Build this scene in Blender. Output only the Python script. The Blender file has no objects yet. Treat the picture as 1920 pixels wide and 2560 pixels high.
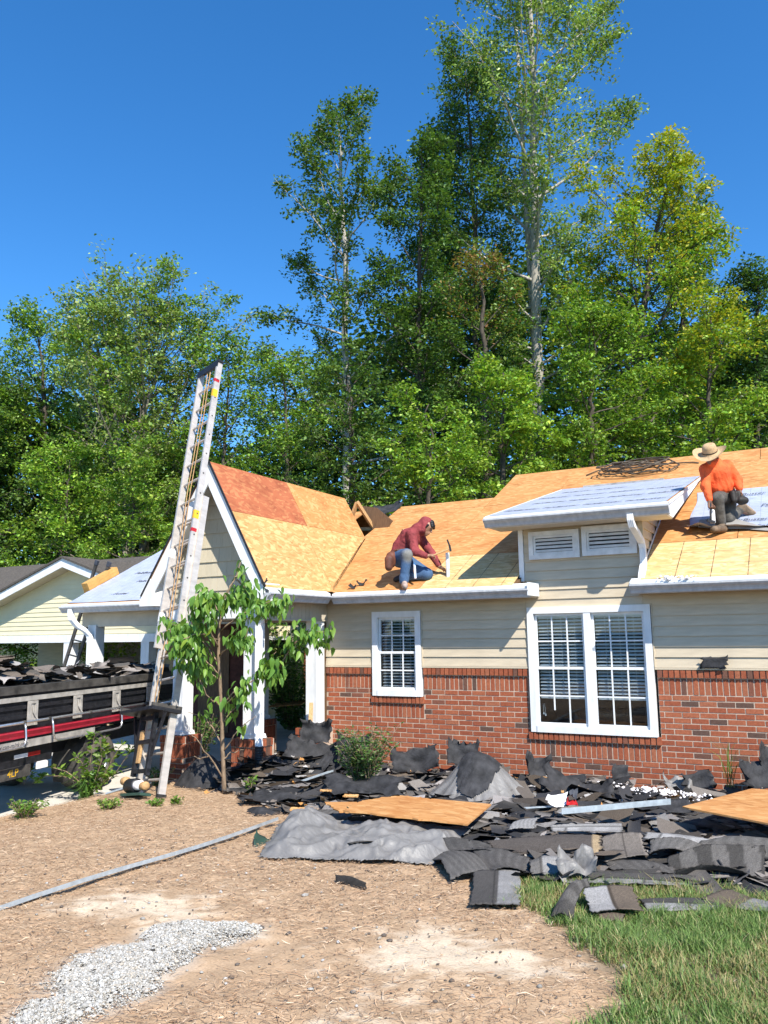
import bpy, math, random
import numpy as np
from mathutils import Vector, Matrix

SC = bpy.context.scene
COL = SC.collection
RNG = np.random.default_rng(7)
random.seed(7)
PI = math.pi
FWD = math.radians(28.05)      # turns local x to the picture's right

# ---------------------------------------------------------------- camera, sky, sun, exposure
def basis(yaw, pitch, roll):
    cy, sy = math.cos(yaw), math.sin(yaw)
    cp, sp = math.cos(pitch), math.sin(pitch)
    cr, sr = math.cos(roll), math.sin(roll)
    Rz = np.array([[cy, -sy, 0], [sy, cy, 0], [0, 0, 1]])
    Rx = np.array([[1, 0, 0], [0, cp, -sp], [0, sp, cp]])
    Ry = np.array([[cr, 0, sr], [0, 1, 0], [-sr, 0, cr]])
    return Rz @ Rx @ Ry
CAM_M = basis(*np.radians([28.05, 8.67, 0.79]))
CAM_P = np.array([6.51, -10.53, 1.92])
FOC = 1999.0
cam_data = bpy.data.cameras.new('camera')
cam_data.sensor_fit = 'VERTICAL'
cam_data.sensor_height = 36.0
cam_data.lens = 36.0 * FOC / 2560.0
cam_data.clip_start = 0.05
cam_data.clip_end = 3000
cam = bpy.data.objects.new('camera', cam_data)
COL.objects.link(cam)
_r, _f, _u = CAM_M[:, 0], CAM_M[:, 1], CAM_M[:, 2]
cam.matrix_world = Matrix(((_r[0], _u[0], -_f[0], CAM_P[0]), (_r[1], _u[1], -_f[1], CAM_P[1]), (_r[2], _u[2], -_f[2], CAM_P[2]), (0, 0, 0, 1)))
SC.camera = cam

SUN_TO = Vector((0.60, -0.47, 0.77)).normalized()      # towards the sun
world = bpy.data.worlds.new('World')
SC.world = world
world.use_nodes = True
wn = world.node_tree
sky = wn.nodes.new('ShaderNodeTexSky')
sky.sky_type = 'NISHITA'
sky.sun_disc = False
sky.sun_elevation = math.asin(SUN_TO.z)
sky.sun_rotation = math.atan2(SUN_TO.x, SUN_TO.y)
sky.altitude = 300
sky.air_density = 1.0
sky.dust_density = 0.0
sky.ozone_density = 6.0
bg = wn.nodes['Background']
bg.inputs['Strength'].default_value = 0.15
hs = wn.nodes.new('ShaderNodeHueSaturation')
hs.inputs['Saturation'].default_value = 1.22
wn.links.new(sky.outputs['Color'], hs.inputs['Color'])
wn.links.new(hs.outputs['Color'], bg.inputs['Color'])

sun_d = bpy.data.lights.new('sun', 'SUN')
sun_d.energy = 5.0
sun_d.angle = math.radians(0.53)
sun_d.color = (1.0, 0.95, 0.86)
sun = bpy.data.objects.new('sun', sun_d)
COL.objects.link(sun)
sun.rotation_euler = (-SUN_TO).to_track_quat('-Z', 'Y').to_euler()
sun.location = (12, -10, 16)

SC.view_settings.view_transform = 'Standard'
SC.view_settings.look = 'None'
SC.view_settings.exposure = 0.70
SC.view_settings.gamma = 1.0
SC.view_settings.use_curve_mapping = False
SC.cycles.max_bounces = 6
SC.cycles.diffuse_bounces = 3
SC.cycles.transparent_max_bounces = 12
SC.cycles.use_denoising = True

# ---------------------------------------------------------------- helpers
def at(u, v, **k):
    """point on a plane seen at photo pixel (u, v): used only to measure real positions"""
    d = CAM_M @ np.array([(u - 960) / FOC, 1, (1280 - v) / FOC])
    if 'n' in k:
        n = np.array(k['n'], float)
        t = (k['c'] - n @ CAM_P) / (n @ d)
    else:
        a, val = list(k.items())[0]
        if a == 'Z':
            t = val
        else:
            i = 'xyz'.index(a)
            t = (val - CAM_P[i]) / d[i]
    return CAM_P + t * d

WM = {}
def put(name, data, mat=None, parent=None, loc=(0, 0, 0), rot=None, scale=None, mtx=None, label=None, cat=None, group=None, kind=None):
    """link an object; loc / mtx are in world space"""
    o = bpy.data.objects.new(name, data)
    COL.objects.link(o)
    if mat is not None and data is not None and len(data.materials) == 0:
        data.materials.append(mat)
    if mtx is None:
        from mathutils import Euler
        mtx = Matrix.LocRotScale(Vector(loc if loc is not None else (0, 0, 0)), Euler(rot) if rot is not None else None, Vector(scale) if scale is not None else None)
    WM[o.name] = mtx.copy()
    if parent:
        o.parent = parent
        o.matrix_basis = WM[parent.name].inverted() @ mtx
    else:
        o.matrix_basis = mtx
    if label: o['label'] = label
    if cat: o['category'] = cat
    if group: o['group'] = group
    if kind: o['kind'] = kind
    return o

def thing(name, label, cat, loc=(0, 0, 0), group=None):
    return put(name, None, loc=loc, label=label, cat=cat, group=group)

class MB:
    """collects simple shapes into one mesh"""
    def __init__(s):
        s.v, s.f, s.c = [], [], []
        s.n = 0
        s.tint = None
    def add(s, v, f, col=None):
        v = np.asarray(v, float).reshape(-1, 3)
        s.v.append(v)
        s.f.extend([tuple(i + s.n for i in q) for q in f])
        s.n += len(v)
        if col is not None:
            s.c.append(np.tile(np.asarray(list(col) + [1.0])[:4], (len(v), 1)))
        return s
    def box(s, a, b, col=None):
        x0, y0, z0 = a; x1, y1, z1 = b
        v = [(x0, y0, z0), (x1, y0, z0), (x1, y1, z0), (x0, y1, z0), (x0, y0, z1), (x1, y0, z1), (x1, y1, z1), (x0, y1, z1)]
        return s.add(v, [(0, 3, 2, 1), (4, 5, 6, 7), (0, 1, 5, 4), (1, 2, 6, 5), (2, 3, 7, 6), (3, 0, 4, 7)], col)
    def bar(s, p, q, w, h, up=(0, 0, 1), col=None):
        """rectangular bar from p to q: w across, h along up"""
        p = np.array(p, float); q = np.array(q, float)
        d = q - p; d /= np.linalg.norm(d)
        x = np.cross(d, np.array(up, float)); x /= np.linalg.norm(x)
        z = np.cross(x, d)
        x = x * w / 2; z = z * h / 2
        v = [p - x - z, p + x - z, p + x + z, p - x + z, q - x - z, q + x - z, q + x + z, q - x + z]
        return s.add(v, [(0, 1, 2, 3), (7, 6, 5, 4), (0, 4, 5, 1), (1, 5, 6, 2), (2, 6, 7, 3), (3, 7, 4, 0)], col)
    def tube(s, pts, r, n=8, col=None, cap=True):
        pts = np.asarray(pts, float)
        m = len(pts)
        r = np.broadcast_to(np.asarray(r, float), (m,))
        t = np.gradient(pts, axis=0)
        t /= np.linalg.norm(t, axis=1)[:, None] + 1e-12
        ref = np.array([0, 0, 1.0]) if abs(t[0][2]) < 0.9 else np.array([1.0, 0, 0])
        vs = []
        x = np.cross(t[0], ref); x /= np.linalg.norm(x)
        a = np.arange(n) * 2 * PI / n
        for i in range(m):
            x = x - t[i] * (x @ t[i]); x /= np.linalg.norm(x) + 1e-12
            y = np.cross(t[i], x)
            vs.append(pts[i] + r[i] * (np.cos(a)[:, None] * x + np.sin(a)[:, None] * y))
        f = []
        for i in range(m - 1):
            for j in range(n):
                k = (j + 1) % n
                f.append((i * n + j, i * n + k, (i + 1) * n + k, (i + 1) * n + j))
        if cap:
            f.append(tuple(range(n))[::-1]); f.append(tuple((m - 1) * n + j for j in range(n)))
        return s.add(np.concatenate(vs), f, col)
    def prism(s, poly, o, ex, ey, ez, depth, col=None):
        """polygon (u, v) laid out along ex, ey from o and thickened along ez"""
        o, ex, ey, ez = (np.asarray(a, float) for a in (o, ex, ey, ez))
        p = np.array([o + u * ex + v * ey for u, v in poly])
        n = len(poly)
        f = [tuple(range(n))[::-1], tuple(range(n, 2 * n))]
        f += [(i, (i + 1) % n, n + (i + 1) % n, n + i) for i in range(n)]
        return s.add(np.concatenate([p, p + ez * depth]), f, col)
    def lathe(s, prof, c=(0, 0, 0), axis='z', n=20, col=None):
        a = np.arange(n) * 2 * PI / n
        vs = []
        for r, h in prof:
            x, y = r * np.cos(a), r * np.sin(a); z = np.full(n, h)
            vs.append(np.stack({'z': [x, y, z], 'x': [z, x, y], 'y': [y, z, x]}[axis], 1))
        m = len(prof); f = []
        for i in range(m - 1):
            for j in range(n):
                k = (j + 1) % n
                f.append((i * n + j, i * n + k, (i + 1) * n + k, (i + 1) * n + j))
        return s.add(np.concatenate(vs) + np.array(c), f, col)
    def mesh(s, name='m', smooth=False):
        me = bpy.data.meshes.new(name)
        v = np.concatenate(s.v) if s.v else np.zeros((0, 3))
        me.from_pydata(v.tolist(), [], s.f)
        if s.c:
            a = me.color_attributes.new('tint', 'FLOAT_COLOR', 'POINT')
            a.data.foreach_set('color', np.concatenate(s.c).astype(np.float32).ravel())
        me.update()
        if smooth:
            me.polygons.foreach_set('use_smooth', np.ones(len(me.polygons), bool))
        return me
    def put(s, name, mat, parent=None, smooth=False, loc=None, **k):
        return put(name, s.mesh(name, smooth), mat, parent, loc=loc if loc is not None else (0, 0, 0), **k)

def fast_mesh(name, v, quads, tint=None, smooth=False, tris=None):
    """big meshes straight from arrays"""
    me = bpy.data.meshes.new(name)
    v = np.asarray(v, np.float32)
    me.vertices.add(len(v)); me.vertices.foreach_set('co', v.ravel())
    fa = [np.asarray(quads, np.int32).ravel()] if quads is not None and len(quads) else []
    tot = [np.full(len(quads), 4, np.int32)] if quads is not None and len(quads) else []
    if tris is not None and len(tris):
        fa.append(np.asarray(tris, np.int32).ravel()); tot.append(np.full(len(tris), 3, np.int32))
    idx = np.concatenate(fa); tot = np.concatenate(tot)
    me.loops.add(len(idx)); me.loops.foreach_set('vertex_index', idx)
    me.polygons.add(len(tot))
    st = np.concatenate([[0], np.cumsum(tot)[:-1]]).astype(np.int32)
    me.polygons.foreach_set('loop_start', st)
    if smooth:
        me.polygons.foreach_set('use_smooth', np.ones(len(tot), bool))
    me.update(calc_edges=True)
    if tint is not None:
        a = me.color_attributes.new('tint', 'FLOAT_COLOR', 'POINT')
        t = np.asarray(tint, np.float32)
        if t.shape[1] == 3:
            t = np.concatenate([t, np.ones((len(t), 1), np.float32)], 1)
        a.data.foreach_set('color', t.ravel())
    me.validate()
    return me

def vnoise(x, y, seed=0):
    x = np.asarray(x, float); y = np.asarray(y, float)
    xi, yi = np.floor(x).astype(np.int64), np.floor(y).astype(np.int64)
    fx, fy = x - xi, y - yi
    fx, fy = fx * fx * (3 - 2 * fx), fy * fy * (3 - 2 * fy)
    def h(a, b):
        n = (a * 374761393 + b * 668265263 + seed * 974711) & 0x7fffffff
        n = ((n ^ (n >> 13)) * 1274126177) & 0x7fffffff
        return ((n ^ (n >> 16)) & 0xffff) / 65535.0
    return (h(xi, yi) * (1 - fx) + h(xi + 1, yi) * fx) * (1 - fy) + (h(xi, yi + 1) * (1 - fx) + h(xi + 1, yi + 1) * fx) * fy
def fbm(x, y, seed=0, oct=4):
    s = 0; a = 0.5
    for i in range(oct):
        s = s + a * vnoise(x * 2 ** i, y * 2 ** i, seed + i * 17); a *= 0.5
    return s
def sstep(a, b, x):
    t = np.clip((x - a) / (b - a), 0, 1)
    return t * t * (3 - 2 * t)

# ---------------------------------------------------------------- materials
MAT = {}
def nodes(name):
    m = bpy.data.materials.new(name); m.use_nodes = True
    nt = m.node_tree
    return m, nt, nt.nodes['Principled BSDF'], nt.nodes['Material Output']
def N(nt, t, **k):
    n = nt.nodes.new(t)
    for a, b in k.items():
        setattr(n, a, b)
    return n
def L(nt, a, b):
    nt.links.new(a, b)
def mixc(nt, fac, a, b, mode='MIX'):
    n = N(nt, 'ShaderNodeMix', data_type='RGBA', blend_type=mode)
    for s, x in ((n.inputs[0], fac), (n.inputs[6], a), (n.inputs[7], b)):
        if isinstance(x, (tuple, list)): s.default_value = tuple(x) + (1,) * (4 - len(x))
        elif isinstance(x, (int, float)): s.default_value = x
        else: L(nt, x, s)
    return n.outputs[2]
def coord(nt, scale=(1, 1, 1), kind='Object', rot=(0, 0, 0)):
    c = N(nt, 'ShaderNodeTexCoord'); mp = N(nt, 'ShaderNodeMapping')
    mp.inputs['Scale'].default_value = scale
    mp.inputs['Rotation'].default_value = rot
    L(nt, c.outputs[kind], mp.inputs['Vector'])
    return mp.outputs['Vector']
def noise(nt, vec, scale, detail=4, rough=0.55, lo=0.3, hi=0.7):
    n = N(nt, 'ShaderNodeTexNoise')
    n.inputs['Scale'].default_value = scale; n.inputs['Detail'].default_value = detail; n.inputs['Roughness'].default_value = rough
    L(nt, vec, n.inputs['Vector'])
    r = N(nt, 'ShaderNodeMapRange')
    r.inputs['From Min'].default_value = lo; r.inputs['From Max'].default_value = hi
    L(nt, n.outputs['Fac'], r.inputs['Value'])
    return r.outputs[0]
def bump(nt, b, h, strength, dist=0.01):
    n = N(nt, 'ShaderNodeBump')
    n.inputs['Strength'].default_value = strength; n.inputs['Distance'].default_value = dist
    L(nt, h, n.inputs['Height']); L(nt, n.outputs[0], b.inputs['Normal'])
def simple(name, col, rough=0.6, metal=0.0, spec=0.4, var=0.12, vs=6.0, bs=0.0, bscale=60, rand=0.0, tint=False, col2=None, stretch=(1, 1, 1)):
    m, nt, b, out = nodes(name)
    v = coord(nt, stretch)
    base = tuple(col)
    f = noise(nt, v, vs, 5)
    c2 = col2 or tuple(max(0, x * (1 - 2 * var)) for x in base)
    c = mixc(nt, f, c2, tuple(min(1, x * (1 + var)) for x in base) if col2 is None else base)
    if tint:
        a = N(nt, 'ShaderNodeAttribute', attribute_name='tint')
        c = mixc(nt, 1.0, c, a.outputs['Color'], 'MULTIPLY')
    if rand:
        oi = N(nt, 'ShaderNodeObjectInfo')
        r = N(nt, 'ShaderNodeMapRange'); r.inputs['To Min'].default_value = 1 - rand; r.inputs['To Max'].default_value = 1 + rand * 0.6
        L(nt, oi.outputs['Random'], r.inputs['Value'])
        cc = N(nt, 'ShaderNodeCombineColor')
        for i in range(3): L(nt, r.outputs[0], cc.inputs[i])
        c = mixc(nt, 1.0, c, cc.outputs[0], 'MULTIPLY')
    L(nt, c, b.inputs['Base Color'])
    b.inputs['Roughness'].default_value = rough; b.inputs['Metallic'].default_value = metal
    b.inputs['Specular IOR Level'].default_value = spec
    if bs:
        bump(nt, b, noise(nt, v, bscale, 4, 0.6, 0.2, 0.8), bs)
    MAT[name] = m
    return m

def osb(name, c_lo, c_mid, c_hi, grid=False, stain=None):
    m, nt, b, out = nodes(name)
    oi = N(nt, 'ShaderNodeObjectInfo')
    tc = N(nt, 'ShaderNodeTexCoord')
    off = N(nt, 'ShaderNodeVectorMath', operation='MULTIPLY_ADD')
    L(nt, oi.outputs['Random'], off.inputs[0]); off.inputs[1].default_value = (37.0, 19.0, 0); L(nt, tc.outputs['Object'], off.inputs[2])
    # wobble so that the strands turn
    wn_ = N(nt, 'ShaderNodeTexNoise'); wn_.inputs['Scale'].default_value = 5.0
    L(nt, off.outputs[0], wn_.inputs['Vector'])
    wob = N(nt, 'ShaderNodeVectorMath', operation='MULTIPLY_ADD')
    L(nt, wn_.outputs['Color'], wob.inputs[0]); wob.inputs[1].default_value = (0.16, 0.16, 0); L(nt, off.outputs[0], wob.inputs[2])
    cs = []
    for rot, sc in ((0.25, (9, 34, 1)), (-0.35, (11, 40, 1)), (1.2, (12, 30, 1))):
        mp = N(nt, 'ShaderNodeMapping'); mp.inputs['Scale'].default_value = sc; mp.inputs['Rotation'].default_value = (0, 0, rot)
        L(nt, wob.outputs[0], mp.inputs['Vector'])
        vo = N(nt, 'ShaderNodeTexVoronoi'); vo.inputs['Scale'].default_value = 1.0; vo.voronoi_dimensions = '2D'
        L(nt, mp.outputs[0], vo.inputs['Vector'])
        sx = N(nt, 'ShaderNodeSeparateColor'); L(nt, vo.outputs['Color'], sx.inputs[0])
        cs.append(sx.outputs[0])
    def ramp(fac, stops):
        r = N(nt, 'ShaderNodeValToRGB'); e = r.color_ramp.elements
        e[0].position, e[0].color = stops[0][0], tuple(stops[0][1]) + (1,)
        e[1].position, e[1].color = stops[-1][0], tuple(stops[-1][1]) + (1,)
        for p, c in stops[1:-1]:
            x = e.new(p); x.color = tuple(c) + (1,)
        L(nt, fac, r.inputs[0]); return r.outputs[0]
    st = [(0.0, c_lo), (0.25, c_mid), (0.75, c_mid), (1.0, c_hi)]
    a = ramp(cs[0], st); bb = ramp(cs[1], st); cc = ramp(cs[2], [(0.0, c_lo), (0.5, c_mid), (1.0, c_hi)])
    mask = noise(nt, off.outputs[0], 6, 3, 0.5, 0.42, 0.58)
    c = mixc(nt, mask, a, bb)
    th = N(nt, 'ShaderNodeMath', operation='GREATER_THAN'); th.inputs[1].default_value = 0.80; L(nt, cs[2], th.inputs[0])
    c = mixc(nt, th.outputs[0], c, cc)
    big = noise(nt, off.outputs[0], 1.3, 4, 0.6, 0.35, 0.7)
    c = mixc(nt, big, mixc(nt, 1.0, c, (0.91, 0.88, 0.86), 'MULTIPLY'), c)
    if stain:
        s2 = noise(nt, off.outputs[0], 2.2, 5, 0.65, 0.50, 0.72)
        c = mixc(nt, s2, c, mixc(nt, 1.0, c, stain, 'MULTIPLY'))
    if grid:
        sp = N(nt, 'ShaderNodeSeparateXYZ'); L(nt, tc.outputs['Object'], sp.inputs[0])
        tot = None
        for ax, per, wid in ((0, 0.406, 0.010), (1, 0.406, 0.0075)):
            md = N(nt, 'ShaderNodeMath', operation='PINGPONG'); md.inputs[1].default_value = per / 2; L(nt, sp.outputs[ax], md.inputs[0])
            lt = N(nt, 'ShaderNodeMath', operation='LESS_THAN'); lt.inputs[1].default_value = wid / 2; L(nt, md.outputs[0], lt.inputs[0])
            if tot is None: tot = lt.outputs[0]
            else:
                mx = N(nt, 'ShaderNodeMath', operation='MAXIMUM'); L(nt, tot, mx.inputs[0]); L(nt, lt.outputs[0], mx.inputs[1]); tot = mx.outputs[0]
        fade = noise(nt, off.outputs[0], 7, 2, 0.5, 0.1, 0.6)
        ml = N(nt, 'ShaderNodeMath', operation='MULTIPLY'); L(nt, tot, ml.inputs[0]); L(nt, fade, ml.inputs[1])
        c = mixc(nt, ml.outputs[0], c, (0.05, 0.035, 0.02))
    L(nt, c, b.inputs['Base Color'])
    b.inputs['Roughness'].default_value = 0.75; b.inputs['Specular IOR Level'].default_value = 0.25
    bump(nt, b, cs[0], 0.25, 0.002)
    MAT[name] = m
    return m

def brick_mat(name, island):
    m, nt, b, out = nodes(name)
    if island:
        g = N(nt, 'ShaderNodeNewGeometry'); rnd = g.outputs['Random Per Island']
    else:
        g = N(nt, 'ShaderNodeObjectInfo'); rnd = g.outputs['Random']
    r = N(nt, 'ShaderNodeValToRGB'); e = r.color_ramp.elements
    r.color_ramp.interpolation = 'CONSTANT'
    cols = [(0, (.345, .103, .050)), (.2, (.315, .090, .044)), (.4, (.370, .118, .058)), (.6, (.295, .085, .043)), (.76, (.350, .123, .064)), (.88, (.220, .086, .054)), (.93, (.120, .070, .052)), (.97, (.160, .078, .054))]
    e[0].position, e[0].color = 0, cols[0][1] + (1,)
    e[1].position, e[1].color = cols[-1][0], cols[-1][1] + (1,)
    for p, c in cols[1:-1]:
        x = e.new(p); x.color = c + (1,)
    L(nt, rnd, r.inputs[0])
    v = coord(nt, (1, 1, 1), 'Object')
    geo = N(nt, 'ShaderNodeNewGeometry')
    f = noise(nt, geo.outputs['Position'], 30, 5, 0.6)
    c = mixc(nt, f, mixc(nt, 1, r.outputs[0], (.78, .74, .72), 'MULTIPLY'), mixc(nt, 1, r.outputs[0], (1.12, 1.14, 1.15), 'MULTIPLY'))
    L(nt, c, b.inputs['Base Color'])
    b.inputs['Roughness'].default_value = 0.85; b.inputs['Specular IOR Level'].default_value = 0.2
    bump(nt, b, noise(nt, geo.outputs['Position'], 160, 3, 0.6, 0.2, 0.8), 0.35, 0.004)
    MAT[name] = m
    return m

def leaf_mat(name, col, trans=0.32, rough=0.45, tint=True, vein=False):
    m, nt, b, out = nodes(name)
    c = None
    if tint:
        a = N(nt, 'ShaderNodeAttribute', attribute_name='tint')
        c = mixc(nt, 1.0, tuple(col), a.outputs['Color'], 'MULTIPLY')
    else:
        oi = N(nt, 'ShaderNodeObjectInfo')
        r = N(nt, 'ShaderNodeValToRGB'); e = r.color_ramp.elements
        e[0].color = tuple(x * .75 for x in col) + (1,); e[1].color = (col[0] * 2.1, col[1] * 1.35, col[2] * .9, 1)
        x = e.new(.8); x.color = tuple(y * 1.1 for y in col) + (1,)
        L(nt, oi.outputs['Random'], r.inputs[0]); c = r.outputs[0]
    L(nt, c, b.inputs['Base Color'])
    b.inputs['Roughness'].default_value = rough; b.inputs['Specular IOR Level'].default_value = 0.35
    t = N(nt, 'ShaderNodeBsdfTranslucent'); L(nt, mixc(nt, 1.0, c, (1.2, 1.25, .6), 'MULTIPLY'), t.inputs['Color'])
    mx = N(nt, 'ShaderNodeMixShader'); mx.inputs[0].default_value = trans
    L(nt, b.outputs[0], mx.inputs[1]); L(nt, t.outputs[0], mx.inputs[2]); L(nt, mx.outputs[0], out.inputs['Surface'])
    MAT[name] = m
    return m

def tinted(name, rough=0.8, spec=0.3, bs=0.3, bscale=90, var=0.25, vs=25, metal=0.0):
    """surface colour carried by the 'tint' attribute (each piece's own colour), with fine grain"""
    m, nt, b, out = nodes(name)
    g = N(nt, 'ShaderNodeNewGeometry')
    a = N(nt, 'ShaderNodeAttribute', attribute_name='tint')
    f = noise(nt, g.outputs['Position'], vs, 5, 0.65)
    c = mixc(nt, f, mixc(nt, 1, a.outputs['Color'], (1 - var,) * 3, 'MULTIPLY'), mixc(nt, 1, a.outputs['Color'], (1 + var,) * 3, 'MULTIPLY'))
    L(nt, c, b.inputs['Base Color'])
    b.inputs['Roughness'].default_value = rough; b.inputs['Specular IOR Level'].default_value = spec; b.inputs['Metallic'].default_value = metal
    if bs:
        bump(nt, b, noise(nt, g.outputs['Position'], bscale, 3, 0.6, 0.2, 0.8), bs, 0.004)
    MAT[name] = m
    return m

def glass_mat(name, tintc=(.82, .88, .9), boost=1.0):
    m, nt, b, out = nodes(name)
    nt.nodes.remove(b)
    tr = N(nt, 'ShaderNodeBsdfTransparent'); tr.inputs[0].default_value = tintc + (1,)
    gl = N(nt, 'ShaderNodeBsdfGlossy'); gl.inputs['Roughness'].default_value = 0.02; gl.inputs[0].default_value = (.9, .95, 1, 1)
    fr = N(nt, 'ShaderNodeFresnel'); fr.inputs['IOR'].default_value = 1.5
    ml = N(nt, 'ShaderNodeMath', operation='MULTIPLY'); ml.inputs[1].default_value = 0.75 * boost; ml.use_clamp = True
    L(nt, fr.outputs[0], ml.inputs[0])
    mx = N(nt, 'ShaderNodeMixShader'); L(nt, ml.outputs[0], mx.inputs[0]); L(nt, tr.outputs[0], mx.inputs[1]); L(nt, gl.outputs[0], mx.inputs[2])
    L(nt, mx.outputs[0], out.inputs['Surface'])
    MAT[name] = m
    return m

osb('osb_old', (.40, .180, .060), (.52, .250, .086), (.62, .345, .140), stain=(.84, .72, .62))
osb('osb_mid', (.43, .215, .075), (.57, .315, .118), (.70, .45, .20))
osb('osb_new', (.52, .33, .13), (.62, .42, .185), (.73, .55, .29), grid=True)
osb('osb_red', (.33, .10, .046), (.41, .130, .058), (.50, .21, .09), stain=(.62, .5, .5))
brick_mat('brick', False); brick_mat('brick_joined', True)
simple('brick_shaded', (.10, .035, .025), .9, var=.2, vs=12)  # brick colour darkened to stand in for the carport's shade
simple('mortar', (.52, .40, .30), .9, var=.10, vs=12, bs=.2, bscale=120)
simple('siding', (.56, .468, .335), .55, var=.07, vs=3, rand=.04, stretch=(1, 1, 6))
simple('siding_shake', (.56, .485, .35), .6, var=.05, vs=9, rand=.05, stretch=(9, 1, 1))
simple('siding_cream', (.74, .66, .43), .55, var=.03, vs=3)
simple('white', (.77, .77, .76), .45, var=.06, vs=5, stretch=(2, 2, .7))
simple('white_worn', (.72, .71, .69), .5, var=.08, vs=9, stretch=(1, 1, 1))
simple('gutter', (.50, .505, .515), .40, var=.10, vs=6, stretch=(2.5, 2, .6))  # greyer than the white trim: shade on the gutter face put into the colour
simple('soffit', (.56, .49, .38), .6, var=.05)
simple('blind', (.82, .83, .82), .5, var=.03)
simple('room', (.018, .018, .02), .9, var=.1)
glass_mat('glass', (.93, .96, .97)); glass_mat('glass_dark', (.35, .40, .42), 1.0)
simple('concrete', (.58, .54, .47), .85, var=.1, vs=2.5, bs=.2)
simple('concrete_dark', (.22, .20, .18), .85, var=.15, vs=2.5, bs=.2)
simple('aluminium', (.56, .50, .44), .45, .35, var=.10, vs=14, stretch=(1, 1, .3))
simple('galvanised', (.46, .51, .54), .42, .3, var=.12, vs=18)
simple('chrome', (.62, .62, .62), .28, .85, var=.1, vs=20)
simple('black_plastic', (.018, .018, .02), .5, var=.2)
simple('black_metal', (.022, .022, .026), .5, .2, var=.3, vs=18)
simple('dusty_metal', (.075, .068, .06), .7, .1, var=.35, vs=7)
simple('grey_paint', (.40, .37, .33), .6, var=.18, vs=9)
simple('red_paint', (.36, .018, .035), .4, var=.12, vs=8)
simple('red_reflector', (.45, .02, .02), .3)
simple('rubber', (.028, .026, .024), .85, var=.3, vs=14, bs=.3, bscale=50)
simple('rubber_dusty', (.13, .11, .09), .9, var=.3, vs=9)
simple('rope', (.46, .27, .12), .8, var=.15, vs=60)
simple('wood', (.50, .30, .13), .7, var=.2, vs=10, stretch=(12, 12, 1))
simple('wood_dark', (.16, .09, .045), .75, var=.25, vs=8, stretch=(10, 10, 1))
simple('bark_pale', (.26, .225, .18), .9, var=.3, vs=6, stretch=(3, 3, .6), bs=.6, bscale=20)
simple('bark_tulip', (.44, .40, .34), .9, var=.25, vs=6, stretch=(3, 3, .6), bs=.6, bscale=20)
simple('bark_dark', (.10, .080, .06), .9, var=.35, vs=6, stretch=(3, 3, .6), bs=.6, bscale=20)
simple('bark_sapling', (.27, .19, .12), .85, var=.25, vs=16, stretch=(2, 2, .6))
simple('felt', (.036, .035, .037), .78, spec=.35, var=.35, vs=9, bs=.4, bscale=45)
simple('tarp', (.19, .18, .17), .5, spec=.45, var=.12, vs=5, bs=.9, bscale=9, stretch=(1, 2.2, 1))
simple('tarp_green', (.03, .07, .05), .55, var=.1)
simple('yellow', (.75, .42, .02), .5, var=.1)
simple('ink', (.05, .055, .07), .7, var=.2)
simple('foam', (.80, .76, .74), .8, var=.1, vs=30)
simple('roof_shingle', (.105, .090, .075), .95, var=.3, vs=5, stretch=(3, 3, 22), bs=.4, bscale=30)
simple('hose', (.10, .075, .05), .6, var=.3, vs=20)
simple('insulation_board', (.58, .32, .09), .7, var=.12, vs=8)
tinted('shingle', .95, .15, .7, 420, .40, 160)
tinted('mulch', .95, .1, 0, var=.2, vs=60)
tinted('chalk', .95, .1, .6, 80, .18, 70)
tinted('neutral', .75, .3, .2, 90, .15, 30)
leaf_mat('leaf', (1, 1, 1), .30)
leaf_mat('leaf_sapling', (.130, .265, .045), .34, .38, tint=False)
leaf_mat('grass', (1, 1, 1), .25, .5)

def underlay_mat():
    m, nt, b, out = nodes('underlayment')
    v = coord(nt)
    sp = N(nt, 'ShaderNodeSeparateXYZ'); L(nt, v, sp.inputs[0])
    c = mixc(nt, noise(nt, v, 3, 4), (.34, .375, .47), (.44, .475, .57))
    tot = None
    for ax, per in ((0, 0.15), (1, 0.075)):
        md = N(nt, 'ShaderNodeMath', operation='PINGPONG'); md.inputs[1].default_value = per / 2; L(nt, sp.outputs[ax], md.inputs[0])
        lt = N(nt, 'ShaderNodeMath', operation='LESS_THAN'); lt.inputs[1].default_value = 0.0022; L(nt, md.outputs[0], lt.inputs[0])
        if tot is None: tot = lt.outputs[0]
        else:
            mx = N(nt, 'ShaderNodeMath', operation='MAXIMUM'); L(nt, tot, mx.inputs[0]); L(nt, lt.outputs[0], mx.inputs[1]); tot = mx.outputs[0]
    ml = N(nt, 'ShaderNodeMath', operation='MULTIPLY'); ml.inputs[1].default_value = .55; L(nt, tot, ml.inputs[0])
    c = mixc(nt, ml.outputs[0], c, (.07, .09, .16))
    mpw = coord(nt, (1.5, 9, 1))
    wr = noise(nt, mpw, 2.2, 4, .6, .62, .68)
    c = mixc(nt, wr, c, (.20, .23, .31))
    L(nt, c, b.inputs['Base Color'])
    b.inputs['Roughness'].default_value = .5; b.inputs['Specular IOR Level'].default_value = .4
    bump(nt, b, noise(nt, mpw, 3, 4, .6, .2, .8), .5, .01)
    MAT['underlayment'] = m
underlay_mat()
simple('underlayment_back', (.30, .28, .25), .7, var=.1, vs=6)

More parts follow.
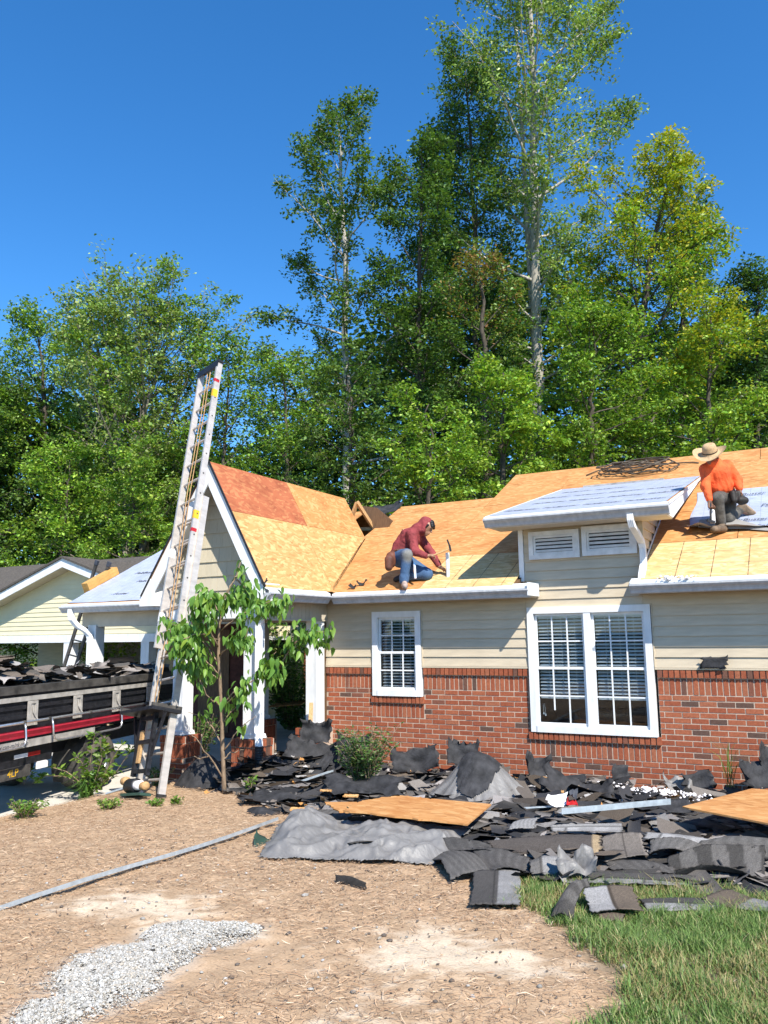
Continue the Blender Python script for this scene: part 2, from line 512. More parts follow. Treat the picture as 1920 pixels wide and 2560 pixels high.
CUBE = MB().box((-.5, -.5, -.5), (.5, .5, .5)).mesh('block')
def lettering(body, size, mat, parent, mtx, name='lettering', shear=0.0, extrude=0.0008, label=None):
    c = bpy.data.curves.new('letters', 'FONT'); c.body = body; c.size = size; c.shear = shear; c.extrude = extrude
    c.align_x = 'CENTER'; c.align_y = 'CENTER'
    t = bpy.data.objects.new('tmp_letters', c); COL.objects.link(t)
    dg = bpy.context.evaluated_depsgraph_get()
    me = bpy.data.meshes.new_from_object(t.evaluated_get(dg))
    bpy.data.objects.remove(t); bpy.data.curves.remove(c)
    me.materials.clear()
    return put(name, me, mat, parent, mtx=mtx, label=label)
def frame(o, ex, ey):
    ex = Vector(ex).normalized(); ey = Vector(ey); ez = ex.cross(ey).normalized(); ey = ez.cross(ex)
    return Matrix(((ex.x, ey.x, ez.x, o[0]), (ex.y, ey.y, ez.y, o[1]), (ex.z, ey.z, ez.z, o[2]), (0, 0, 0, 1)))
def panel(name, poly, thick, mat, parent, mtx, **k):
    """flat piece: polygon in its own xy plane, thickened downwards"""
    b = MB(); b.prism(poly, (0, 0, -thick), (1, 0, 0), (0, 1, 0), (0, 0, 1), thick)
    return put(name, b.mesh(name), mat, parent, mtx=mtx, **k)
# ---------------------------------------------------------------- ground, driveway, slab
def ground_z(x, y):
    x = np.asarray(x, float); y = np.asarray(y, float)
    up = 0.045 * np.clip(-(y + 1.5), 0, 8) * sstep(-2.0, 0.3, x)
    drop = -0.17 * sstep(-1.35, -2.0, x)
    far = -0.25 * sstep(6, 14, y)
    return up + drop + far
GRAVEL = np.array([at(u, v, z=.22)[:2] for u, v in ((585, 2335), (520, 2335), (430, 2360), (340, 2420), (260, 2480), (180, 2545), (90, 2610))])
GRAVEL_W = np.array([.13, .21, .25, .27, .25, .20, .14])
def gravel_d(x, y):
    d = np.full(x.shape, 9.0)
    for i in range(6):
        p, q = GRAVEL[i], GRAVEL[i + 1]; e = q - p
        t = np.clip(((x - p[0]) * e[0] + (y - p[1]) * e[1]) / (e @ e), 0, 1)
        d = np.minimum(d, np.hypot(x - p[0] - t * e[0], y - p[1] - t * e[1]) / (GRAVEL_W[i] + (GRAVEL_W[i + 1] - GRAVEL_W[i]) * t))
    return d + (fbm(x * 4, y * 4, 31) - .5) * 1.3 + (fbm(x * 16, y * 16, 32, 2) - .4) * .6
def build_ground():
    def axis(lo, hi, step, far):
        a = np.arange(lo, hi + 1e-6, step)
        out, d, p = [], step, hi
        while p < far:
            d *= 1.35; p += d; out.append(p)
        lo_, d, p = [], step, lo
        while p > -far:
            d *= 1.35; p -= d; lo_.append(p)
        return np.array(lo_[::-1] + list(a) + out)
    xs = axis(-3.2, 8.2, 0.05, 900); ys = axis(-8.8, 0.2, 0.05, 900)
    X, Y = np.meshgrid(xs, ys)
    near = sstep(14, 9, np.hypot(X - 2.5, Y + 4))
    Z = ground_z(X, Y) + near * (0.05 * (fbm(X * 1.7, Y * 1.7, 3) - .5) + 0.035 * (fbm(X * 9, Y * 9, 5, 3) - .5))
    Z = np.where((X < -1.75) & (Y < 6), Z - .02, Z)
    v = np.stack([X, Y, Z], -1).reshape(-1, 3)
    nx, ny = len(xs), len(ys)
    i = (np.arange(ny - 1)[:, None] * nx + np.arange(nx - 1)[None]).ravel()
    q = np.stack([i, i + 1, i + 1 + nx, i + nx], 1)
    x, y = v[:, 0], v[:, 1]
    n1 = fbm(x * 2.2, y * 2.2, 11); n2 = fbm(x * 13, y * 13, 21, 3)
    straw = np.array([.43, .295, .182]) * (0.72 + .6 * n2)[:, None]
    sand = np.array([.60, .48, .345]) * (0.80 + .4 * n2)[:, None]
    soil = np.array([.20, .15, .095])[None] * (0.7 + .6 * n2)[:, None]
    # bare pale soil: a band at the front centre and left, its own colour
    m = np.exp(-((x - 4.75) / .80) ** 2 - ((y + 6.25) / .55) ** 2) * 1.25 + np.exp(-((x - 2.6) / .75) ** 2 - ((y + 6.55) / .40) ** 2) * .95 \
        + np.exp(-((x - 4.5) / .5) ** 2 - ((y + 7.6) / .6) ** 2) * .6 + np.exp(-((x - 4.6) / .35) ** 2 - ((y + 5.35) / .3) ** 2) * .7
    m = np.clip((m - .45 + (n1 - .5) * 1.7 + (n2 - .5) * 1.6) * 2.4, 0, 1)
    c = straw * (1 - m[:, None]) + sand * m[:, None]
    pw = np.clip((1.35 - gravel_d(x, y)) * 1.6, 0, 1)[:, None] * (.55 + .45 * n2[:, None]) * .9
    c = c * (1 - pw) + np.array([.50, .475, .42]) * pw
    gm = np.clip(sstep(4.9, 5.6, x + .5 * (y + 6) + (n1 - .5)) * .9, 0, 1)[:, None]
    c = c * (1 - gm) + soil * gm
    far = (np.hypot(x - 2, y + 3) > 12) | (y > 4)
    c[far] = (.05, .06, .025)
    me = fast_mesh('ground', v, q, c, smooth=True)
    put('ground', me, MAT['chalk'], kind='structure')
build_ground()
b = MB(); b.prism([(-1.35, -14), (-1.5, -5.5), (-1.72, -4.45), (-2.02, -3.1), (-1.75, -2.1), (-1.32, -1.95), (-1.32, 16), (-8, 16), (-8, -14)], (0, 0, -.25), (1, 0, 0), (0, 1, 0), (0, 0, 1), .14)
b.put('driveway', MAT['concrete'], kind='structure')
b = MB(); b.box((-1.31, -1.75, -.2), (-.14, 7.0, .03)); b.put('pavement', MAT['concrete_dark'], kind='structure')

# ---------------------------------------------------------------- the house
S_ = 0.5                                   # 6/12 roof pitch
CS, SN = 2 / math.sqrt(5), 1 / math.sqrt(5)
EY, EZ = -0.35, 2.54                       # roof edge at the eave
def roof_z(y): return EZ + S_ * (y - EY)
house = thing('house', 'brick and beige siding house with bare orange roof sheathing being reroofed', 'house', (2, 0, 0))

# --- brickwork
BL, BH = 0.2032, 0.2032 / 3
J = 0.0135
W1 = (0.69, 1.485, 1.03, 2.245); W2 = (3.08, 4.685, 0.62, 2.245)
P1 = (0.665, 1.505); P2 = (3.05, 4.715)
XL, XR = -0.13, 8.6
Z0 = 1.13
mw = MB()
for a, c, z0, z1 in ((XL, P1[0], -.15, 1.425), (P1[1], P2[0], -.15, 1.425), (P2[1], XR, -.15, 1.425), (P1[0], P1[1], -.15, 1.02), (P2[0], P2[1], -.15, .61)):
    mw.box((a, .0045, z0), (c, .2, z1))
brick_wall = mw.put('brick_wall', MAT['mortar'], house)
bricks = []      # kind, x0, x1, z0, z1, y
def cut(x0, x1, z0, z1):
    zc = (z0 + z1) / 2
    out = [(x0, x1)]
    for (pa, pb), zlow in ((P1, Z0 - 6 * BH), (P2, Z0 - 12 * BH)):
        if zc > zlow:
            nxt = []
            for a, c in out:
                if c <= pa or a >= pb: nxt.append((a, c))
                else:
                    if a < pa - .03: nxt.append((a, pa - J / 2))
                    if c > pb + .03: nxt.append((pb + J / 2, c))
            out = nxt
    return out
for c in range(1, 19):
    zt = Z0 - (c - 1) * BH - J / 2; zb = Z0 - c * BH + J / 2
    off = 0 if c % 2 else BL / 2
    n = -1
    while n * BL + off < XR:
        x0 = max(n * BL + off + J / 2, XL); x1 = min((n + 1) * BL + off - J / 2, XR)
        if x1 - x0 > .02:
            for a, d in cut(x0, x1, zb, zt):
                bricks.append(('brick', a, d, zb, zt, 0.0))
        n += 1
def standing(x0, x1, zb, zt, kind, y):
    k = max(1, round((x1 - x0) / BH)); w = (x1 - x0) / k
    for i in range(k):
        bricks.append((kind, x0 + i * w + J / 2, x0 + (i + 1) * w - J / 2, zb + J / 2, zt - J / 2, y))
for a, c in ((XL, P1[0]), (P1[1], P2[0]), (P2[1], XR)):
    standing(a, c, Z0, Z0 + BL, 'soldier_brick', 0.0)
    standing(a, c, Z0 + BL, Z0 + 1.5 * BL, 'rowlock_brick', -.028)
for (a, c), zt in ((P1, W1[2]), (P2, W2[2])):
    standing(a, c, zt - 1.5 * BL + .002, zt - .5 * BL, 'soldier_brick', 0.0)
    standing(a - .012, c + .012, zt - .5 * BL, zt, 'rowlock_brick', -.035)
rs = random.Random(3)
def seen(bk):
    return -.1 < bk[1] and bk[2] < 6.25 and bk[4] > .06
main = sorted([q for q in bricks if q[0] == 'brick' and seen(q)], key=lambda q: -q[1])
solo = set(id(q) for q in main[:295])
joined = MB()
for q in bricks:
    kind, x0, x1, zb, zt, y = q
    y += rs.uniform(-.0025, .0025)
    if (kind == 'brick' and id(q) in solo) or (kind != 'brick' and seen(q)):
        put(kind, CUBE, MAT['brick'], brick_wall, ((x0 + x1) / 2, y + .03, (zb + zt) / 2), scale=(x1 - x0, .06, zt - zb), rot=(0, rs.uniform(-.006, .006), 0))
    else:
        joined.box((x0, y, zb), (x1, y + .06, zt))
CUBE.materials.append(MAT['brick']) if not CUBE.materials else None
joined.put('brick', MAT['brick_joined'], brick_wall, kind='stuff')

# --- siding
sw = MB()
for a, c, z0, z1 in ((XL, W1[0], 1.43, 2.62), (W1[1], W2[0], 1.43, 2.62), (W2[1], XR, 1.43, 2.62), (W1[0], W1[1], 2.20, 2.62), (W2[0], W2[1], 2.20, 2.621)):
    sw.box((a, .022, z0), (c, .2, z1))
sw.box((3.04, .022, 2.622), (4.61, .2, 3.47))
siding = sw.put('siding', MAT['siding'], house)
def board(x0, x1, z, h):
    b = MB()
    b.prism([(-.022, 0), (.02, 0), (.02, h + .012), (-.003, h + .012), (-.020, .012)], (0, 0, 0), (0, 1, 0), (0, 0, 1), (1, 0, 0), x1 - x0)
    b.put('siding_board', MAT['siding'], siding, loc=(x0, 0, z))
EXPO = .127
for r in range(8):
    z = 1.462 + r * EXPO
    if r < 6: segs = [(XL, W1[0] - .008), (W1[1] + .008, W2[0] - .008), (W2[1] + .008, XR)]
    else: segs = [(XL, 3.06), (4.60, XR)]
    for a, c in segs: board(a, c, z, EXPO)
for r in range(6, 16):
    board(3.066 if r > 7 else 3.062, 4.598, 1.462 + r * EXPO, EXPO)
for a, c in ((XL, W1[0] - .008), (W1[1] + .008, W2[0] - .008), (W2[1] + .008, XR)):
    MB().box((a, -.026, 1.436), (c, .02, 1.460)).put('starter_strip', MAT['siding'], siding)
for x in (W1[0], W1[1], W2[0], W2[1]):
    s = -1 if x in (W1[0], W2[0]) else 1
    MB().box((x + s * .014 - .006, -.028, 1.462), (x + s * .014 + .006, .018, 2.26)).put('window_channel', MAT['siding'], siding)

# --- windows
SLAT = MB().prism([(-.5, -.02), (.5, -.02), (.5, .02), (-.5, .02)], (0, 0, -.0015), (1, 0, 0), (0, 1, 0), (0, 0, 1), .003).mesh('slat')
SLAT.materials.append(MAT['blind'])
def window(W, units, blind_to, broken=False):
    x0, x1, z0, z1 = W
    t = .085
    fr = MB()
    fr.box((x0, -.045, z0), (x0 + t, .05, z1)); fr.box((x1 - t, -.045, z0), (x1, .05, z1))
    fr.box((x0 + t, -.045, z1 - t), (x1 - t, .05, z1)); fr.box((x0 + t, -.055, z0), (x1 - t, .05, z0 + t))
    w = fr.put('window', MAT['white'], house)
    a0, a1, b0, b1 = x0 + t, x1 - t, z0 + t, z1 - t
    mull = .09
    wu = (a1 - a0 - mull * (units - 1)) / units
    for u in range(units):
        ua = a0 + u * (wu + mull); ub = ua + wu
        if u:
            MB().box((ua - mull, -.040, b0), (ua, .05, b1)).put('mullion', MAT['white'], w)
        zm = (b0 + b1) / 2 + .01
        for lo, hi, y in ((zm - .02, b1, .012), (b0, zm + .02, -.012)):
            s = .034
            sb = MB()
            sb.box((ua + .004, y, lo), (ua + s, y + .028, hi)); sb.box((ub - s, y, lo), (ub - .004, y + .028, hi))
            sb.box((ua + s, y, hi - s), (ub - s, y + .028, hi)); sb.box((ua + s, y, lo), (ub - s, y + .028, lo + s * 1.15))
            sb.put('sash', MAT['white'], w)
            ga, gb, gl, gh = ua + s, ub - s, lo + s * 1.15, hi - s
            gw, gz = (gb - ga) / 3, (gh - gl) / 2
            for i in range(3):
                for j in range(2):
                    if broken and u == 0 and y < 0 and j == 0 and i == 0: pass
                    put('pane', PANE, MAT['glass'], w, (ga + (i + .5) * gw, y + .014, gl + (j + .5) * gz), scale=(gw, 1, gz))
            for i in (1, 2):
                zlo = gl + (.16 if broken and u == 0 and y < 0 and i == 1 else 0)
                MB().box((ga + i * gw - .009, y + .001, zlo), (ga + i * gw + .009, y + .010, gh)).put('muntin', MAT['white'], w)
            MB().box((ga, y + .002, gl + gz - .009), (gb, y + .0095, gl + gz + .009)).put('muntin', MAT['white'], w)
        zb_ = b0 + blind_to * (b1 - b0)
        z = b1 - .055; k = 0
        MB().box((ua + .03, .05, b1 - .05), (ub - .03, .105, b1 - .005)).put('blind_rail', MAT['blind'], w)
        tilt = math.radians(20 if units == 1 else 30)
        while z > zb_ + .03:
            put('blind_slat', SLAT, None, w, ((ua + ub) / 2, .078, z), rot=(tilt + rs.uniform(-.04, .04), rs.uniform(-.004, .004), 0), scale=(wu - .07, 1.12, 1))
            z -= .0445
        MB().box((ua + .035, .06, zb_), (ub - .035, .098, zb_ + .028)).put('blind_rail', MAT['blind'], w)
        for f in (.2, .5, .8):
            xx = ua + .035 + f * (wu - .07)
            MB().box((xx - .002, .098, zb_), (xx + .002, .100, b1 - .03)).put('blind_cord', MAT['blind'], w)
    r = MB()
    r.box((a0 - .02, .9, b0 - .02), (a1 + .02, .92, b1 + .02)); r.box((a0 - .03, .21, b0 - .02), (a0 - .02, .9, b1 + .02)); r.box((a1 + .02, .21, b0 - .02), (a1 + .03, .9, b1 + .02))
    r.box((a0 - .02, .21, b1 + .02), (a1 + .02, .9, b1 + .03)); r.box((a0 - .02, .21, b0 - .03), (a1 + .02, .9, b0 - .02))
    r.put('room_lining', MAT['room'], w)
    return w
PANE = MB().box((-.5, -.002, -.5), (.5, .002, .5)).mesh('pane'); PANE.materials.append(MAT['glass'])
win1 = window(W1, 1, 0.0); win1['label'] = 'small single sash window with closed white blind'
win2 = window(W2, 2, .235, True); win2['label'] = 'wide twin sash window with half lowered blinds'
# cord tassels in the wide window
cb = MB()
for dx in (0, .018):
    cb.tube([(3.225 + dx, .06, .98), (3.228 + dx * 1.4, .06, .86 - dx)], .002, 5); cb.lathe([(0, .03), (.006, .025), (.011, 0), (0, -.003)], (3.228 + dx * 1.4, .06, .84 - dx), 'z', 8)
cb.put('blind_tassel', MAT['blind'], win2)

# --- louvred vents in the dormer wall
def louvre(x0, x1, z0, z1, label):
    t = .062; b = MB()
    y0 = -.062
    b.box((x0, y0, z0), (x0 + t, .02, z1)); b.box((x1 - t, y0, z0), (x1, .02, z1)); b.box((x0 + t, y0, z1 - t), (x1 - t, .02, z1)); b.box((x0 + t, y0 - .006, z0), (x1 - t, .02, z0 + t))
    w = b.put('louvre_vent', MAT['white_worn'], house); w['label'] = label
    a0, a1, c0, c1 = x0 + t, x1 - t, z0 + t, z1 - t
    i = MB(); s = .03
    i.box((a0 + .002, y0 + .012, c0 + .002), (a0 + s, .02, c1 - .002)); i.box((a1 - s, y0 + .012, c0 + .002), (a1 - .002, .02, c1 - .002)); i.box((a0 + s, y0 + .012, c1 - s), (a1 - s, .02, c1 - .002)); i.box((a0 + s, y0 + .012, c0 + .002), (a1 - s, .02, c0 + s))
    i.put('inner_frame', MAT['white_worn'], w)
    MB().box((a0, -.024, c0), (a1, -.023, c1)).put('screen', MAT['room'], w)
    n = 4
    for k in range(n):
        z = c0 + s + (k + .5) * (c1 - c0 - 2 * s) / n
        MB().prism([(-.052, -.020), (-.046, -.020), (-.026, .014), (-.032, .014)], (a0 + s, 0, z), (0, 1, 0), (0, 0, 1), (1, 0, 0), a1 - a0 - 2 * s).put('louvre_slat', MAT['white_worn'], w)
louvre(3.15, 3.84, 2.885, 3.262, 'smaller louvred vent nearer the dormer corner board')
louvre(3.875, 4.575, 2.895, 3.285, 'louvred vent beside the dormer downspout')
MB().box((2.995, -.03, 2.60), (3.062, .03, 3.37)).put('corner_board', MAT['white'], house)
MB().box((4.598, -.03, 2.60), (4.655, .03, 3.39)).put('corner_board', MAT['siding'], house)

# --- roof sheathing: each sheet lies in its own xy plane
roof = MB().prism([(EY + .03, roof_z(EY + .03) - .045), (4.6, roof_z(4.6) - .045), (4.6, 2.3), (EY + .03, 2.40)], (1.46, 0, 0), (0, 1, 0), (0, 0, 1), (1, 0, 0), 1.56)
roof.prism([(EY + .03, roof_z(EY + .03) - .045), (4.6, roof_z(4.6) - .045), (4.6, 2.3), (EY + .03, 2.40)], (4.63, 0, 0), (0, 1, 0), (0, 0, 1), (1, 0, 0), 4.0)
roof.prism([(.22, roof_z(.22) - .045), (4.6, roof_z(4.6) - .045), (4.6, 2.3), (.22, 2.40)], (3.021, 0, 0), (0, 1, 0), (0, 0, 1), (1, 0, 0), 1.608)
roof.prism([(EY + .03, roof_z(EY + .03) - .046), (3.32, roof_z(3.32) - .046), (3.32, 2.3), (EY + .03, 2.402)], (.28, 0, 0), (0, 1, 0), (0, 0, 1), (1, 0, 0), 1.18)
roof = roof.put('roof', MAT['wood_dark'], house)
def main_frame(x, s): return frame((x, EY + s * CS, EZ + s * SN), (1, 0, 0), (0, CS, SN))
VAL0, VAL1 = (.20, 0.0), (-.42, 2.37)      # valley in (x, s)
def val_x(s): return VAL0[0] + (VAL1[0] - VAL0[0]) * s / VAL1[1]
G = .0045
def sheet(x0, x1, s0, s1, mat, clip=False):
    m = main_frame(0, 0)
    if clip:
        poly = [(val_x(s0) if s0 < 2.37 else -.50, s0 + G), (x1 - G, s0 + G), (x1 - G, s1 - G), (val_x(s1) if s1 < 2.37 else -.50, s1 - G)]
        if s0 < 2.37 < s1:
            poly = [(val_x(s0), s0 + G), (x1 - G, s0 + G), (x1 - G, s1 - G), (-.5, s1 - G), (-.5, 2.40), VAL1]
    else:
        poly = [(x0 + G, s0 + G), (x1 - G, s0 + G), (x1 - G, s1 - G), (x0 + G, s1 - G)]
    o = Vector((x0 if not clip else x1 - 2.4, EY + s0 * CS, EZ + s0 * SN))
    ox = o.x
    m = frame(o, (1, 0, 0), (0, CS, SN))
    z = rs.uniform(0, .002)
    m.translation += Vector((0, -SN, CS)) * z
    return panel('roof_sheet', [(u - ox, v - s0) for u, v in poly], .012, MAT[mat], roof, m)
sheet(0, 1.62, 0, 1.22, 'osb_old', True)
sheet(1.62, 3.0, 0, 1.22, 'osb_new')
sheet(4.64, 7.08, 0, 1.22, 'osb_new'); sheet(7.08, 8.6, 0, 1.22, 'osb_new')
sheet(0, .82, 1.22, 2.44, 'osb_old', True); sheet(.82, 3.26, 1.22, 2.44, 'osb_old')
for a, c in ((3.26, 5.7), (5.7, 8.14), (8.14, 8.62)): sheet(a, c, 1.22, 2.44, 'osb_old')
sheet(0, 1.43, 2.44, 3.66, 'osb_old', True); sheet(0, 1.43, 3.66, 4.14, 'osb_old', True)
for s0, s1, o in ((2.44, 3.66, 0), (3.66, 4.88, 1.2), (4.88, 5.60, .4)):
    x = 1.43
    first = True
    while x < 8.6:
        nx = min(8.62, x + (2.44 if not first else 2.44 - o)); first = False
        sheet(x, nx, s0, s1, 'osb_old'); x = nx
# back slopes of the roof, seen only from elsewhere
MB().prism([(-.5, 0), (1.43, 0), (1.43, 3.6), (-.5, 3.6)], (0, 3.36, 4.385), (1, 0, 0), (0, CS, -SN), (0, SN, CS), -.012).put('roof_back', MAT['osb_old'], roof)
MB().prism([(1.44, 0), (8.62, 0), (8.62, 5.0), (1.44, 5.0)], (0, 4.66, 5.037), (1, 0, 0), (0, CS, -SN), (0, SN, CS), -.012).put('roof_back', MAT['osb_old'], roof)
MB().prism([(3.37, 4.37), (4.64, 5.0), (5.9, 4.37), (3.4, 3.2)], (1.432, 0, 0), (0, 1, 0), (0, 0, 1), (1, 0, 0), .02).put('gable_infill', MAT['siding'], roof)

# --- fascia, drip edge, gutters
def gutter_profile():
    return [(0, .0), (0, -.105), (-.038, -.105), (-.052, -.094), (-.060, -.074), (-.078, -.050), (-.104, -.030), (-.114, -.016), (-.120, -.012), (-.120, .008), (-.104, .008), (-.104, -.004), (-.100, -.022), (-.072, -.044), (-.054, -.070), (-.046, -.090), (-.036, -.097), (-.008, -.097), (-.008, .0)]
def gutter(p, direction, length, out, parent=house, name='gutter'):
    b = MB()
    pr = [(-u, v) for u, v in gutter_profile()]
    d = np.array(direction, float); o = np.array(out, float)
    b.prism(pr, p, o, (0, 0, 1), d, length)
    for e in (0.0, length - .004):      # end caps
        q = np.array(p) + d * e
        b.prism([(0, .0), (0, -.104), (.038, -.104), (.060, -.074), (.10, -.028), (.108, .0)], q, o, (0, 0, 1), d, .004)
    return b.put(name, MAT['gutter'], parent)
gz = 2.482
for a, c in ((.24, 3.245), (4.53, 8.6)):
    MB().box((a + .02, -.352, 2.375), (c - .01, -.328, 2.520)).put('fascia', MAT['white'], house)
    MB().box((a + .02, -.326, 2.376), (c - .01, .02, 2.396)).put('soffit', MAT['soffit'], house)
    MB().prism([(-.428, 2.482), (-.424, 2.482), (-.420, 2.512), (-.345, 2.536), (-.30, 2.558), (-.30, 2.552), (-.345, 2.530), (-.428, 2.514)], (a, 0, 0), (0, 1, 0), (0, 0, 1), (1, 0, 0), c - a).put('drip_edge', MAT['white'], house)
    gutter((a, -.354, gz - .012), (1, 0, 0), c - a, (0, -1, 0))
MB().box((3.235, -.46, 2.39), (3.262, -.03, 2.56)).put('fascia_end', MAT['white'], house)

# --- dormer roof
DZ, DY, DS = 3.46, -.44, .25
DX0, DX1 = 2.70, 5.05
def dz(y): return DZ + DS * (y - DY)
ytop = (DZ - DS * DY - EZ + S_ * EY) / (S_ - DS)
dc, ds_ = 1 / math.hypot(1, DS), DS / math.hypot(1, DS)
dl = (ytop - DY) / dc
dm = frame((DX0, DY, DZ), (1, 0, 0), (0, dc, ds_))
dormer_roof = panel('dormer_roof', [(0, 0), (DX1 - DX0, 0), (DX1 - DX0, dl), (0, dl)], .014, MAT['osb_old'], house, dm)
um = dm.copy(); um.translation += Vector((0, -ds_, dc)) * .006
b = MB(); nx, ny = 40, 40
xs = np.linspace(.02, DX1 - DX0 - .03, nx); ysn = np.linspace(.012, dl - .02, ny)
X, Y = np.meshgrid(xs, ysn)
Zw = .003 + .010 * np.clip(fbm(X * 1.4, Y * 6, 41) - .45, 0, 1) * 2
i = (np.arange(ny - 1)[:, None] * nx + np.arange(nx - 1)[None]).ravel()
me = fast_mesh('underlayment', np.stack([X, Y, Zw], -1).reshape(-1, 3), np.stack([i, i + 1, i + 1 + nx, i + nx], 1), smooth=True)
put('underlayment', me, MAT['underlayment'], dormer_roof, mtx=um)
for k in range(14):
    mm = dm @ Matrix.Translation((.35 + (k % 4) * .55 + .15 * ((k // 4) % 2), .45 + (k // 4) * .85, .018)); lettering('FeltBuster', .12, MAT['ink'], dormer_roof, mm, shear=.25)
MB().prism([(DY - .002, DZ - .16), (DY - .002, DZ - .02), (ytop, dz(ytop) - .02), (ytop - .3, dz(ytop) - .10), (DY + .28, DZ - .16)], (DX1 - .03, 0, 0), (0, 1, 0), (0, 0, 1), (1, 0, 0), .032).put('rake_board', MAT['white'], house)
MB().prism([(DY, DZ - .024), (DY, DZ + .012), (ytop, dz(ytop) + .012), (ytop, dz(ytop) - .024)], (DX1 + .003, 0, 0), (0, 1, 0), (0, 0, 1), (1, 0, 0), .014).put('drip_edge', MAT['white'], house)
MB().prism([(DY, DZ - .02), (DY, DZ + .012), (ytop, dz(ytop) + .012), (ytop, dz(ytop) - .02)], (DX0 - .016, 0, 0), (0, 1, 0), (0, 0, 1), (1, 0, 0), .014).put('drip_edge', MAT['white'], house)
MB().prism([(DY - .002, DZ - .14), (DY - .002, DZ - .02), (ytop, dz(ytop) - .02), (DY + .3, DZ - .14)], (DX0, 0, 0), (0, 1, 0), (0, 0, 1), (1, 0, 0), .03).put('rake_board', MAT['white'], house)
MB().box((DX0 + .03, DY + .002, DZ - .155), (DX1 - .03, DY + .022, DZ - .02)).put('fascia', MAT['white'], house)
MB().box((DX0 + .031, DY + .024, DZ - .154), (DX1 - .031, .02, DZ - .135)).put('soffit', MAT['soffit'], house)
MB().prism([(DY - .085, DZ - .050), (DY - .081, DZ - .050), (DY - .08, DZ - .018), (DY + .01, DZ + .004), (DY + .01, DZ + .010), (DY - .085, DZ - .014)], (DX0 - .01, 0, 0), (0, 1, 0), (0, 0, 1), (1, 0, 0), DX1 - DX0 + .02).put('drip_edge', MAT['white'], house)
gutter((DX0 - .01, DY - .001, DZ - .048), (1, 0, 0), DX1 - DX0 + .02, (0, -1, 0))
# cheeks of the dormer: lap boards that die into the roof
for xs_, side in ((4.61, 1), (3.04, -1)):
    core = MB().prism([(.2, roof_z(.2)), (.2, DZ - .1), (ytop - .4, dz(ytop - .4) - .05)], (xs_ - (.02 if side > 0 else -.0), 0, 0), (0, 1, 0), (0, 0, 1), (1, 0, 0), .02).put('cheek', MAT['siding'], house)
    for r in range(8, 22):
        z = 1.462 + r * EXPO
        ya = max(.03, 0)
        yb = min(2 * (z - EZ) + EY + .06, 9)
        yt0 = (z + EXPO - DZ) / DS + DY + .12    # underside of the dormer roof
        ya = max(ya, yt0)
        if yb - ya > .05:
            MB().prism([(0, 0), (.022, 0), (.003, EXPO + .01), (0, EXPO + .01)], (xs_, ya, z), (side, 0, 0), (0, 0, 1), (0, 1, 0), yb - ya).put('siding_board', MAT['siding'], core)
MB().prism([(-.1, roof_z(-.1) + .004), (-.1, roof_z(-.1) + .05), (2.6, roof_z(2.6) + .05), (2.6, roof_z(2.6) + .004)], (4.634, 0, 0), (0, 1, 0), (0, 0, 1), (1, 0, 0), .006).put('step_flashing', MAT['white_worn'], house)

def sweep(path, w, d, side, ribs=0):
    """rectangular downspout along a path; side is the width direction"""
    b = MB(); path = np.asarray(path, float); side = np.array(side, float)
    t = np.gradient(path, axis=0); t /= np.linalg.norm(t, axis=1)[:, None]
    vs = []
    prof = [(-w / 2, -d / 2), (w / 2, -d / 2), (w / 2, d / 2), (-w / 2, d / 2)]
    if ribs:
        prof = []
        for k in range(ribs * 2 + 1):
            prof.append((-w / 2 + w * k / (ribs * 2), -d / 2 - (.005 if k % 2 else 0)))
        prof += [(w / 2, d / 2), (-w / 2, d / 2)]
    n = len(prof)
    for p, tt in zip(path, t):
        o = np.cross(side, tt); o /= np.linalg.norm(o)
        vs += [p + side * u - o * v * -1 for u, v in prof]
    f = []
    for i in range(len(path) - 1):
        for j in range(n):
            k = (j + 1) % n
            f.append((i * n + j, i * n + k, (i + 1) * n + k, (i + 1) * n + j))
    f += [tuple(range(n))[::-1], tuple((len(path) - 1) * n + j for j in range(n))]
    return b.add(np.array(vs), f)
sweep([(4.60, -.50, 3.34), (4.60, -.50, 3.27), (4.61, -.47, 3.20), (4.63, -.30, 3.12), (4.645, -.11, 3.03), (4.65, -.075, 2.95), (4.65, -.075, 2.85), (4.65, -.08, 2.76), (4.65, -.16, 2.68), (4.65, -.25, 2.60), (4.65, -.29, 2.53), (4.65, -.30, 2.44)], .078, .06, (1, 0, 0), 4).put('downspout', MAT['white'], house)

# vent pipe standing in its sleeve on the roof
pv = at(1120, 1441, n=(0, -S_, 1), c=EZ - S_ * EY)
vp = MB(); vp.tube([(pv[0], pv[1], pv[2] - .05), (pv[0], pv[1], pv[2] + .34)], .024, 14)
vent = vp.put('vent_pipe', MAT['white'], house, smooth=False)
MB().lathe([(.027, -.002), (.028, .225), (.027, .228), (.026, .228)], (pv[0], pv[1], pv[2] + .11), 'z', 14).put('pipe_sleeve', MAT['white'], vent)
# ---------------------------------------------------------------- steep porch gable and carport
GF = -1.95                                  # front edge of the gable roof
AX, AZ = -.85, 4.36
RX, RZ = .15, 2.555
LX, LZ = -2.05, 2.50
rl = math.hypot(RX - AX, AZ - RZ)
r_up = Vector((AX - RX, 0, AZ - RZ)) / rl
r_n = Vector((0, 1, 0)).cross(r_up)
gable_roof = MB()
gable_roof.prism([(-.85, AZ - .05), (RX - .05, RZ - .03), (AX, RZ - .03), (LX + .05, LZ - .03)], (0, -1.60, 0), (1, 0, 0), (0, 0, 1), (0, 1, 0), 3.3)
gable_roof = gable_roof.put('gable_roof', MAT['wood_dark'], house)
gc = r_n.x * RX + r_n.z * RZ
def gp(u, v):
    p = at(u, v, n=tuple(r_n), c=gc); return p[1]
yl = (gp(776, 1360) + gp(834, 1475)) / 2
yu = (gp(716, 1214) + gp(776, 1324)) / 2
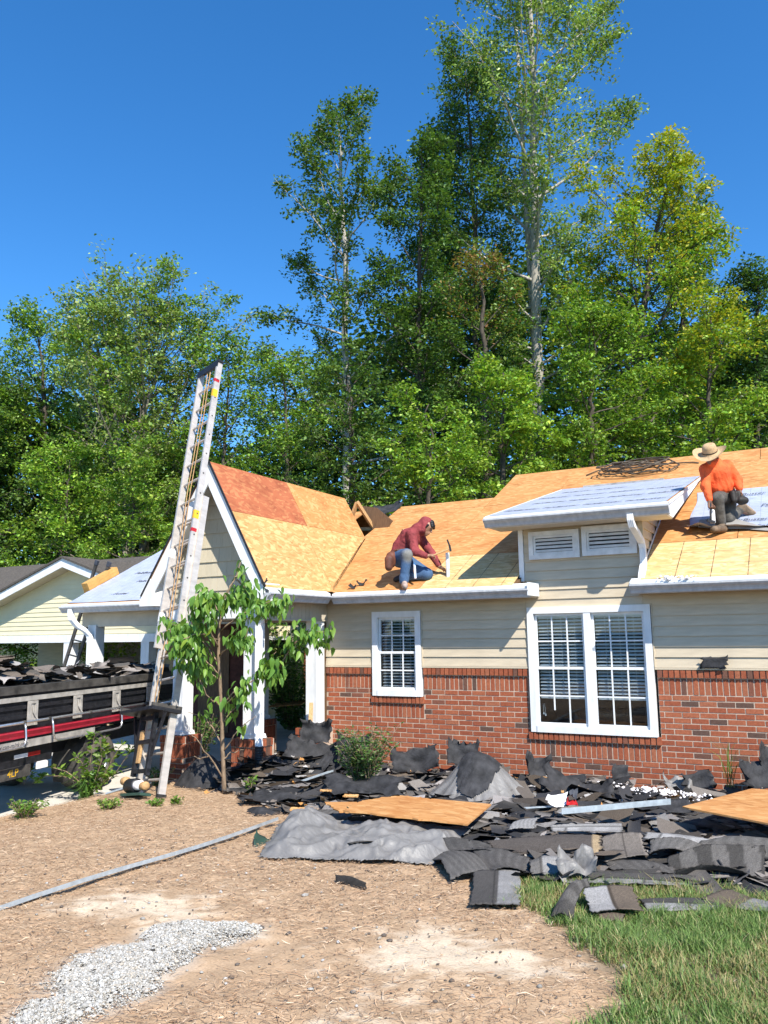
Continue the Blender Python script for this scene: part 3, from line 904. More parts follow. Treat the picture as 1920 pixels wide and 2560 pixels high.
def gsheet(poly, mat, lift=0):
    y0 = min(p[0] for p in poly); s0 = min(p[1] for p in poly)
    o = Vector((RX, y0, RZ)) + r_up * s0 + r_n * lift
    panel('roof_sheet', [(a - y0, c - s0) for a, c in poly], .012, MAT[mat], gable_roof, frame(o, (0, 1, 0), r_up))
V1 = 1.20
gsheet([(GF, 0), (yl - G, 0), (yl - G, 1.217), (GF, 1.217)], 'osb_mid')
gsheet([(yl + G, 0), (-.36, 0), (1.76, V1), (1.76, 1.217), (yl + G, 1.217)], 'osb_mid', .002)
gsheet([(GF, 1.223), (yu - G, 1.223), (yu - G, rl), (GF, rl)], 'osb_red', .001)
gsheet([(yu + G, 1.223), (1.77, 1.223), (1.77, rl), (yu + G, rl)], 'osb_old', .003)
ll = math.hypot(AX - LX, AZ - LZ); l_up = Vector((AX - LX, 0, AZ - LZ)) / ll
panel('roof_sheet', [(0, 0), (3.72, 0), (3.72, ll - .01), (0, ll - .01)], .012, MAT['osb_old'], gable_roof, frame(Vector((LX, 1.77, LZ)), (0, -1, 0), l_up))
# cut away end of the porch ridge: old decking and studs behind it
MB().prism([(AX + .02, 4.30), (-.42, 3.62), (-.12, 3.95), (-.45, 4.22)], (0, 2.25, 0), (1, 0, 0), (0, 0, 1), (0, 1, 0), .014).put('old_decking', MAT['wood_dark'], gable_roof)  # dark wood colour stands in for shade on the decking
p0 = at(893, 1256, y=1.84); p1 = at(933, 1319, n=(0, -S_, 1), c=EZ - S_ * EY); p2 = at(872, 1312, y=1.84)
for a, c in ((p0, p1), (p0, p2)):
    MB().bar(a, c, .04, .09, (0, 1, 0)).put('stud', MAT['wood'], gable_roof)
p3 = at(906, 1322, n=(0, -S_, 1), c=EZ - S_ * EY + .03)
MB().bar(p3 + np.array([-.12, 0, 0]), p1 + np.array([.02, 0, -.02]), .04, .06).put('stud', MAT['wood'], gable_roof)

# rake boards, soffits and returns
FW = .165
def rake(top, bot, inward, name):
    a = np.array([top[0], 0, top[1]]); c = np.array([bot[0], 0, bot[1]]); n = np.array([inward[0], 0, inward[1]])
    return a, c, n
def rake_board(sx, ex_, ez_):
    # outer edge just under the sheathing, inner edge FW inside it
    d = np.array([ex_ - AX, ez_ - AZ]); ln = np.linalg.norm(d); d /= ln
    n = np.array([-d[1] * -sx, d[0] * -sx]) if False else np.array([-sx * abs(d[1]), -abs(d[0])])
    o0 = np.array([AX, AZ]) + n * .016; o1 = np.array([ex_, ez_]) + n * .016
    drop = FW / abs(d[0])
    poly = [(AX, o0[1] - .016 * 0), tuple(o1), tuple(o1 + n * FW + np.array([0, 0])), (AX, o0[1] - drop)]
    MB().prism(poly, (0, GF, 0), (1, 0, 0), (0, 0, 1), (0, 1, 0), .022).put('rake_board', MAT['white'], gable_roof)
    so = np.array([AX, AZ - .06]); s1 = np.array([ex_, ez_]) + n * .05
    MB().prism([tuple(so), tuple(s1), tuple(s1 + n * .012), (AX, so[1] - .03)], (0, GF + .024, 0), (1, 0, 0), (0, 0, 1), (0, 1, 0), .30).put('rake_soffit', MAT['white'], gable_roof)
    MB().bar((AX + sx * .004, GF - .012, AZ + .004), (ex_, GF - .012, ez_ + .004), .018, .028, (0, 1, 0)).put('drip_edge', MAT['black_metal'], gable_roof)
rake_board(1, RX, RZ); rake_board(-1, LX, LZ)
MB().prism([(LX - .03, 2.36), (LX + .26, 2.36), (LX + .26, 2.50), (LX + .15, 2.80), (LX + .03, 2.62), (LX - .03, 2.54)], (0, GF - .006, 0), (1, 0, 0), (0, 0, 1), (0, 1, 0), .36).put('cornice_return', MAT['white'], gable_roof)
MB().prism([(RX - .32, 2.40), (RX - .02, 2.40), (RX - .02, 2.60), (RX - .18, 2.74), (RX - .32, 2.52)], (0, GF - .006, 0), (1, 0, 0), (0, 0, 1), (0, 1, 0), .36).put('cornice_return', MAT['white'], gable_roof)

# gable wall with shakes
gy = -1.64
gw = MB().prism([(LX + .12, 2.34), (RX - .1, 2.34), (RX - .1, 2.62), (AX, AZ - .10), (LX + .12, 2.62)], (0, gy + .01, 0), (1, 0, 0), (0, 0, 1), (0, 1, 0), .03).put('gable_wall', MAT['siding_shake'], house)
z = 2.35
while z < AZ - .2:
    h = .205
    kr = (AZ - .12 - z) / (AZ - RZ) * (RX - AX); kl = (AZ - .12 - z) / (AZ - LZ) * (AX - LX)
    kr2 = max(0, (AZ - .12 - z - h) / (AZ - RZ) * (RX - AX)); kl2 = max(0, (AZ - .12 - z - h) / (AZ - LZ) * (AX - LX))
    kr, kl = min(kr, RX - AX - .1), min(kl, AX - LX - .12); kr2, kl2 = min(kr2, kr), min(kl2, kl)
    x = AX - kl
    while x < AX + kr - .02:
        w = rs.choice([.11, .15, .19, .23]); x1 = min(x + w, AX + kr)
        def top(xx):
            if xx < AX: return z + h if xx >= AX - kl2 else z + h * (xx - (AX - kl)) / max(1e-3, kl - kl2)
            return z + h if xx <= AX + kr2 else z + h * ((AX + kr) - xx) / max(1e-3, kr - kr2)
        ta, tb = max(top(x + .002), z + .004), max(top(x1 - .002), z + .004)
        d = rs.uniform(0, .004)
        b = MB(); pts = [(x + .0015, gy - .020 - d, z), (x1 - .0015, gy - .020 - d, z), (x1 - .0015, gy - .004, tb), (x + .0015, gy - .004, ta)]
        bk = [(p[0], gy + .009, p[2]) for p in pts]
        b.add(pts + bk, [(0, 1, 2, 3), (7, 6, 5, 4), (0, 4, 5, 1), (1, 5, 6, 2), (2, 6, 7, 3), (3, 7, 4, 0)])
        b.put('shake', MAT['siding_shake'], gw)
        x = x1
    z += h
# beams
MB().box((-1.86, -1.73, 2.16), (-.02, -1.70, 2.345)).put('frieze', MAT['white'], house)
MB().box((-1.80, -1.695, 2.14), (-.10, -1.50, 2.40)).put('beam', MAT['soffit'], house)
MB().box((-1.80, -1.49, 2.145), (-1.56, -.10, 2.40)).put('beam', MAT['soffit'], house)
MB().box((-5.35, -.095, 2.12), (-.38, .12, 2.385)).put('beam', MAT['soffit'], house)
side_beam = MB().box((-.36, -1.49, 2.15), (-.125, -.02, 2.42)).put('beam', MAT['soffit'], house)
for k in range(15):
    y = -1.485 + k * .0975
    MB().box((-.124, y + .003, 2.152), (-.110, y + .0945, 2.418)).put('beam_board', MAT['soffit'], side_beam)
MB().box((-.125, -1.50, 2.125), (-.095, -.02, 2.149)).put('beam_trim', MAT['soffit'], side_beam)
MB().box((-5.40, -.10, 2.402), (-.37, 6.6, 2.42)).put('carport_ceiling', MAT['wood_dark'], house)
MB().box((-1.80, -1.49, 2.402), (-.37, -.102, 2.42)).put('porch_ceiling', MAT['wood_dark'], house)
MB().box((-.12, -1.6, 2.425), (.16, -.36, 2.437)).put('soffit', MAT['soffit'], house)
# porch eave gutter
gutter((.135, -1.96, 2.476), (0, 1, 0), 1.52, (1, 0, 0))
MB().box((.11, -1.94, 2.39), (.133, -.36, 2.535)).put('fascia', MAT['white'], house)
MB().prism([(.13, 2.545), (.208, 2.512), (.208, 2.478), (.213, 2.478), (.213, 2.516), (.14, 2.556)], (0, -1.95, 0), (1, 0, 0), (0, 0, 1), (0, 1, 0), 1.52).put('drip_edge', MAT['white'], house)

# carport roof with underlayment
KY, KZ = -.35, 2.53
KL = 4.12
KX = -5.49
km = frame((KX, KY, KZ), (1, 0, 0), (0, CS, SN))
carport_roof = panel('carport_roof', [(0, 0), (4.2, 0), (4.2, KL), (0, KL)], .02, MAT['osb_old'], house, km)
MB().prism([(KX, 0), (-.9, 0), (-.9, 4.2), (KX, 4.2)], (0, KY + KL * CS, KZ + KL * SN), (1, 0, 0), (0, CS, -SN), (0, SN, CS), -.02).put('roof_back', MAT['osb_old'], carport_roof)
um = km.copy(); um.translation += Vector((0, -SN, CS)) * .006
nx, ny = 40, 60
X, Y = np.meshgrid(np.linspace(.015, 3.6, nx), np.linspace(.03, KL - .02, ny))
Zw = .003 + .016 * np.clip(fbm(X * 1.6, Y * 5, 57) - .45, 0, 1) * 2
i = (np.arange(ny - 1)[:, None] * nx + np.arange(nx - 1)[None]).ravel()
me = fast_mesh('underlayment', np.stack([X, Y, Zw], -1).reshape(-1, 3), np.stack([i, i + 1, i + 1 + nx, i + nx], 1), smooth=True)
kul = put('underlayment', me, MAT['underlayment'], carport_roof, mtx=um)
def roof_words(base, pts, parent, size):
    for u, v in pts:
        m = base.copy(); m.translation = base @ Vector((u, v, .012)); lettering('FeltBuster', size, MAT['ink'], parent, m, shear=.25)
roof_words(km, [(.92, .36), (1.18, .92), (1.70, 2.05), (1.95, .62), (1.55, 1.5), (2.15, 1.55), (.75, 1.35)], carport_roof, .135)
MB().prism([(KY - .002, KZ - .15), (KY - .002, KZ - .022), (KY + KL * CS, KZ + KL * SN - .022), (KY + KL * CS, KZ + KL * SN - .15)], (KX, 0, 0), (0, 1, 0), (0, 0, 1), (1, 0, 0), .022).put('rake_board', MAT['white'], carport_roof)
MB().box((KX + .025, KY + .002, KZ - .15), (-1.9, KY + .024, KZ - .02)).put('fascia', MAT['white'], house)
MB().box((KX + .025, KY + .026, KZ - .15), (-1.9, -.10, KZ - .135)).put('soffit', MAT['soffit'], house)
MB().prism([(KY - .085, KZ - .055), (KY - .081, KZ - .055), (KY - .08, KZ - .022), (KY + .01, KZ - .002), (KY + .01, KZ + .004), (KY - .085, KZ - .02)], (KX - .03, 0, 0), (0, 1, 0), (0, 0, 1), (1, 0, 0), 3.7).put('drip_edge', MAT['white'], house)
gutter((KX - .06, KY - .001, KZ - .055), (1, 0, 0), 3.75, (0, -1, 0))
MB().prism([(-.2, 2.42), (-.2, 2.58), (3.3, 4.33), (3.3, 2.42)], (KX + .05, 0, 0), (0, 1, 0), (0, 0, 1), (1, 0, 0), .03).put('gable_wall', MAT['siding'], house)

# posts on brick piers
def pier(x, y, zt=.56, h=.21, faces='fr', zb=-.12):
    b = MB().box((x - h + .012, y - h + .012, zb), (x + h - .012, y + h - .012, zt - .015))
    p = b.put('pier', MAT['mortar'], house, loc=None)
    for fc in faces:
        n, t = {'f': ((0, -1), (1, 0)), 'r': ((1, 0), (0, 1)), 'b': ((0, 1), (-1, 0)), 'l': ((-1, 0), (0, -1))}[fc]
        def br(u0, u1, z0, z1, out, name):
            if u1 - u0 < .02: return
            cu = (u0 + u1) / 2
            c = (x + n[0] * (h - .03 + out) + t[0] * cu, y + n[1] * (h - .03 + out) + t[1] * cu, (z0 + z1) / 2)
            s = (abs(t[0]) * (u1 - u0) + abs(n[0]) * .06, abs(t[1]) * (u1 - u0) + abs(n[1]) * .06, z1 - z0)
            put(name, CUBE, None, p, c, scale=s)
        e = h - (.0 if fc in 'fb' else .062)
        k = 6; w = 2 * e / k
        for q in range(k):
            br(-e + q * w + J / 2, -e + (q + 1) * w - J / 2, zt - .1 + J / 2, zt - .002, .014, 'rowlock_brick')
            br(-e + q * w + J / 2, -e + (q + 1) * w - J / 2, zt - .3 + J / 2, zt - .1 - J / 2, 0, 'soldier_brick')
        c = 0; zz = zt - .3
        while zz > zb + .03:
            st = -e if c % 2 == 0 else -e - .1
            u = st
            while u < e:
                br(max(u, -e) + J / 2, min(u + BL, e) - J / 2, zz - BH + J / 2, zz - J / 2, rs.uniform(-.002, .002), 'brick'); u += BL
            zz -= BH; c += 1
    return p
def post(x, y, z0=.56, z1=2.15, w=.20, faces='fr', mat='white'):
    b = MB()
    b.box((x - w / 2, y - w / 2, z0 + .05), (x + w / 2, y + w / 2, z1))
    p = b.put('post', MAT[mat], house)
    MB().prism([(-w / 2 - .03, 0), (w / 2 + .03, 0), (w / 2 + .012, .05), (-w / 2 - .012, .05)], (x, y - w / 2 - .02, z0), (1, 0, 0), (0, 0, 1), (0, 1, 0), w + .04).put('post_base', MAT[mat], p)
    for k in (-1, 1):
        MB().box((x + k * (w / 2 - .018) - .015, y - w / 2 - .006, z0 + .06), (x + k * (w / 2 - .018) + .015, y - w / 2, z1 - .01)).put('corner_trim', MAT[mat], p)
    return p
for (x, y, fc) in ((-1.52, -1.62, 'fr'), (-.30, -1.58, 'frl'), (-5.06, -.02, 'fr'), (-.22, -.18, 'f'), (-1.75, .5, 'fr')):
    pier(x, y, faces=fc); post(x, y)
pe = at(532, 1745, z=.56)
pier(pe[0], pe[1], faces='fr'); post(pe[0], pe[1])
# downspout of the porch with its corrugated drain pipe
dsx, dsy = -.10, -1.74
sweep([(.19, -1.86, 2.40), (.19, -1.86, 2.33), (.17, -1.85, 2.27), (-.06, -1.76, 2.14), (-.10, -1.745, 2.06), (-.10, -1.745, 1.9), (-.10, -1.745, .95), (-.10, -1.745, .74), (-.07, -1.78, .66), (-.02, -1.83, .55), (-.005, -1.845, .48)], .085, .062, (1, 0, 0), 4).put('downspout', MAT['white'], house)
dp = MB(); pz = np.linspace(.50, .12, 26)
dp.tube([(-.005, -1.845, q) for q in pz], [.055 + (.006 if k % 2 else 0) for k in range(26)], 14)
dp.put('drain_pipe', MAT['black_plastic'], house)
# downspout elbow at the carport corner
sweep([(-5.28, -.42, 2.44), (-5.28, -.42, 2.35), (-5.27, -.41, 2.26), (-5.20, -.34, 2.14), (-5.10, -.24, 2.05), (-5.05, -.19, 1.97), (-5.04, -.17, 1.88), (-5.04, -.17, 1.2), (-5.04, -.17, .62)], .10, .07, (1, 0, 0), 4).put('downspout', MAT['white'], house)
# rear wall of the carport store
rw = MB().box((-5.25, 2.6, -.1), (-3.35, 2.7, 2.4)).put('store_wall', MAT['brick_shaded'], house)  # carport shade is painted into this brick
MB().box((-4.9, 2.58, 0), (-4.1, 2.599, 2.05)).put('door', MAT['wood_dark'], rw)
MB().box((-.20, -.02, -.1), (-.135, 2.6, 2.4)).put('side_wall', MAT['wood_dark'], house)
# ---------------------------------------------------------------- trees
def unit(a):
    return a / (np.linalg.norm(a, axis=-1, keepdims=True) + 1e-12)
def leaf_mesh(name, P, Nrm, size, tint, rng, aspect=.55, droop=0.0):
    n = len(P)
    ax = unit(rng.normal(size=(n, 3)))
    ax = unit(ax - Nrm * (ax * Nrm).sum(1, keepdims=True))
    sd = np.cross(Nrm, ax)
    s = size * rng.uniform(.65, 1.25, (n, 1))
    if droop:
        ax = unit(ax + np.array([0, 0, -droop]))
    a = P - ax * s * .5; t = P + ax * s * .5
    fold = Nrm * s * .10
    l = P + sd * s * aspect * .5 + fold - ax * s * .08; r = P - sd * s * aspect * .5 + fold - ax * s * .08
    v = np.stack([a, r, t, l], 1).reshape(-1, 3)
    q = np.arange(4 * n).reshape(-1, 4)
    return fast_mesh(name, v, q, np.repeat(tint, 4, 0))
def palette(n, rng, cols, w):
    w = np.array(w, float); w /= w.sum()
    c = np.array(cols)[rng.choice(len(cols), n, p=w)]
    return c * rng.uniform(.75, 1.25, (n, 1)) * rng.uniform(.9, 1.1, (n, 3))
GREEN = [(0.162, 0.288, 0.039), (0.118, 0.228, 0.034), (0.215, 0.347, 0.048), (0.301, 0.417, 0.055)]
DARK = [(0.084, 0.166, 0.036), (0.064, 0.128, 0.031), (0.115, 0.204, 0.04), (0.157, 0.244, 0.042)]
BRIGHT = [(0.179, 0.322, 0.038), (0.137, 0.259, 0.033), (0.238, 0.393, 0.046), (0.325, 0.439, 0.055)]
OLIVE = [(0.222, 0.332, 0.083), (0.172, 0.272, 0.07), (0.302, 0.413, 0.11), (0.362, 0.444, 0.139)]
YELLOW = [(0.418, 0.432, 0.034), (0.312, 0.391, 0.036), (0.522, 0.45, 0.034), (0.226, 0.333, 0.039)]
RUST = [(0.264, 0.156, 0.054), (0.204, 0.18, 0.048), (0.168, 0.204, 0.048), (0.336, 0.204, 0.072)]

def tree(name, label, seed, trunk, env, lo, limbs, leaves, lsize, cols, w=(3, 3, 3, 1), bark='bark_pale', r0=.14, elev=(15, 60), spray=.42, flat=.30, top_cols=None, top_from=.7, group='trees behind the house', twigs=True, fork=None, clear=0.0):
    rng = np.random.default_rng(seed)
    trunk = np.asarray(trunk, float)
    # smooth the trunk
    tt = np.linspace(0, len(trunk) - 1, 22)
    T = np.stack([np.interp(tt, np.arange(len(trunk)), trunk[:, k]) for k in range(3)], 1)
    T[1:-1] += rng.normal(0, .035, (20, 3)) * np.array([1, 1, 0])
    H0, H1 = T[0, 2], T[-1, 2]
    base = Vector(T[0])
    root = thing(name, label, 'tree', base, group)
    b = MB()
    tr = lambda f: r0 * (1 - f) ** .8 + .012
    b.tube(T, [tr(f) for f in np.linspace(0, 1, 22)], 8)
    def on_trunk(h):
        return np.array([np.interp(h, T[:, 2], T[:, k]) for k in range(2)] + [h])
    sprays = []
    ex, ey = zip(*env)
    for i in range(limbs):
        t = (i + rng.uniform(0, 1)) / limbs
        h = H0 + (H1 - H0) * (lo + (1 - lo) * t * .985)
        az = i * 2.39996 + rng.uniform(-.5, .5)
        Ln = np.interp(t, ex, ey) * rng.uniform(.72, 1.12)
        el = math.radians(np.interp(t, [0, 1], elev) + rng.uniform(-10, 10))
        Ln3 = Ln / max(.45, math.cos(el))
        d = np.array([math.cos(az) * math.cos(el), math.sin(az) * math.cos(el), math.sin(el)])
        p = on_trunk(h - .12 * Ln3); pts = [p.copy()]; k = 6
        for j in range(k):
            d = unit(d + np.array([0, 0, .05]) + rng.normal(0, .11, 3))
            p = p + d * Ln3 / k; pts.append(p.copy())
        pts = np.array(pts)
        rr = min(tr((h - H0) / (H1 - H0)) * .55, .02 + .018 * Ln3)
        b.tube(pts, np.linspace(rr, .008, k + 1), 5, cap=False)
        ns = int(3 + Ln3 * 2.6)
        for s in range(ns):
            f = rng.uniform(max(.22, clear), 1.0)
            q = np.array([np.interp(f * k, np.arange(k + 1), pts[:, c]) for c in range(3)])
            dd = pts[min(k, int(f * k) + 1)] - pts[int(min(f, .999) * k)]
            dd = unit(dd + rng.normal(0, .75, 3) * np.linalg.norm(dd) + np.array([0, 0, .1]) * np.linalg.norm(dd))
            Ls = (.30 + .32 * Ln3 * (1.1 - f)) * rng.uniform(.7, 1.2)
            sp = [q]
            for j in range(3):
                dd = unit(dd + rng.normal(0, .18, 3)); sp.append(sp[-1] + dd * Ls / 3)
            sp = np.array(sp)
            if twigs:
                b.tube(sp, [.012, .009, .007, .004], 3, cap=False)
            for j in (1, 2, 3):
                sprays.append((sp[j], .75 + .25 * rng.random(), t))
            sprays.append(((sp[2] + sp[3]) / 2 + rng.normal(0, .1, 3), 1.0, t))
    b.put('trunk', MAT[bark], root, smooth=True)
    S = np.array([s[0] for s in sprays]); R = np.array([s[1] for s in sprays]); TT = np.array([s[2] for s in sprays])
    idx = rng.integers(0, len(S), leaves)
    rad = spray * R[idx] * np.sqrt(rng.random(leaves)); th = rng.uniform(0, 2 * PI, leaves)
    tilt = rng.normal(0, .22, (len(S), 2))[idx]
    dx, dy = rad * np.cos(th), rad * np.sin(th)
    dzv = dx * tilt[:, 0] + dy * tilt[:, 1] + rng.normal(0, flat * spray * .5, leaves) - .25 * rad ** 2
    P = S[idx] + np.stack([dx, dy, dzv], 1)
    Nm = unit(np.stack([tilt[:, 0] * -1, tilt[:, 1] * -1, np.ones(leaves)], 1) + rng.normal(0, .55, (leaves, 3)))
    tint = palette(leaves, rng, cols, w)
    bright = rng.uniform(.68, 1.28, len(S))[idx]
    tint = tint * bright[:, None]
    if top_cols is not None:
        m = (TT[idx] + rng.normal(0, .12, leaves)) > top_from
        tint[m] = palette(int(m.sum()), rng, top_cols, (3, 3, 2, 2))
    me = leaf_mesh('crown', P, Nm, lsize, tint, rng)
    put('crown', me, MAT['leaf'], root)
    return root
def px(Z, *pts):
    return [at(u, v, Z=Z) for u, v in pts]
def grounded(Z, *pts):
    """trunk line through measured points, continued down to the soil"""
    p = px(Z, *pts); a, c = p[0], p[1]
    g = a + (a - c) * ((a[2] + .35) / max(.5, (c[2] - a[2])))
    g = np.array([a[0] + (g[0] - a[0]) * .3, a[1] + (g[1] - a[1]) * .3, -.35])
    return [g] + p

# slim poplar with the sparse open crown, left of centre
tree('poplar_tree', 'slender open crowned poplar rising alone against the sky above the porch ridge', 11, grounded(29, (868, 1150), (868, 900), (862, 640), (852, 420), (846, 300)), [(0, 3.6), (.25, 4.3), (.45, 3.0), (.7, 2.4), (.9, 1.5), (1, .6)], .42, 32, 20000, .15, DARK, (2, 1, 3, 3), 'bark_tulip', .17, (10, 60), .32, .6, clear=.3)
# towering tulip tree
tree('tulip_tree', 'tallest tree with two pale trunks running out of the top of the photo', 12, grounded(30, (1340, 1150), (1343, 900), (1338, 560), (1332, 250), (1322, -60), (1318, -190)), [(0, 2.3), (.2, 2.6), (.42, 3.9), (.62, 4.3), (.8, 3.8), (1, 1.0)], .40, 48, 42000, .15, OLIVE, (3, 3, 3, 2), 'bark_tulip', .27, (12, 62), .40, .5, clear=.2)
b2 = MB(); T2 = px(30.4, (1352, 1150), (1330, 760), (1316, 520), (1306, 330), (1290, 60)); T2 = [np.array([T2[0][0] + .1, T2[0][1], -.35])] + T2
t2 = thing('tulip_tree', 'thinner pale trunk standing close beside the tallest tree', 'tree', Vector(T2[0]), 'trees behind the house')
b2.tube(np.array(T2), np.linspace(.17, .05, len(T2)), 8); b2.put('trunk', MAT['bark_tulip'], t2, smooth=True)
# dense dark trees of the middle
tree('hickory_tree', 'narrow dense dark green tree next to the slender poplar', 13, grounded(27, (1045, 1200), (1045, 900), (1050, 600), (1052, 360)), [(0, 1.9), (.3, 2.1), (.6, 1.8), (.85, 1.35), (1, .5)], .26, 46, 24000, .14, DARK, (3, 3, 3, 1), 'bark_dark', .15, (5, 50), .46, .35)
tree('oak_tree', 'tall dark leafy tree filling the gap behind the tallest pale trunk', 14, grounded(31, (1195, 1200), (1190, 800), (1180, 450), (1165, 150)), [(0, 2.2), (.4, 2.5), (.75, 2.3), (1, .7)], .25, 52, 27000, .145, DARK, (2, 3, 3, 2), 'bark_dark', .17, (8, 52), .5, .4)
tree('oak_tree', 'rust tipped tree of middle height in front of the dark trees', 15, grounded(24, (1215, 1160), (1212, 960), (1205, 760), (1200, 650)), [(0, 1.6), (.4, 1.8), (.8, 1.2), (1, .4)], .30, 26, 14000, .12, DARK, (2, 2, 3, 2), 'bark_dark', .14, (10, 50), .42, .35, top_cols=RUST, top_from=.86)
tree('oak_tree', 'thin dark tree rising between the hickory and the tallest pale trunk', 23, grounded(33, (1110, 1200), (1118, 700), (1125, 300)), [(0, 1.6), (.4, 2.0), (.75, 1.8), (1, .5)], .25, 40, 20000, .15, DARK, (3, 3, 2, 1), 'bark_dark', .13, (8, 52), .5, .4)
# yellow green maple to the right and its neighbours
tree('maple_tree', 'tall yellow green maple with a golden top right of the tallest tree', 16, grounded(25, (1600, 1150), (1598, 900), (1620, 650), (1665, 480), (1690, 370)), [(0, 3.1), (.3, 3.6), (.55, 3.4), (.75, 2.4), (.9, 1.3), (1, .5)], .16, 68, 46000, .13, BRIGHT, (3, 3, 3, 2), 'bark_dark', .15, (5, 50), .40, .20, top_cols=YELLOW, top_from=.66)
tree('maple_tree', 'dark green maple with reaching boughs behind the golden topped maple', 17, grounded(28, (1700, 1150), (1705, 900), (1715, 640), (1722, 520)), [(0, 2.7), (.35, 3.0), (.65, 2.4), (1, .6)], .2, 48, 28000, .145, DARK, (2, 2, 3, 2), 'bark_dark', .16, (5, 48), .5, .25)
tree('maple_tree', 'leafy dark tree cut off by the photo edge above the man in orange', 18, grounded(27, (1890, 1150), (1892, 900), (1895, 690)), [(0, 2.6), (.4, 2.6), (.8, 1.5), (1, .5)], .15, 50, 30000, .14, DARK, (3, 3, 2, 1), 'bark_dark', .15, (5, 50), .5, .25)
tree('maple_tree', 'low bright green maple in layered sprays behind the roof ridge', 19, grounded(20, (1255, 1150), (1256, 1080), (1258, 930)), [(0, 1.6), (.4, 1.7), (.8, 1.1), (1, .5)], .30, 34, 17000, .115, BRIGHT, (2, 2, 3, 3), 'bark_dark', .09, (0, 38), .36, .14)
tree('maple_tree', 'broad bright green maple low behind the coiled hose on the ridge', 20, grounded(21, (1480, 1150), (1482, 1000), (1486, 790)), [(0, 2.0), (.4, 2.1), (.8, 1.4), (1, .5)], .28, 42, 22000, .115, GREEN, (3, 3, 3, 2), 'bark_dark', .10, (0, 40), .36, .14)
tree('maple_tree', 'spreading yellow green maple low at the right behind the orange roof', 21, grounded(21, (1770, 1150), (1772, 1000), (1778, 770)), [(0, 2.0), (.4, 2.2), (.8, 1.4), (1, .5)], .25, 42, 25000, .115, BRIGHT, (3, 2, 3, 3), 'bark_dark', .10, (0, 40), .38, .14, top_cols=YELLOW, top_from=.8)
tree('dogwood_tree', 'bright layered small tree over the middle of the low roof ridge', 22, grounded(18, (1075, 1250), (1075, 1150), (1072, 1010)), [(0, 1.5), (.5, 1.7), (1, .6)], .25, 26, 13000, .105, BRIGHT, (2, 3, 3, 2), 'bark_dark', .06, (-5, 30), .34, .12)
tree('dogwood_tree', 'green layered tree standing just behind the porch ridge', 24, grounded(21, (880, 1230), (878, 1080), (872, 905)), [(0, 2.0), (.4, 2.0), (.8, 1.3), (1, .5)], .18, 40, 18000, .112, DARK, (3, 2, 3, 3), 'bark_dark', .08, (-5, 34), .36, .13)
tree('dogwood_tree', 'loose green tree left of the slender poplar over the red sheathing', 25, grounded(24, (720, 1200), (715, 1050), (700, 900)), [(0, 2.1), (.5, 2.2), (.85, 1.5), (1, .6)], .2, 34, 16000, .12, GREEN, (3, 3, 3, 1), 'bark_dark', .08, (0, 42), .48, .2)
# the big trees of the left
tree('maple_tree', 'big spreading maple with several pale stems above the carport', 26, grounded(32, (362, 1230), (362, 1080), (354, 940), (348, 790)), [(0, 4.61), (.3, 4.99), (.6, 4.35), (.85, 2.82), (1, 1.02)], .22, 56, 25000, .155, OLIVE, (3, 2, 3, 3), 'bark_pale', .22, (22, 64), .40, .35)
for k, (pts, lab) in enumerate(((((330, 1225), (345, 1070), (395, 930), (440, 800)), 'pale second stem leaning right beside the big left maple'), (((318, 1228), (300, 1080), (262, 930), (215, 800)), 'pale third stem leaning left beside the big left maple'))):
    T2 = px(31.5 - k * .4, *pts); T2 = [np.array([T2[0][0], T2[0][1], -.35])] + T2
    tree('maple_tree', lab, 60 + k, T2, [(0, 2.30), (.5, 3.07), (.8, 2.30), (1, 0.90)], .45, 24, 12500, .155, OLIVE if k else GREEN, (3, 2, 3, 3), 'bark_pale', .15, (20, 60), .38, .35)
tree('maple_tree', 'dense green maple at the left photo edge above the garage roof', 27, grounded(35, (120, 1330), (115, 1120), (105, 920), (92, 820)), [(0, 3.58), (.35, 4.10), (.7, 3.46), (1, 1.02)], .12, 54, 27000, .16, GREEN, (3, 3, 3, 2), 'bark_dark', .16, (8, 55), .5, .3)
tree('maple_tree', 'low bright green tree between the garage roof and the carport roof', 28, grounded(29, (150, 1390), (165, 1290), (175, 1150)), [(0, 2.30), (.5, 2.69), (1, 1.02)], .15, 36, 19000, .135, BRIGHT, (3, 2, 3, 2), 'bark_dark', .08, (0, 45), .42, .25)
tree('maple_tree', 'low leafy tree directly behind the gable apex and the tall ladder', 29, grounded(27, (335, 1330), (335, 1270), (330, 1150)), [(0, 2.05), (.5, 2.18), (1, 0.90)], .1, 30, 15000, .135, GREEN, (3, 2, 3, 2), 'bark_dark', .08, (0, 45), .42, .25)
tree('maple_tree', 'loose airy tree to the right of the ladder top against the sky', 30, grounded(30, (560, 1180), (565, 1050), (575, 880)), [(0, 2.30), (.5, 2.56), (.85, 1.79), (1, 0.77)], .2, 26, 9500, .155, GREEN, (3, 3, 3, 1), 'bark_dark', .09, (10, 52), .46, .35)
tree('maple_tree', 'dark tree at the far left edge low beside the garage roof', 31, grounded(33, (-20, 1380), (-20, 1200), (-15, 960)), [(0, 2.82), (.5, 2.94), (1, 1.02)], .1, 40, 18000, .15, DARK, (2, 2, 3, 3), 'bark_dark', .1, (5, 50), .46, .3)

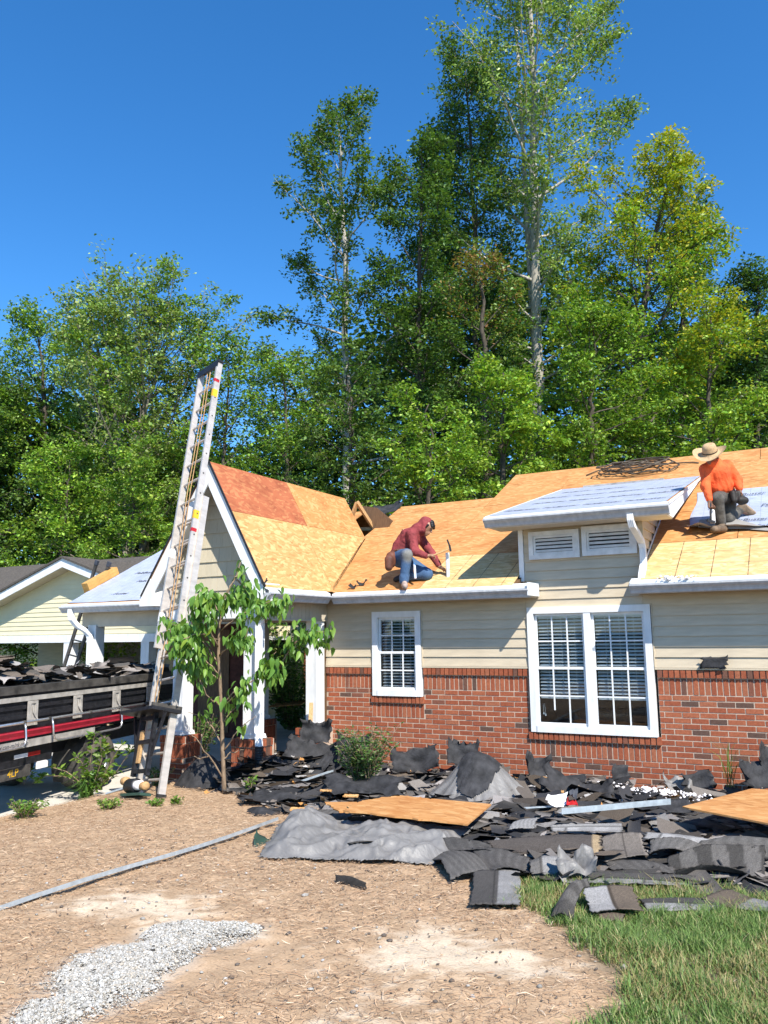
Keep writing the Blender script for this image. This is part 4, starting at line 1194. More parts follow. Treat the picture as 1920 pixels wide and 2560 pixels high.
# the wood behind: one mass nobody could count
def woods():
    rng = np.random.default_rng(99)
    P = []; tops = [(-500, 900), (-100, 930), (150, 980), (400, 1040), (520, 1130), (640, 1150), (740, 1040), (830, 900), (960, 740), (1150, 640), (1400, 650), (1500, 740), (1650, 800), (1800, 860), (1900, 800), (2500, 780)]
    tu, tv = zip(*tops)
    n = 5200
    for i in range(n):
        u = rng.uniform(-450, 2450); Z = rng.uniform(34, 46)
        vtop = np.interp(u, tu, tv) + rng.uniform(-30, 90)
        v = vtop + (1560 - vtop) * rng.random() ** 1.0
        P.append(at(u, v, Z=Z))
    P = np.array(P)
    per = 26
    C = np.repeat(P, per, 0) + rng.normal(0, 1, (n * per, 3)) * np.array([.75, .75, .32])
    Nm = unit(rng.normal(0, .6, (len(C), 3)) + np.array([0, 0, 1]))
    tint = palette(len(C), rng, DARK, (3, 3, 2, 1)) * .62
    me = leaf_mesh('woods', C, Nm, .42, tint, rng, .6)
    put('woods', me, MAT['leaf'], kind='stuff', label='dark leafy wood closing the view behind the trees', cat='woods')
woods()
# ---------------------------------------------------------------- dump truck
TD = math.radians(12.6)
TM = frame((-1.76, -4.37, 0), (-math.sin(TD), math.cos(TD), 0), (-math.cos(TD), -math.sin(TD), 0))   # x into the carport, y away from us
TG = -.11
truck = put('dump_truck', None, mtx=TM, label='dump truck with a red stripe and its bed heaped with torn shingles', cat='truck')
def tp(b, name, mat, parent=None, smooth=False, **k):
    return b.put(name, MAT[mat], parent or truck, smooth, mtx=TM, **k)
U0, U1, TW = -1.6, 4.25, 1.9
b = MB()
for y0, y1 in ((.02, .05), (TW - .05, TW - .02)):
    b.box((U0, y0, .86), (U1, y1, 1.32))
b.box((U0, .05, .86), (U1, TW - .05, .90)); b.box((U0, .05, .9), (U0 + .03, TW - .05, 1.32))
bed = tp(b, 'bed', 'black_metal')
tp(MB().box((U0, -.03, 1.28), (U1, .055, 1.375)), 'top_rail', 'dusty_metal', bed)
tp(MB().box((U0, -.012, 1.19), (U1, .018, 1.245)), 'side_rail', 'grey_paint', bed)
for z in (.99, 1.10):
    tp(MB().box((U0, 0, z), (U1, .018, z + .045)), 'side_rail', 'black_metal', bed)
for u in np.arange(-1.25, 4.2, .855):
    s = MB(); s.box((u - .02, -.035, .90), (u + .02, -.011, 1.185)); s.box((u + .10, -.035, .90), (u + .14, -.011, 1.185)); s.box((u + .02, -.022, .90), (u + .10, -.011, 1.185)); s.box((u + .02, -.036, 1.155), (u + .10, -.022, 1.186))
    s.tube([(u + .045, -.03, 1.14), (u + .06, -.036, 1.05), (u + .10, -.045, .99), (u + .12, -.06, .955)], .009, 6)
    tp(s, 'stake_pocket', 'grey_paint', bed)
tp(MB().prism([(.0, .86), (-.055, .86), (-.065, .845), (-.05, .80), (-.05, .775), (0, .775)], (U0, 0, 0), (0, 1, 0), (0, 0, 1), (1, 0, 0), U1 - U0), 'red_stripe', 'red_paint', bed)
tp(MB().box((U0, -.035, .755), (U1, .0, .772)), 'pinstripe', 'black_metal', bed)
strip = tp(MB().box((U0, -.03, .655), (1.75, .0, .744)), 'lettered_strip', 'grey_paint', bed)
tb = MB()
tb.tube([(U0, -.09, .955), (U1, -.09, .955)], .016, 10)
tp(tb, 'handrail', 'chrome', bed, True)
def loop_at(a, c):
    l = MB(); l.tube([(a, -.10, .95), (a, -.12, .88), (a, -.13, .78), (a + .02, -.135, .715), (a + .07, -.14, .69), (a + .2, -.14, .685), (c - .2, -.14, .685), (c - .07, -.14, .69), (c - .02, -.135, .715), (c, -.13, .78), (c, -.12, .88), (c, -.10, .95)], .013, 8)
    tp(l, 'step_loop', 'chrome', bed, True)
loop_at(.78, 2.22); loop_at(-1.1, .3)
for u in (.30, .74, 1.55, 2.22, 2.9): tp(MB().lathe([(0, -.02), (.024, -.02), (.024, .02), (0, .02)], (u, -.09, .955), 'x', 10), 'rail_clamp', 'dusty_metal', bed)
m = TM @ frame((.16, -.0315, .70), (1, 0, 0), (0, 0, 1)); lettering('www.can-m/rk.com', .075, MAT['ink'], strip, m, shear=.2)
# chassis
tp(MB().box((U0, .35, .45), (U1 - .12, .47, .64)), 'chassis_beam', 'black_metal')
tp(MB().box((U0, TW - .47, .45), (U1 - .12, TW - .35, .64)), 'chassis_beam', 'black_metal')
sk = tp(MB().box((-1.4, .03, .31), (.60, .06, .44)), 'skirt_plate', 'dusty_metal')
tp(MB().box((-1.4, .05, .44), (1.0, .30, .653)), 'tool_box', 'black_metal')
m = TM @ frame((.30, .028, .375), (1, 0, 0), (0, 0, 1)); lettering('4LP', .12, MAT['yellow'], sk, m)
tp(MB().box((.33, .046, .53), (.56, .0495, .575)), 'reflector', 'white'); tp(MB().box((.562, .046, .53), (.78, .0495, .575)), 'reflector', 'red_reflector')
tp(MB().prism([(-.09, -.04), (.09, -.04), (.09, .03), (.06, .045), (-.09, .045)], (.82, .03, .40), (1, 0, 0), (0, 0, 1), (0, 1, 0), .03), 'side_lamp', 'foam')
tp(MB().box((-.55, .0, .30), (-.02, .03, .40)), 'bumper', 'rubber')
# wheels
def wheel(u, y, far=False):
    c = (u, y, TG + .37)
    t = MB().lathe([(.21, .0), (.30, -.004), (.345, .02), (.37, .05), (.37, .19), (.345, .22), (.30, .235), (.21, .23)], c, 'y', 36)
    t.lathe([(.21, .24), (.30, .245), (.345, .27), (.37, .29), (.37, .43), (.345, .46), (.21, .47)], c, 'y', 36)
    w = tp(t, 'wheel', 'rubber_dusty', None, True)
    tp(MB().lathe([(.215, .02), (.205, .0), (.195, .01), (.185, .05), (.13, .085), (.10, .07), (.085, .04), (.0, .035)], c, 'y', 30), 'rim', 'dusty_metal', w, True)
    tp(MB().lathe([(.18, .028), (.165, .018), (.16, .04)], c, 'y', 30), 'rim_ring', 'chrome', w, True)
    for k in range(6):
        a = k * PI / 3; tp(MB().lathe([(0, .028), (.016, .03), (.016, .07)], (u + .07 * math.cos(a), y, c[2] + .07 * math.sin(a)), 'y', 8), 'wheel_nut', 'chrome', w)
    tp(MB().lathe([(0, -.01), (.04, 0), (.045, .04)], c, 'y', 12), 'hub', 'dusty_metal', w, True)
wheel(2.05, .06); wheel(2.05, TW - .53)
f = MB(); ang = np.linspace(math.radians(212), math.radians(62), 12)
f.prism([(2.05 + .47 * math.cos(a), .27 + .45 * math.sin(a)) for a in ang] + [(2.05 + .43 * math.cos(a), .27 + .41 * math.sin(a)) for a in ang[::-1]], (0, .04, 0), (1, 0, 0), (0, 0, 1), (0, 1, 0), .46)
tp(f, 'mudguard', 'dusty_metal')
tp(MB().prism([(1.42, .02), (1.55, .02), (1.72, .56), (2.0, .63), (1.98, .66), (1.66, .60)], (0, .035, 0), (1, 0, 0), (0, 0, 1), (0, 1, 0), .012), 'mud_flap', 'dusty_metal')
tg = tp(MB().box((U1 + .004, .06, .70), (U1 + .05, TW - .06, 1.36)), 'tailgate', 'black_metal')
for z in (.82, 1.05, 1.26): tp(MB().box((U1 + .052, .08, z), (U1 + .075, TW - .08, z + .05)), 'tailgate_rib', 'dusty_metal', tg)
tp(MB().box((U1 - .1, .12, .50), (U1 + .06, TW - .12, .66)), 'rear_bumper', 'dusty_metal')
for y in (.16, .30, TW - .36, TW - .22): tp(MB().box((U1 + .062, y, .53), (U1 + .075, y + .10, .62)), 'tail_lamp', 'red_reflector')
# the load: shingle scraps
def scrap(rng, w, l, nx, ny, bend, jag, curl=0.0):
    """a torn limp sheet: grid with ragged outline, bent"""
    X, Y = np.meshgrid(np.linspace(-.5, .5, nx), np.linspace(-.5, .5, ny))
    ex = X.copy(); ey = Y.copy()
    edge = (np.abs(np.abs(X) - .5) < 1e-6) | (np.abs(np.abs(Y) - .5) < 1e-6)
    ex = ex + edge * rng.normal(0, jag, X.shape); ey = ey + edge * rng.normal(0, jag, X.shape)
    a = rng.uniform(0, 2 * PI)
    q = X * math.cos(a) + Y * math.sin(a)
    Z = bend * (q ** 2) + bend * .35 * np.sin(q * rng.uniform(3, 8) + rng.uniform(0, 6)) * .3 + rng.normal(0, .004, X.shape)
    if curl:
        Z = Z + curl * np.clip(q - .15, 0, 1) ** 2 * 6
    v = np.stack([ex * w, ey * l, Z], -1).reshape(-1, 3)
    i = (np.arange(ny - 1)[:, None] * nx + np.arange(nx - 1)[None]).ravel()
    return v, np.stack([i, i + 1, i + 1 + nx, i + nx], 1)
def rotm(rx, ry, rz):
    return np.array(Matrix.Rotation(rz, 3, 'Z') @ Matrix.Rotation(ry, 3, 'Y') @ Matrix.Rotation(rx, 3, 'X'))
SH_COLS = np.array([(.20, .17, .145), (.26, .23, .205), (.15, .125, .105), (.32, .29, .27), (.18, .14, .105), (.065, .062, .06), (.37, .35, .33)])
def heap(name, n, fn, rng, mat, parent=None, mtx=None, cols=SH_COLS, jag=.05, dark_edge=True, **k):
    V, Q, C = [], [], []; off = 0
    for i in range(n):
        p, w, l, r, bend = fn(i)
        v, q = scrap(rng, w, l, 5, 4, bend, jag)
        v = v @ rotm(*r).T + p
        V.append(v); Q.append(q + off); off += len(v)
        c = cols[rng.integers(len(cols))] * rng.uniform(.8, 1.2)
        cc = np.tile(c, (len(v), 1))
        if mat == 'shingle' and jag < .055 and rng.random() < .55:
            dk = np.array((.07, .064, .058)) * rng.uniform(.8, 1.4); cc[:10 if rng.random() < .5 else 5] = dk
        C.append(cc)
    return put(name, fast_mesh(name, np.concatenate(V), np.concatenate(Q), np.concatenate(C)), MAT[mat], parent, mtx=mtx or Matrix(), **k)
rng = np.random.default_rng(5)
def load(i):
    u = rng.uniform(U0 + .1, U1 - .15); y = rng.uniform(.1, TW - .2)
    hump = .26 * math.exp(-((u - .35) / .9) ** 2) + .10 + .10 * math.exp(-((u - 3.2) / .5) ** 2)
    z = 1.33 + hump * 1.2 * (1 - abs(y - .8) / 1.4) + rng.uniform(-.10, .02)
    up = rng.random() < .06
    return np.array([u, y, z]), rng.uniform(.15, .42), rng.uniform(.12, .34), (rng.normal(0, .18) + (.9 if up else 0) - .12, rng.normal(0, .18), rng.uniform(0, 6.3)), rng.uniform(-.08, .10)
heap('shingle_load', 420, load, rng, 'shingle', mtx=TM, label='heap of torn brown and grey shingles in the truck bed', cat='debris', kind='stuff')
lb = MB(); lb.box((U0 + .05, .06, .9), (U1 - .05, TW - .06, 1.22)); lb.put('load_core', MAT['dusty_metal'], bed, mtx=TM)

# ---------------------------------------------------------------- tall extension ladder and hoist
LB = at(366, 1998, z=.02); LT = np.array([-1.12, -1.57, 5.86])
la = unit(LT - LB); lw = unit(np.array([.95, -.31, 0])); lw = unit(lw - la * (lw @ la)); ln_ = np.cross(lw, la)   # ln_ points towards us
LLEN = np.linalg.norm(LT - LB)
LM = frame(LB, lw, la)      # x across, y up the ladder, z towards the viewer or away
sgn = 1.0 if (LM.to_3x3() @ Vector((0, 0, 1))).y < 0 else -1.0
ladder = put('extension_ladder', None, mtx=LM, label='tall aluminium extension ladder leaning on the white porch gable', cat='ladder')
def lp(b, name, mat, smooth=False, parent=None): return b.put(name, MAT[mat], parent or ladder, smooth, mtx=LM)
HW = .265
def rails(y0, y1, zoff, hw, name):
    for s in (-1, 1):
        b = MB(); x = s * hw
        b.box((x - .014, y0, zoff - .038), (x + .004 if s < 0 else x + .014, y1, zoff + .038)) if False else b.box((x - .017, y0, zoff - .045), (x + .017, y1, zoff + .045))
        b.box((x - s * .03 - .017, y0, zoff + .031), (x - s * .03 + .017, y1, zoff + .038)) if False else None
        lp(b, name, 'aluminium')
rails(1.85, LLEN, sgn * .05, HW - .028, 'fly_rail'); rails(0.0, 3.9, -sgn * .035, HW, 'base_rail')
RUNG = MB().tube([(-HW, 0, 0), (HW, 0, 0)], .017, 8).mesh('rung'); RUNG.materials.append(MAT['aluminium'])
k = 0; y = .22
while y < LLEN - .08:
    z = sgn * .05 if y > 1.85 else -sgn * .035
    put('rung', RUNG, None, ladder, mtx=LM @ Matrix.Translation((0, y, z)) @ Matrix.Scale(.88 if y > 1.85 else 1, 4, (1, 0, 0)))
    if 1.9 < y < 3.8:
        put('rung', RUNG, None, ladder, mtx=LM @ Matrix.Translation((0, y + .02, -sgn * .035)))
    y += .305
cp = MB(); cp.box((-HW - .01, LLEN - .012, sgn * .05 - .05), (HW + .01, LLEN + .02, sgn * .05 + .05)); cp.box((-HW - .008, LLEN - .09, sgn * .05 + .042), (HW + .008, LLEN - .012, sgn * .05 + .05)); lp(cp, 'end_cap', 'black_plastic')
for x in (-.02, .055):
    lp(MB().tube([(x + (.03 if i % 2 else 0) * .3, yy, sgn * (.085 + .01 * math.sin(yy * 2))) for i, yy in enumerate(np.linspace(.9, LLEN - .05, 14))], .0065, 6), 'rope', 'rope', True)
for x, yy, c in ((HW - .028, LLEN - .35, 'red_reflector'), (HW - .028, LLEN - .6, 'yellow'), (HW - .028, 3.55, 'yellow'), (HW - .028, 3.36, 'red_reflector'), (-HW + .028, 2.2, 'foam'), (-HW + .028, 3.1, 'foam')):
    lp(MB().box((x - .0185, yy, sgn * .05 - .03), (x + .0185, yy + (.12 if c != 'red_reflector' else .05), sgn * .05 + .0475)), 'sticker', c)
for s in (-1, 1):
    for i, yy in enumerate(np.arange(2.1, LLEN - .2, .305)):
        lp(MB().lathe([(0, -.001), (.012, 0), (.012, .006), (0, .008)], (s * (HW - .0145) , yy, sgn * .05), 'x', 8), 'rivet', 'dusty_metal')
for s in (-1, 1): lp(MB().box((s * HW - .022, -.03, -sgn * .035 - .06), (s * HW + .022, .05, -sgn * .035 + .06)), 'foot', 'rubber')

hoist = put('ladder_hoist', None, mtx=LM, label='black powered shingle hoist clamped round the foot of the tall ladder', cat='hoist')
def hp(b, name, mat, smooth=False): return b.put(name, MAT[mat], hoist, smooth, mtx=LM)
zf = sgn * .13
hp(MB().box((-.42, .98, zf - .22), (.36, 1.02, zf + .18)), 'platform', 'black_metal')
for x0, x1 in ((-.42, -.38), (.32, .36)): hp(MB().box((x0, 1.02, zf - .22), (x1, 1.06, zf + .18)), 'platform_lip', 'dusty_metal')
for s in (-1, 1):
    hp(MB().box((s * .16 - .022, .25, zf - .02), (s * .16 + .022, .98, zf + .03)), 'upright', 'black_metal')
    hp(MB().bar((s * .36, .97, zf), (s * .16, .45, zf), .03, .03), 'brace', 'black_metal')
for yy in (.28, .62, .90): hp(MB().box((-.182, yy, zf - .015), (.182, yy + .045, zf + .026)), 'crossbar', 'black_metal')
hp(MB().box((-.13, .40, zf - .012), (-.07, .78, zf + .018)), 'carriage_plate', 'wood')
for x, yy in ((-.30, .20), (.17, .13)): hp(MB().lathe([(0, -.05), (.045, -.05), (.05, -.02), (.05, .02), (.045, .05), (0, .05)], (x, yy, zf + .02), 'x', 14), 'roller', 'wood', True)
hp(MB().lathe([(0, -.11), (.07, -.11), (.085, -.08), (.085, .08), (.07, .11), (0, .11)], (-.10, .14, zf + .02), 'x', 18), 'motor', 'black_plastic', True)
hp(MB().lathe([(.03, -.10), (.055, -.09), (.055, .06), (.03, .07)], (.05, .14, zf + .03), 'x', 14), 'winch_drum', 'foam', True)
hp(MB().bar((-.50, .05, zf + .14), (-.05, .14, zf + .05), .02, .02), 'starter_bar', 'galvanised')
hp(MB().box((-.22, .02, zf - .05), (.24, .05, zf + .10)), 'base_plate', 'tarp_green')

# ---------------------------------------------------------------- second ladder and board stack at the carport end
l2 = thing('extension_ladder', 'dark extension ladder leaning on the far end of the carport roof', 'ladder', (-7.6, 1.0, -.1))
r1a, r1b = np.array([-7.75, 1.1, -.1]), np.array([-6.38, 1.1, 3.40]); r2a, r2b = np.array([-6.98, .7, -.1]), np.array([-5.60, .7, 3.30])
for a, c in ((r1a, r1b), (r2a, r2b)):
    MB().bar(a, c, .07, .035, (0, 1, 0)).put('rail', MAT['dusty_metal'], l2)
    e = unit(c - a); MB().bar(c - e * .0, c + e * .09, .08, .05, (0, 1, 0)).put('end_boot', MAT['ink'], l2)
for k in range(11):
    f = .06 + k * .085
    MB().tube([r1a + (r1b - r1a) * f, r2a + (r2b - r2a) * f], .016, 6).put('rung', MAT['dusty_metal'], l2)
bm = frame((-5.50, .18, 2.80), (0, CS, SN), (-1, 0, 0))
st = put('board_stack', None, mtx=bm, label='stack of orange foam boards lying on the carport roof edge', cat='board stack')
for k in range(4):
    panel('board', [(0, 0), (.80, 0), (.80, .16), (0, .16)], .072, MAT['insulation_board'], st, bm @ Matrix.Translation((rs.uniform(-.006, .006), rs.uniform(-.006, .006), -.0 + .0745 * (k - 2) + .075)))

# ---------------------------------------------------------------- neighbouring garage and far brick house
ng = thing('garage', 'cream sided garage with grey shingle roof beyond the truck', 'garage', (-9.5, 3, -.3))
ap = (-9.2, 3.72)
def rake_z(x): return ap[1] - .335 * abs(x - ap[0])
wall = MB().prism([(-14.6, 1.97), (-6.3, 1.97), (-6.3, max(2.02, rake_z(-6.3))), ap, (-14.6, max(2.02, rake_z(-14.6)))], (0, 3.02, 0), (1, 0, 0), (0, 0, 1), (0, 1, 0), .1).put('wall', MAT['siding_cream'], ng)
z = 2.02
while z < 3.6:
    half = (ap[1] - .06 - z) / .335
    MB().prism([(-.016, 0), (.0, 0), (.0, .108), (-.002, .108)], (max(-14.6, ap[0] - half), 3.02, z), (0, 1, 0), (0, 0, 1), (1, 0, 0), min(-6.3, ap[0] + half) - max(-14.6, ap[0] - half)).put('siding_board', MAT['siding_cream'], wall)
    z += .108
for s, e in ((-1, -14.8), (1, -6.3)):
    MB().prism([(ap[0], ap[1] + .10), (e, rake_z(e) + .10), (e, rake_z(e) - .10), (ap[0], ap[1] - .12)], (0, 2.62, 0), (1, 0, 0), (0, 0, 1), (0, 1, 0), .03).put('rake_board', MAT['white'], ng)
    MB().prism([(ap[0], ap[1] + .14), (e, rake_z(e) + .14), (e, rake_z(e) + .09), (ap[0], ap[1] + .09)], (0, 2.58, 0), (1, 0, 0), (0, 0, 1), (0, 1, 0), 3.2).put('roof_slope', MAT['roof_shingle'], ng)
    MB().prism([(ap[0], ap[1] - .09), (e, rake_z(e) - .08), (e, rake_z(e) - .095), (ap[0], ap[1] - .105)], (0, 2.655, 0), (1, 0, 0), (0, 0, 1), (0, 1, 0), .36).put('rake_soffit', MAT['soffit'], ng)
p0 = at(190, 1404, y=5.6)
rf = MB(); zr = p0[2]
rf.add([(-24, 5.6, zr), (p0[0] + 5, 5.6, zr), (p0[0] + 5, 3.05, zr - 1.25), (-24, 3.05, zr - 1.25), (-24, 8.2, zr - 1.25), (p0[0] + 5, 8.2, zr - 1.25)], [(3, 2, 1, 0), (0, 1, 5, 4)])
rf.put('roof', MAT['roof_shingle'], ng)
MB().box((-14.6, 2.95, 1.82), (-6.3, 3.018, 2.0)).put('beam', MAT['white'], ng)
for x in (-9.3, -12.2, -6.8): MB().box((x - .12, 2.96, -.4), (x + .12, 3.2, 1.82)).put('post', MAT['white'], ng)
MB().box((-14.6, 6.4, -.4), (-6.3, 6.5, 2.4)).put('back_wall', MAT['siding'], ng)
MB().box((-14.6, 3.13, 1.95), (-6.3, 6.4, 1.965)).put('ceiling', MAT['soffit'], ng)
MB().box((-11.9, 6.36, -.4), (-9.6, 6.399, 1.75)).put('garage_door', MAT['grey_paint'], ng)
fh = thing('brick_house', 'distant brick and cream house glimpsed through the carport', 'house', (-22, 18, -.5))
p = at(345, 1645, y=18)
X0 = p[0]
MB().box((X0 - .55, 18, -.5), (X0 + 12, 18.2, 1.45)).put('wall', MAT['brick_joined'], fh)
MB().box((X0 - .55, 18.0, 1.452), (X0 + 12, 18.2, 3.0)).put('upper_wall', MAT['siding_cream'], fh)
for dx in (1.15, 4.2, 7.6):
    fw = MB().box((X0 + dx, 17.93, .3), (X0 + dx + 1.1, 17.998, 2.3)).put('window', MAT['white'], fh)
    MB().box((X0 + dx + .12, 17.90, .45), (X0 + dx + .98, 17.928, 2.15)).put('pane', MAT['glass_dark'], fw)
MB().prism([(17.5, 2.9), (20.5, 4.6), (23.5, 2.9)], (X0 - 1.2, 0, 0), (0, 1, 0), (0, 0, 1), (1, 0, 0), 14).put('roof', MAT['roof_shingle'], fh)
# ---------------------------------------------------------------- yard: mulch, gravel, grass
def gz_(x, y): return float(ground_z(x, y)) + 0.05 * (float(fbm(np.array([x * 1.7]), np.array([y * 1.7]), 3)[0]) - .5)
def gzv(x, y): return ground_z(x, y) + 0.05 * (fbm(x * 1.7, y * 1.7, 3) - .5) + 0.035 * (fbm(x * 9, y * 9, 5, 3) - .5)
def in_view(x, y, z=0.1, m=60):
    d = (np.stack([x, y, np.full_like(x, z)], -1) - CAM_P) @ CAM_M
    u = 960 + FOC * d[:, 0] / d[:, 1]; v = 1280 - FOC * d[:, 2] / d[:, 1]
    return (u > -m) & (u < 1920 + m) & (v < 2560 + 250) & (d[:, 1] > .5)
def debris_front(x):
    """near edge of the debris field, as y for each x"""
    return np.interp(x, [-.6, .3, 1.0, 1.6, 2.4, 3.2, 4.0, 4.6, 5.4, 6.4], [-2.4, -2.6, -3.0, -3.3, -3.7, -3.9, -4.55, -4.7, -4.4, -4.2])
def grass_edge(x, y):
    """positive inside the lawn"""
    w = .34 * (fbm(x * 2.3, y * 2.3, 77) - .5) * 2 + .22 * (fbm(x * 7, y * 7, 78) - .5) * 2
    a = x + .42 * (y + 5.2) - 4.62 + w
    bay = np.exp(-((x - 5.0) / .55) ** 2 - ((y + 6.35) / .42) ** 2) * 1.1
    return a - bay
def mulch():
    rng = np.random.default_rng(21)
    n = 230000
    x = rng.uniform(-1.9, 6.6, n); y = rng.uniform(-8.9, -1.2, n)
    k = in_view(x, y) & (x > -1.5 + .15 * rng.normal(size=n))
    near = np.hypot(x - CAM_P[0], y - CAM_P[1])
    k &= rng.random(n) < np.clip(1.15 - (near - 3) * .06, .45, 1)
    k &= ~((grass_edge(x, y) > .1) & (rng.random(n) < .9))
    k &= y < debris_front(x) + .35
    sand = np.exp(-((x - 4.75) / .80) ** 2 - ((y + 6.25) / .55) ** 2) * 1.25 + np.exp(-((x - 2.6) / .75) ** 2 - ((y + 6.55) / .40) ** 2) * .95 + np.exp(-((x - 3.45) / .55) ** 2 - ((y + 7.0) / .45) ** 2) * 1.3
    k &= rng.random(n) > np.clip(sand + (fbm(x * 2.2, y * 2.2, 11) - .5) * 1.5, 0, .88)
    x, y = x[k], y[k]; n = len(x)
    z = gzv(x, y) + rng.uniform(.002, .018, n)
    ln = rng.gamma(2.0, .013, n) + .010; wd = rng.uniform(.0014, .0042, n)
    a = rng.uniform(0, 2 * PI, n) * 1.0
    a = np.where(rng.random(n) < .4, rng.normal(.5, .5, n), a)
    tl = rng.normal(0, .16, n)
    d = np.stack([np.cos(a), np.sin(a), np.tan(tl)], 1); s = np.stack([-np.sin(a), np.cos(a), rng.normal(0, .4, n)], 1)
    p = np.stack([x, y, z], 1)
    bow = np.zeros((n, 3)); bow[:, 2] = ln * rng.uniform(-.05, .16, n)
    bow[:, :2] += s[:, :2] * (ln * rng.normal(0, .12, n))[:, None]
    e0, e1 = p - d * ln[:, None] / 2, p + d * ln[:, None] / 2
    m = p + bow
    w = s * wd[:, None] / 2
    v = np.stack([e0 - w * .6, e0 + w * .6, m + w, m - w, e1 + w * .5, e1 - w * .5], 1).reshape(-1, 3)
    i = np.arange(n) * 6
    q = np.concatenate([np.stack([i, i + 1, i + 2, i + 3], 1), np.stack([i + 3, i + 2, i + 4, i + 5], 1)])
    cols = np.array([(.47, .315, .195), (.37, .235, .14), (.56, .41, .275), (.27, .16, .095), (.62, .49, .35), (.16, .095, .06)])
    c = cols[rng.choice(6, n, p=[.34, .28, .14, .16, .04, .04])] * rng.uniform(.75, 1.2, (n, 1))
    put('mulch', fast_mesh('mulch', v, q, np.repeat(c, 6, 0)), MAT['mulch'], kind='stuff', label='tan pine straw and bark mulch covering the bare yard', cat='mulch')
mulch()
ICO_V = None
def ico():
    v = np.array([(1, 0, 0), (-1, 0, 0), (0, 1, 0), (0, -1, 0), (0, 0, 1), (0, 0, -1), (.62, .62, .45), (-.62, -.62, .45)], float)
    f = np.array([(0, 6, 4), (6, 2, 4), (2, 1, 4), (1, 7, 4), (7, 3, 4), (3, 0, 4), (0, 2, 6), (1, 3, 7), (0, 3, 5), (2, 0, 5), (1, 2, 5), (3, 1, 5)])
    return v, f
def pebbles(name, P, size, cols, rng, mat, flat=.7, **k):
    v0, f0 = ico(); n = len(P)
    s = size[:, None, None] * rng.uniform(.6, 1.3, (n, 1, 3)) * np.array([1, 1, flat])
    V = v0[None] * s * rng.uniform(.8, 1.15, (n, 8, 1)) + P[:, None]
    F = (f0[None] + (np.arange(n) * 8)[:, None, None]).reshape(-1, 3)
    return put(name, fast_mesh(name, V.reshape(-1, 3), None, np.repeat(cols, 8, 0), tris=F), MAT[mat], kind='stuff', **k)
def gravel():
    rng = np.random.default_rng(8)
    n = 52000
    # an irregular spill: elongated blob from the lower left to the upper right
    lo, hi = GRAVEL.min(0) - .4, GRAVEL.max(0) + .4
    x = rng.uniform(lo[0], hi[0], n * 4); y = rng.uniform(lo[1], hi[1], n * 4)
    d = gravel_d(x, y)
    k = rng.random(len(x)) < np.clip((1.10 - d) * 1.6, 0, 1) ** 1.3
    x, y, rim = x[k], y[k], np.clip(d[k], 0, 1.2); n = len(x)
    z = gzv(x, y) + .045 * np.clip(1 - rim, 0, 1) + rng.uniform(-.003, .010, n)
    size = rng.gamma(1.3, .0018, n) + .0018
    base = np.array([(.42, .40, .36), (.52, .50, .455), (.33, .31, .275), (.47, .41, .33), (.60, .58, .55)])
    c = base[rng.choice(5, n, p=[.34, .24, .2, .14, .08])] * rng.uniform(.8, 1.12, (n, 1))
    dark = rng.random(n) < .02; c[dark] = (.05, .045, .04)
    pebbles('gravel', np.stack([x, y, z], 1), size, c, rng, 'chalk', label='pale grey gravel spill on the brown mulch', cat='gravel')
    n = 900
    x = rng.uniform(1.0, 6.0, n); y = rng.uniform(-8.2, -4.5, n); k = in_view(x, y); x, y = x[k], y[k]; n = len(x)
    c = base[rng.integers(0, 5, n)] * .7; c[rng.random(n) < .5] = (.12, .10, .085)
    pebbles('gravel', np.stack([x, y, gzv(x, y) + .006], 1), rng.gamma(2, .003, n) + .003, c, rng, 'chalk', label='loose stray stones scattered over the mulch', cat='gravel')
gravel()
def grass():
    rng = np.random.default_rng(17)
    n = 300000
    x = rng.uniform(3.9, 8.2, n); y = rng.uniform(-8.9, -3.7, n)
    e = grass_edge(x, y)
    k = in_view(x, y, .2) & (e > rng.exponential(.05, n) - .06)
    # thin and worn spots
    k &= rng.random(n) < np.clip(-.25 + 1.9 * fbm(x * 3, y * 3, 52) + np.clip(e, 0, .35), 0, 1)
    k &= y < debris_front(x) + .12
    x, y = x[k], y[k]; n = len(x)
    z = gzv(x, y) - .005
    clump = fbm(x * 5, y * 5, 91)
    h = (.022 + .070 * clump) * rng.uniform(.4, 1.4, n)
    a = rng.uniform(0, 2 * PI, n); lean = rng.uniform(.15, 1.5, n) * h
    side = np.stack([-np.sin(a), np.cos(a), np.zeros(n)], 1) * (rng.uniform(.0016, .0034, n))[:, None]
    p = np.stack([x, y, z], 1); d = np.stack([np.cos(a), np.sin(a), np.zeros(n)], 1)
    m = p + d * (lean * .35)[:, None] + np.array([0, 0, 1]) * (h * .6)[:, None]
    t = p + d * lean[:, None] + np.array([0, 0, 1]) * h[:, None]
    v = np.stack([p - side, p + side, m + side * .8, m - side * .8, t], 1).reshape(-1, 3)
    i = np.arange(n) * 5
    q = np.stack([i, i + 1, i + 2, i + 3], 1); tr = np.stack([i + 3, i + 2, i + 4], 1)
    cols = np.array([(.125, .21, .048), (.16, .255, .062), (.090, .155, .036), (.24, .295, .09), (.44, .385, .19)])
    c = cols[rng.choice(5, n, p=[.32, .26, .18, .16, .08])] * rng.uniform(.75, 1.25, (n, 1))
    dry = fbm(x * 1.6, y * 1.6, 66) > .50
    c[dry & (rng.random(n) < .35)] = (.34, .28, .12)
    put('grass', fast_mesh('grass', v, q, np.repeat(c, 5, 0), tris=tr), MAT['grass'], kind='stuff', label='green lawn grass in the lower right corner', cat='grass')
grass()

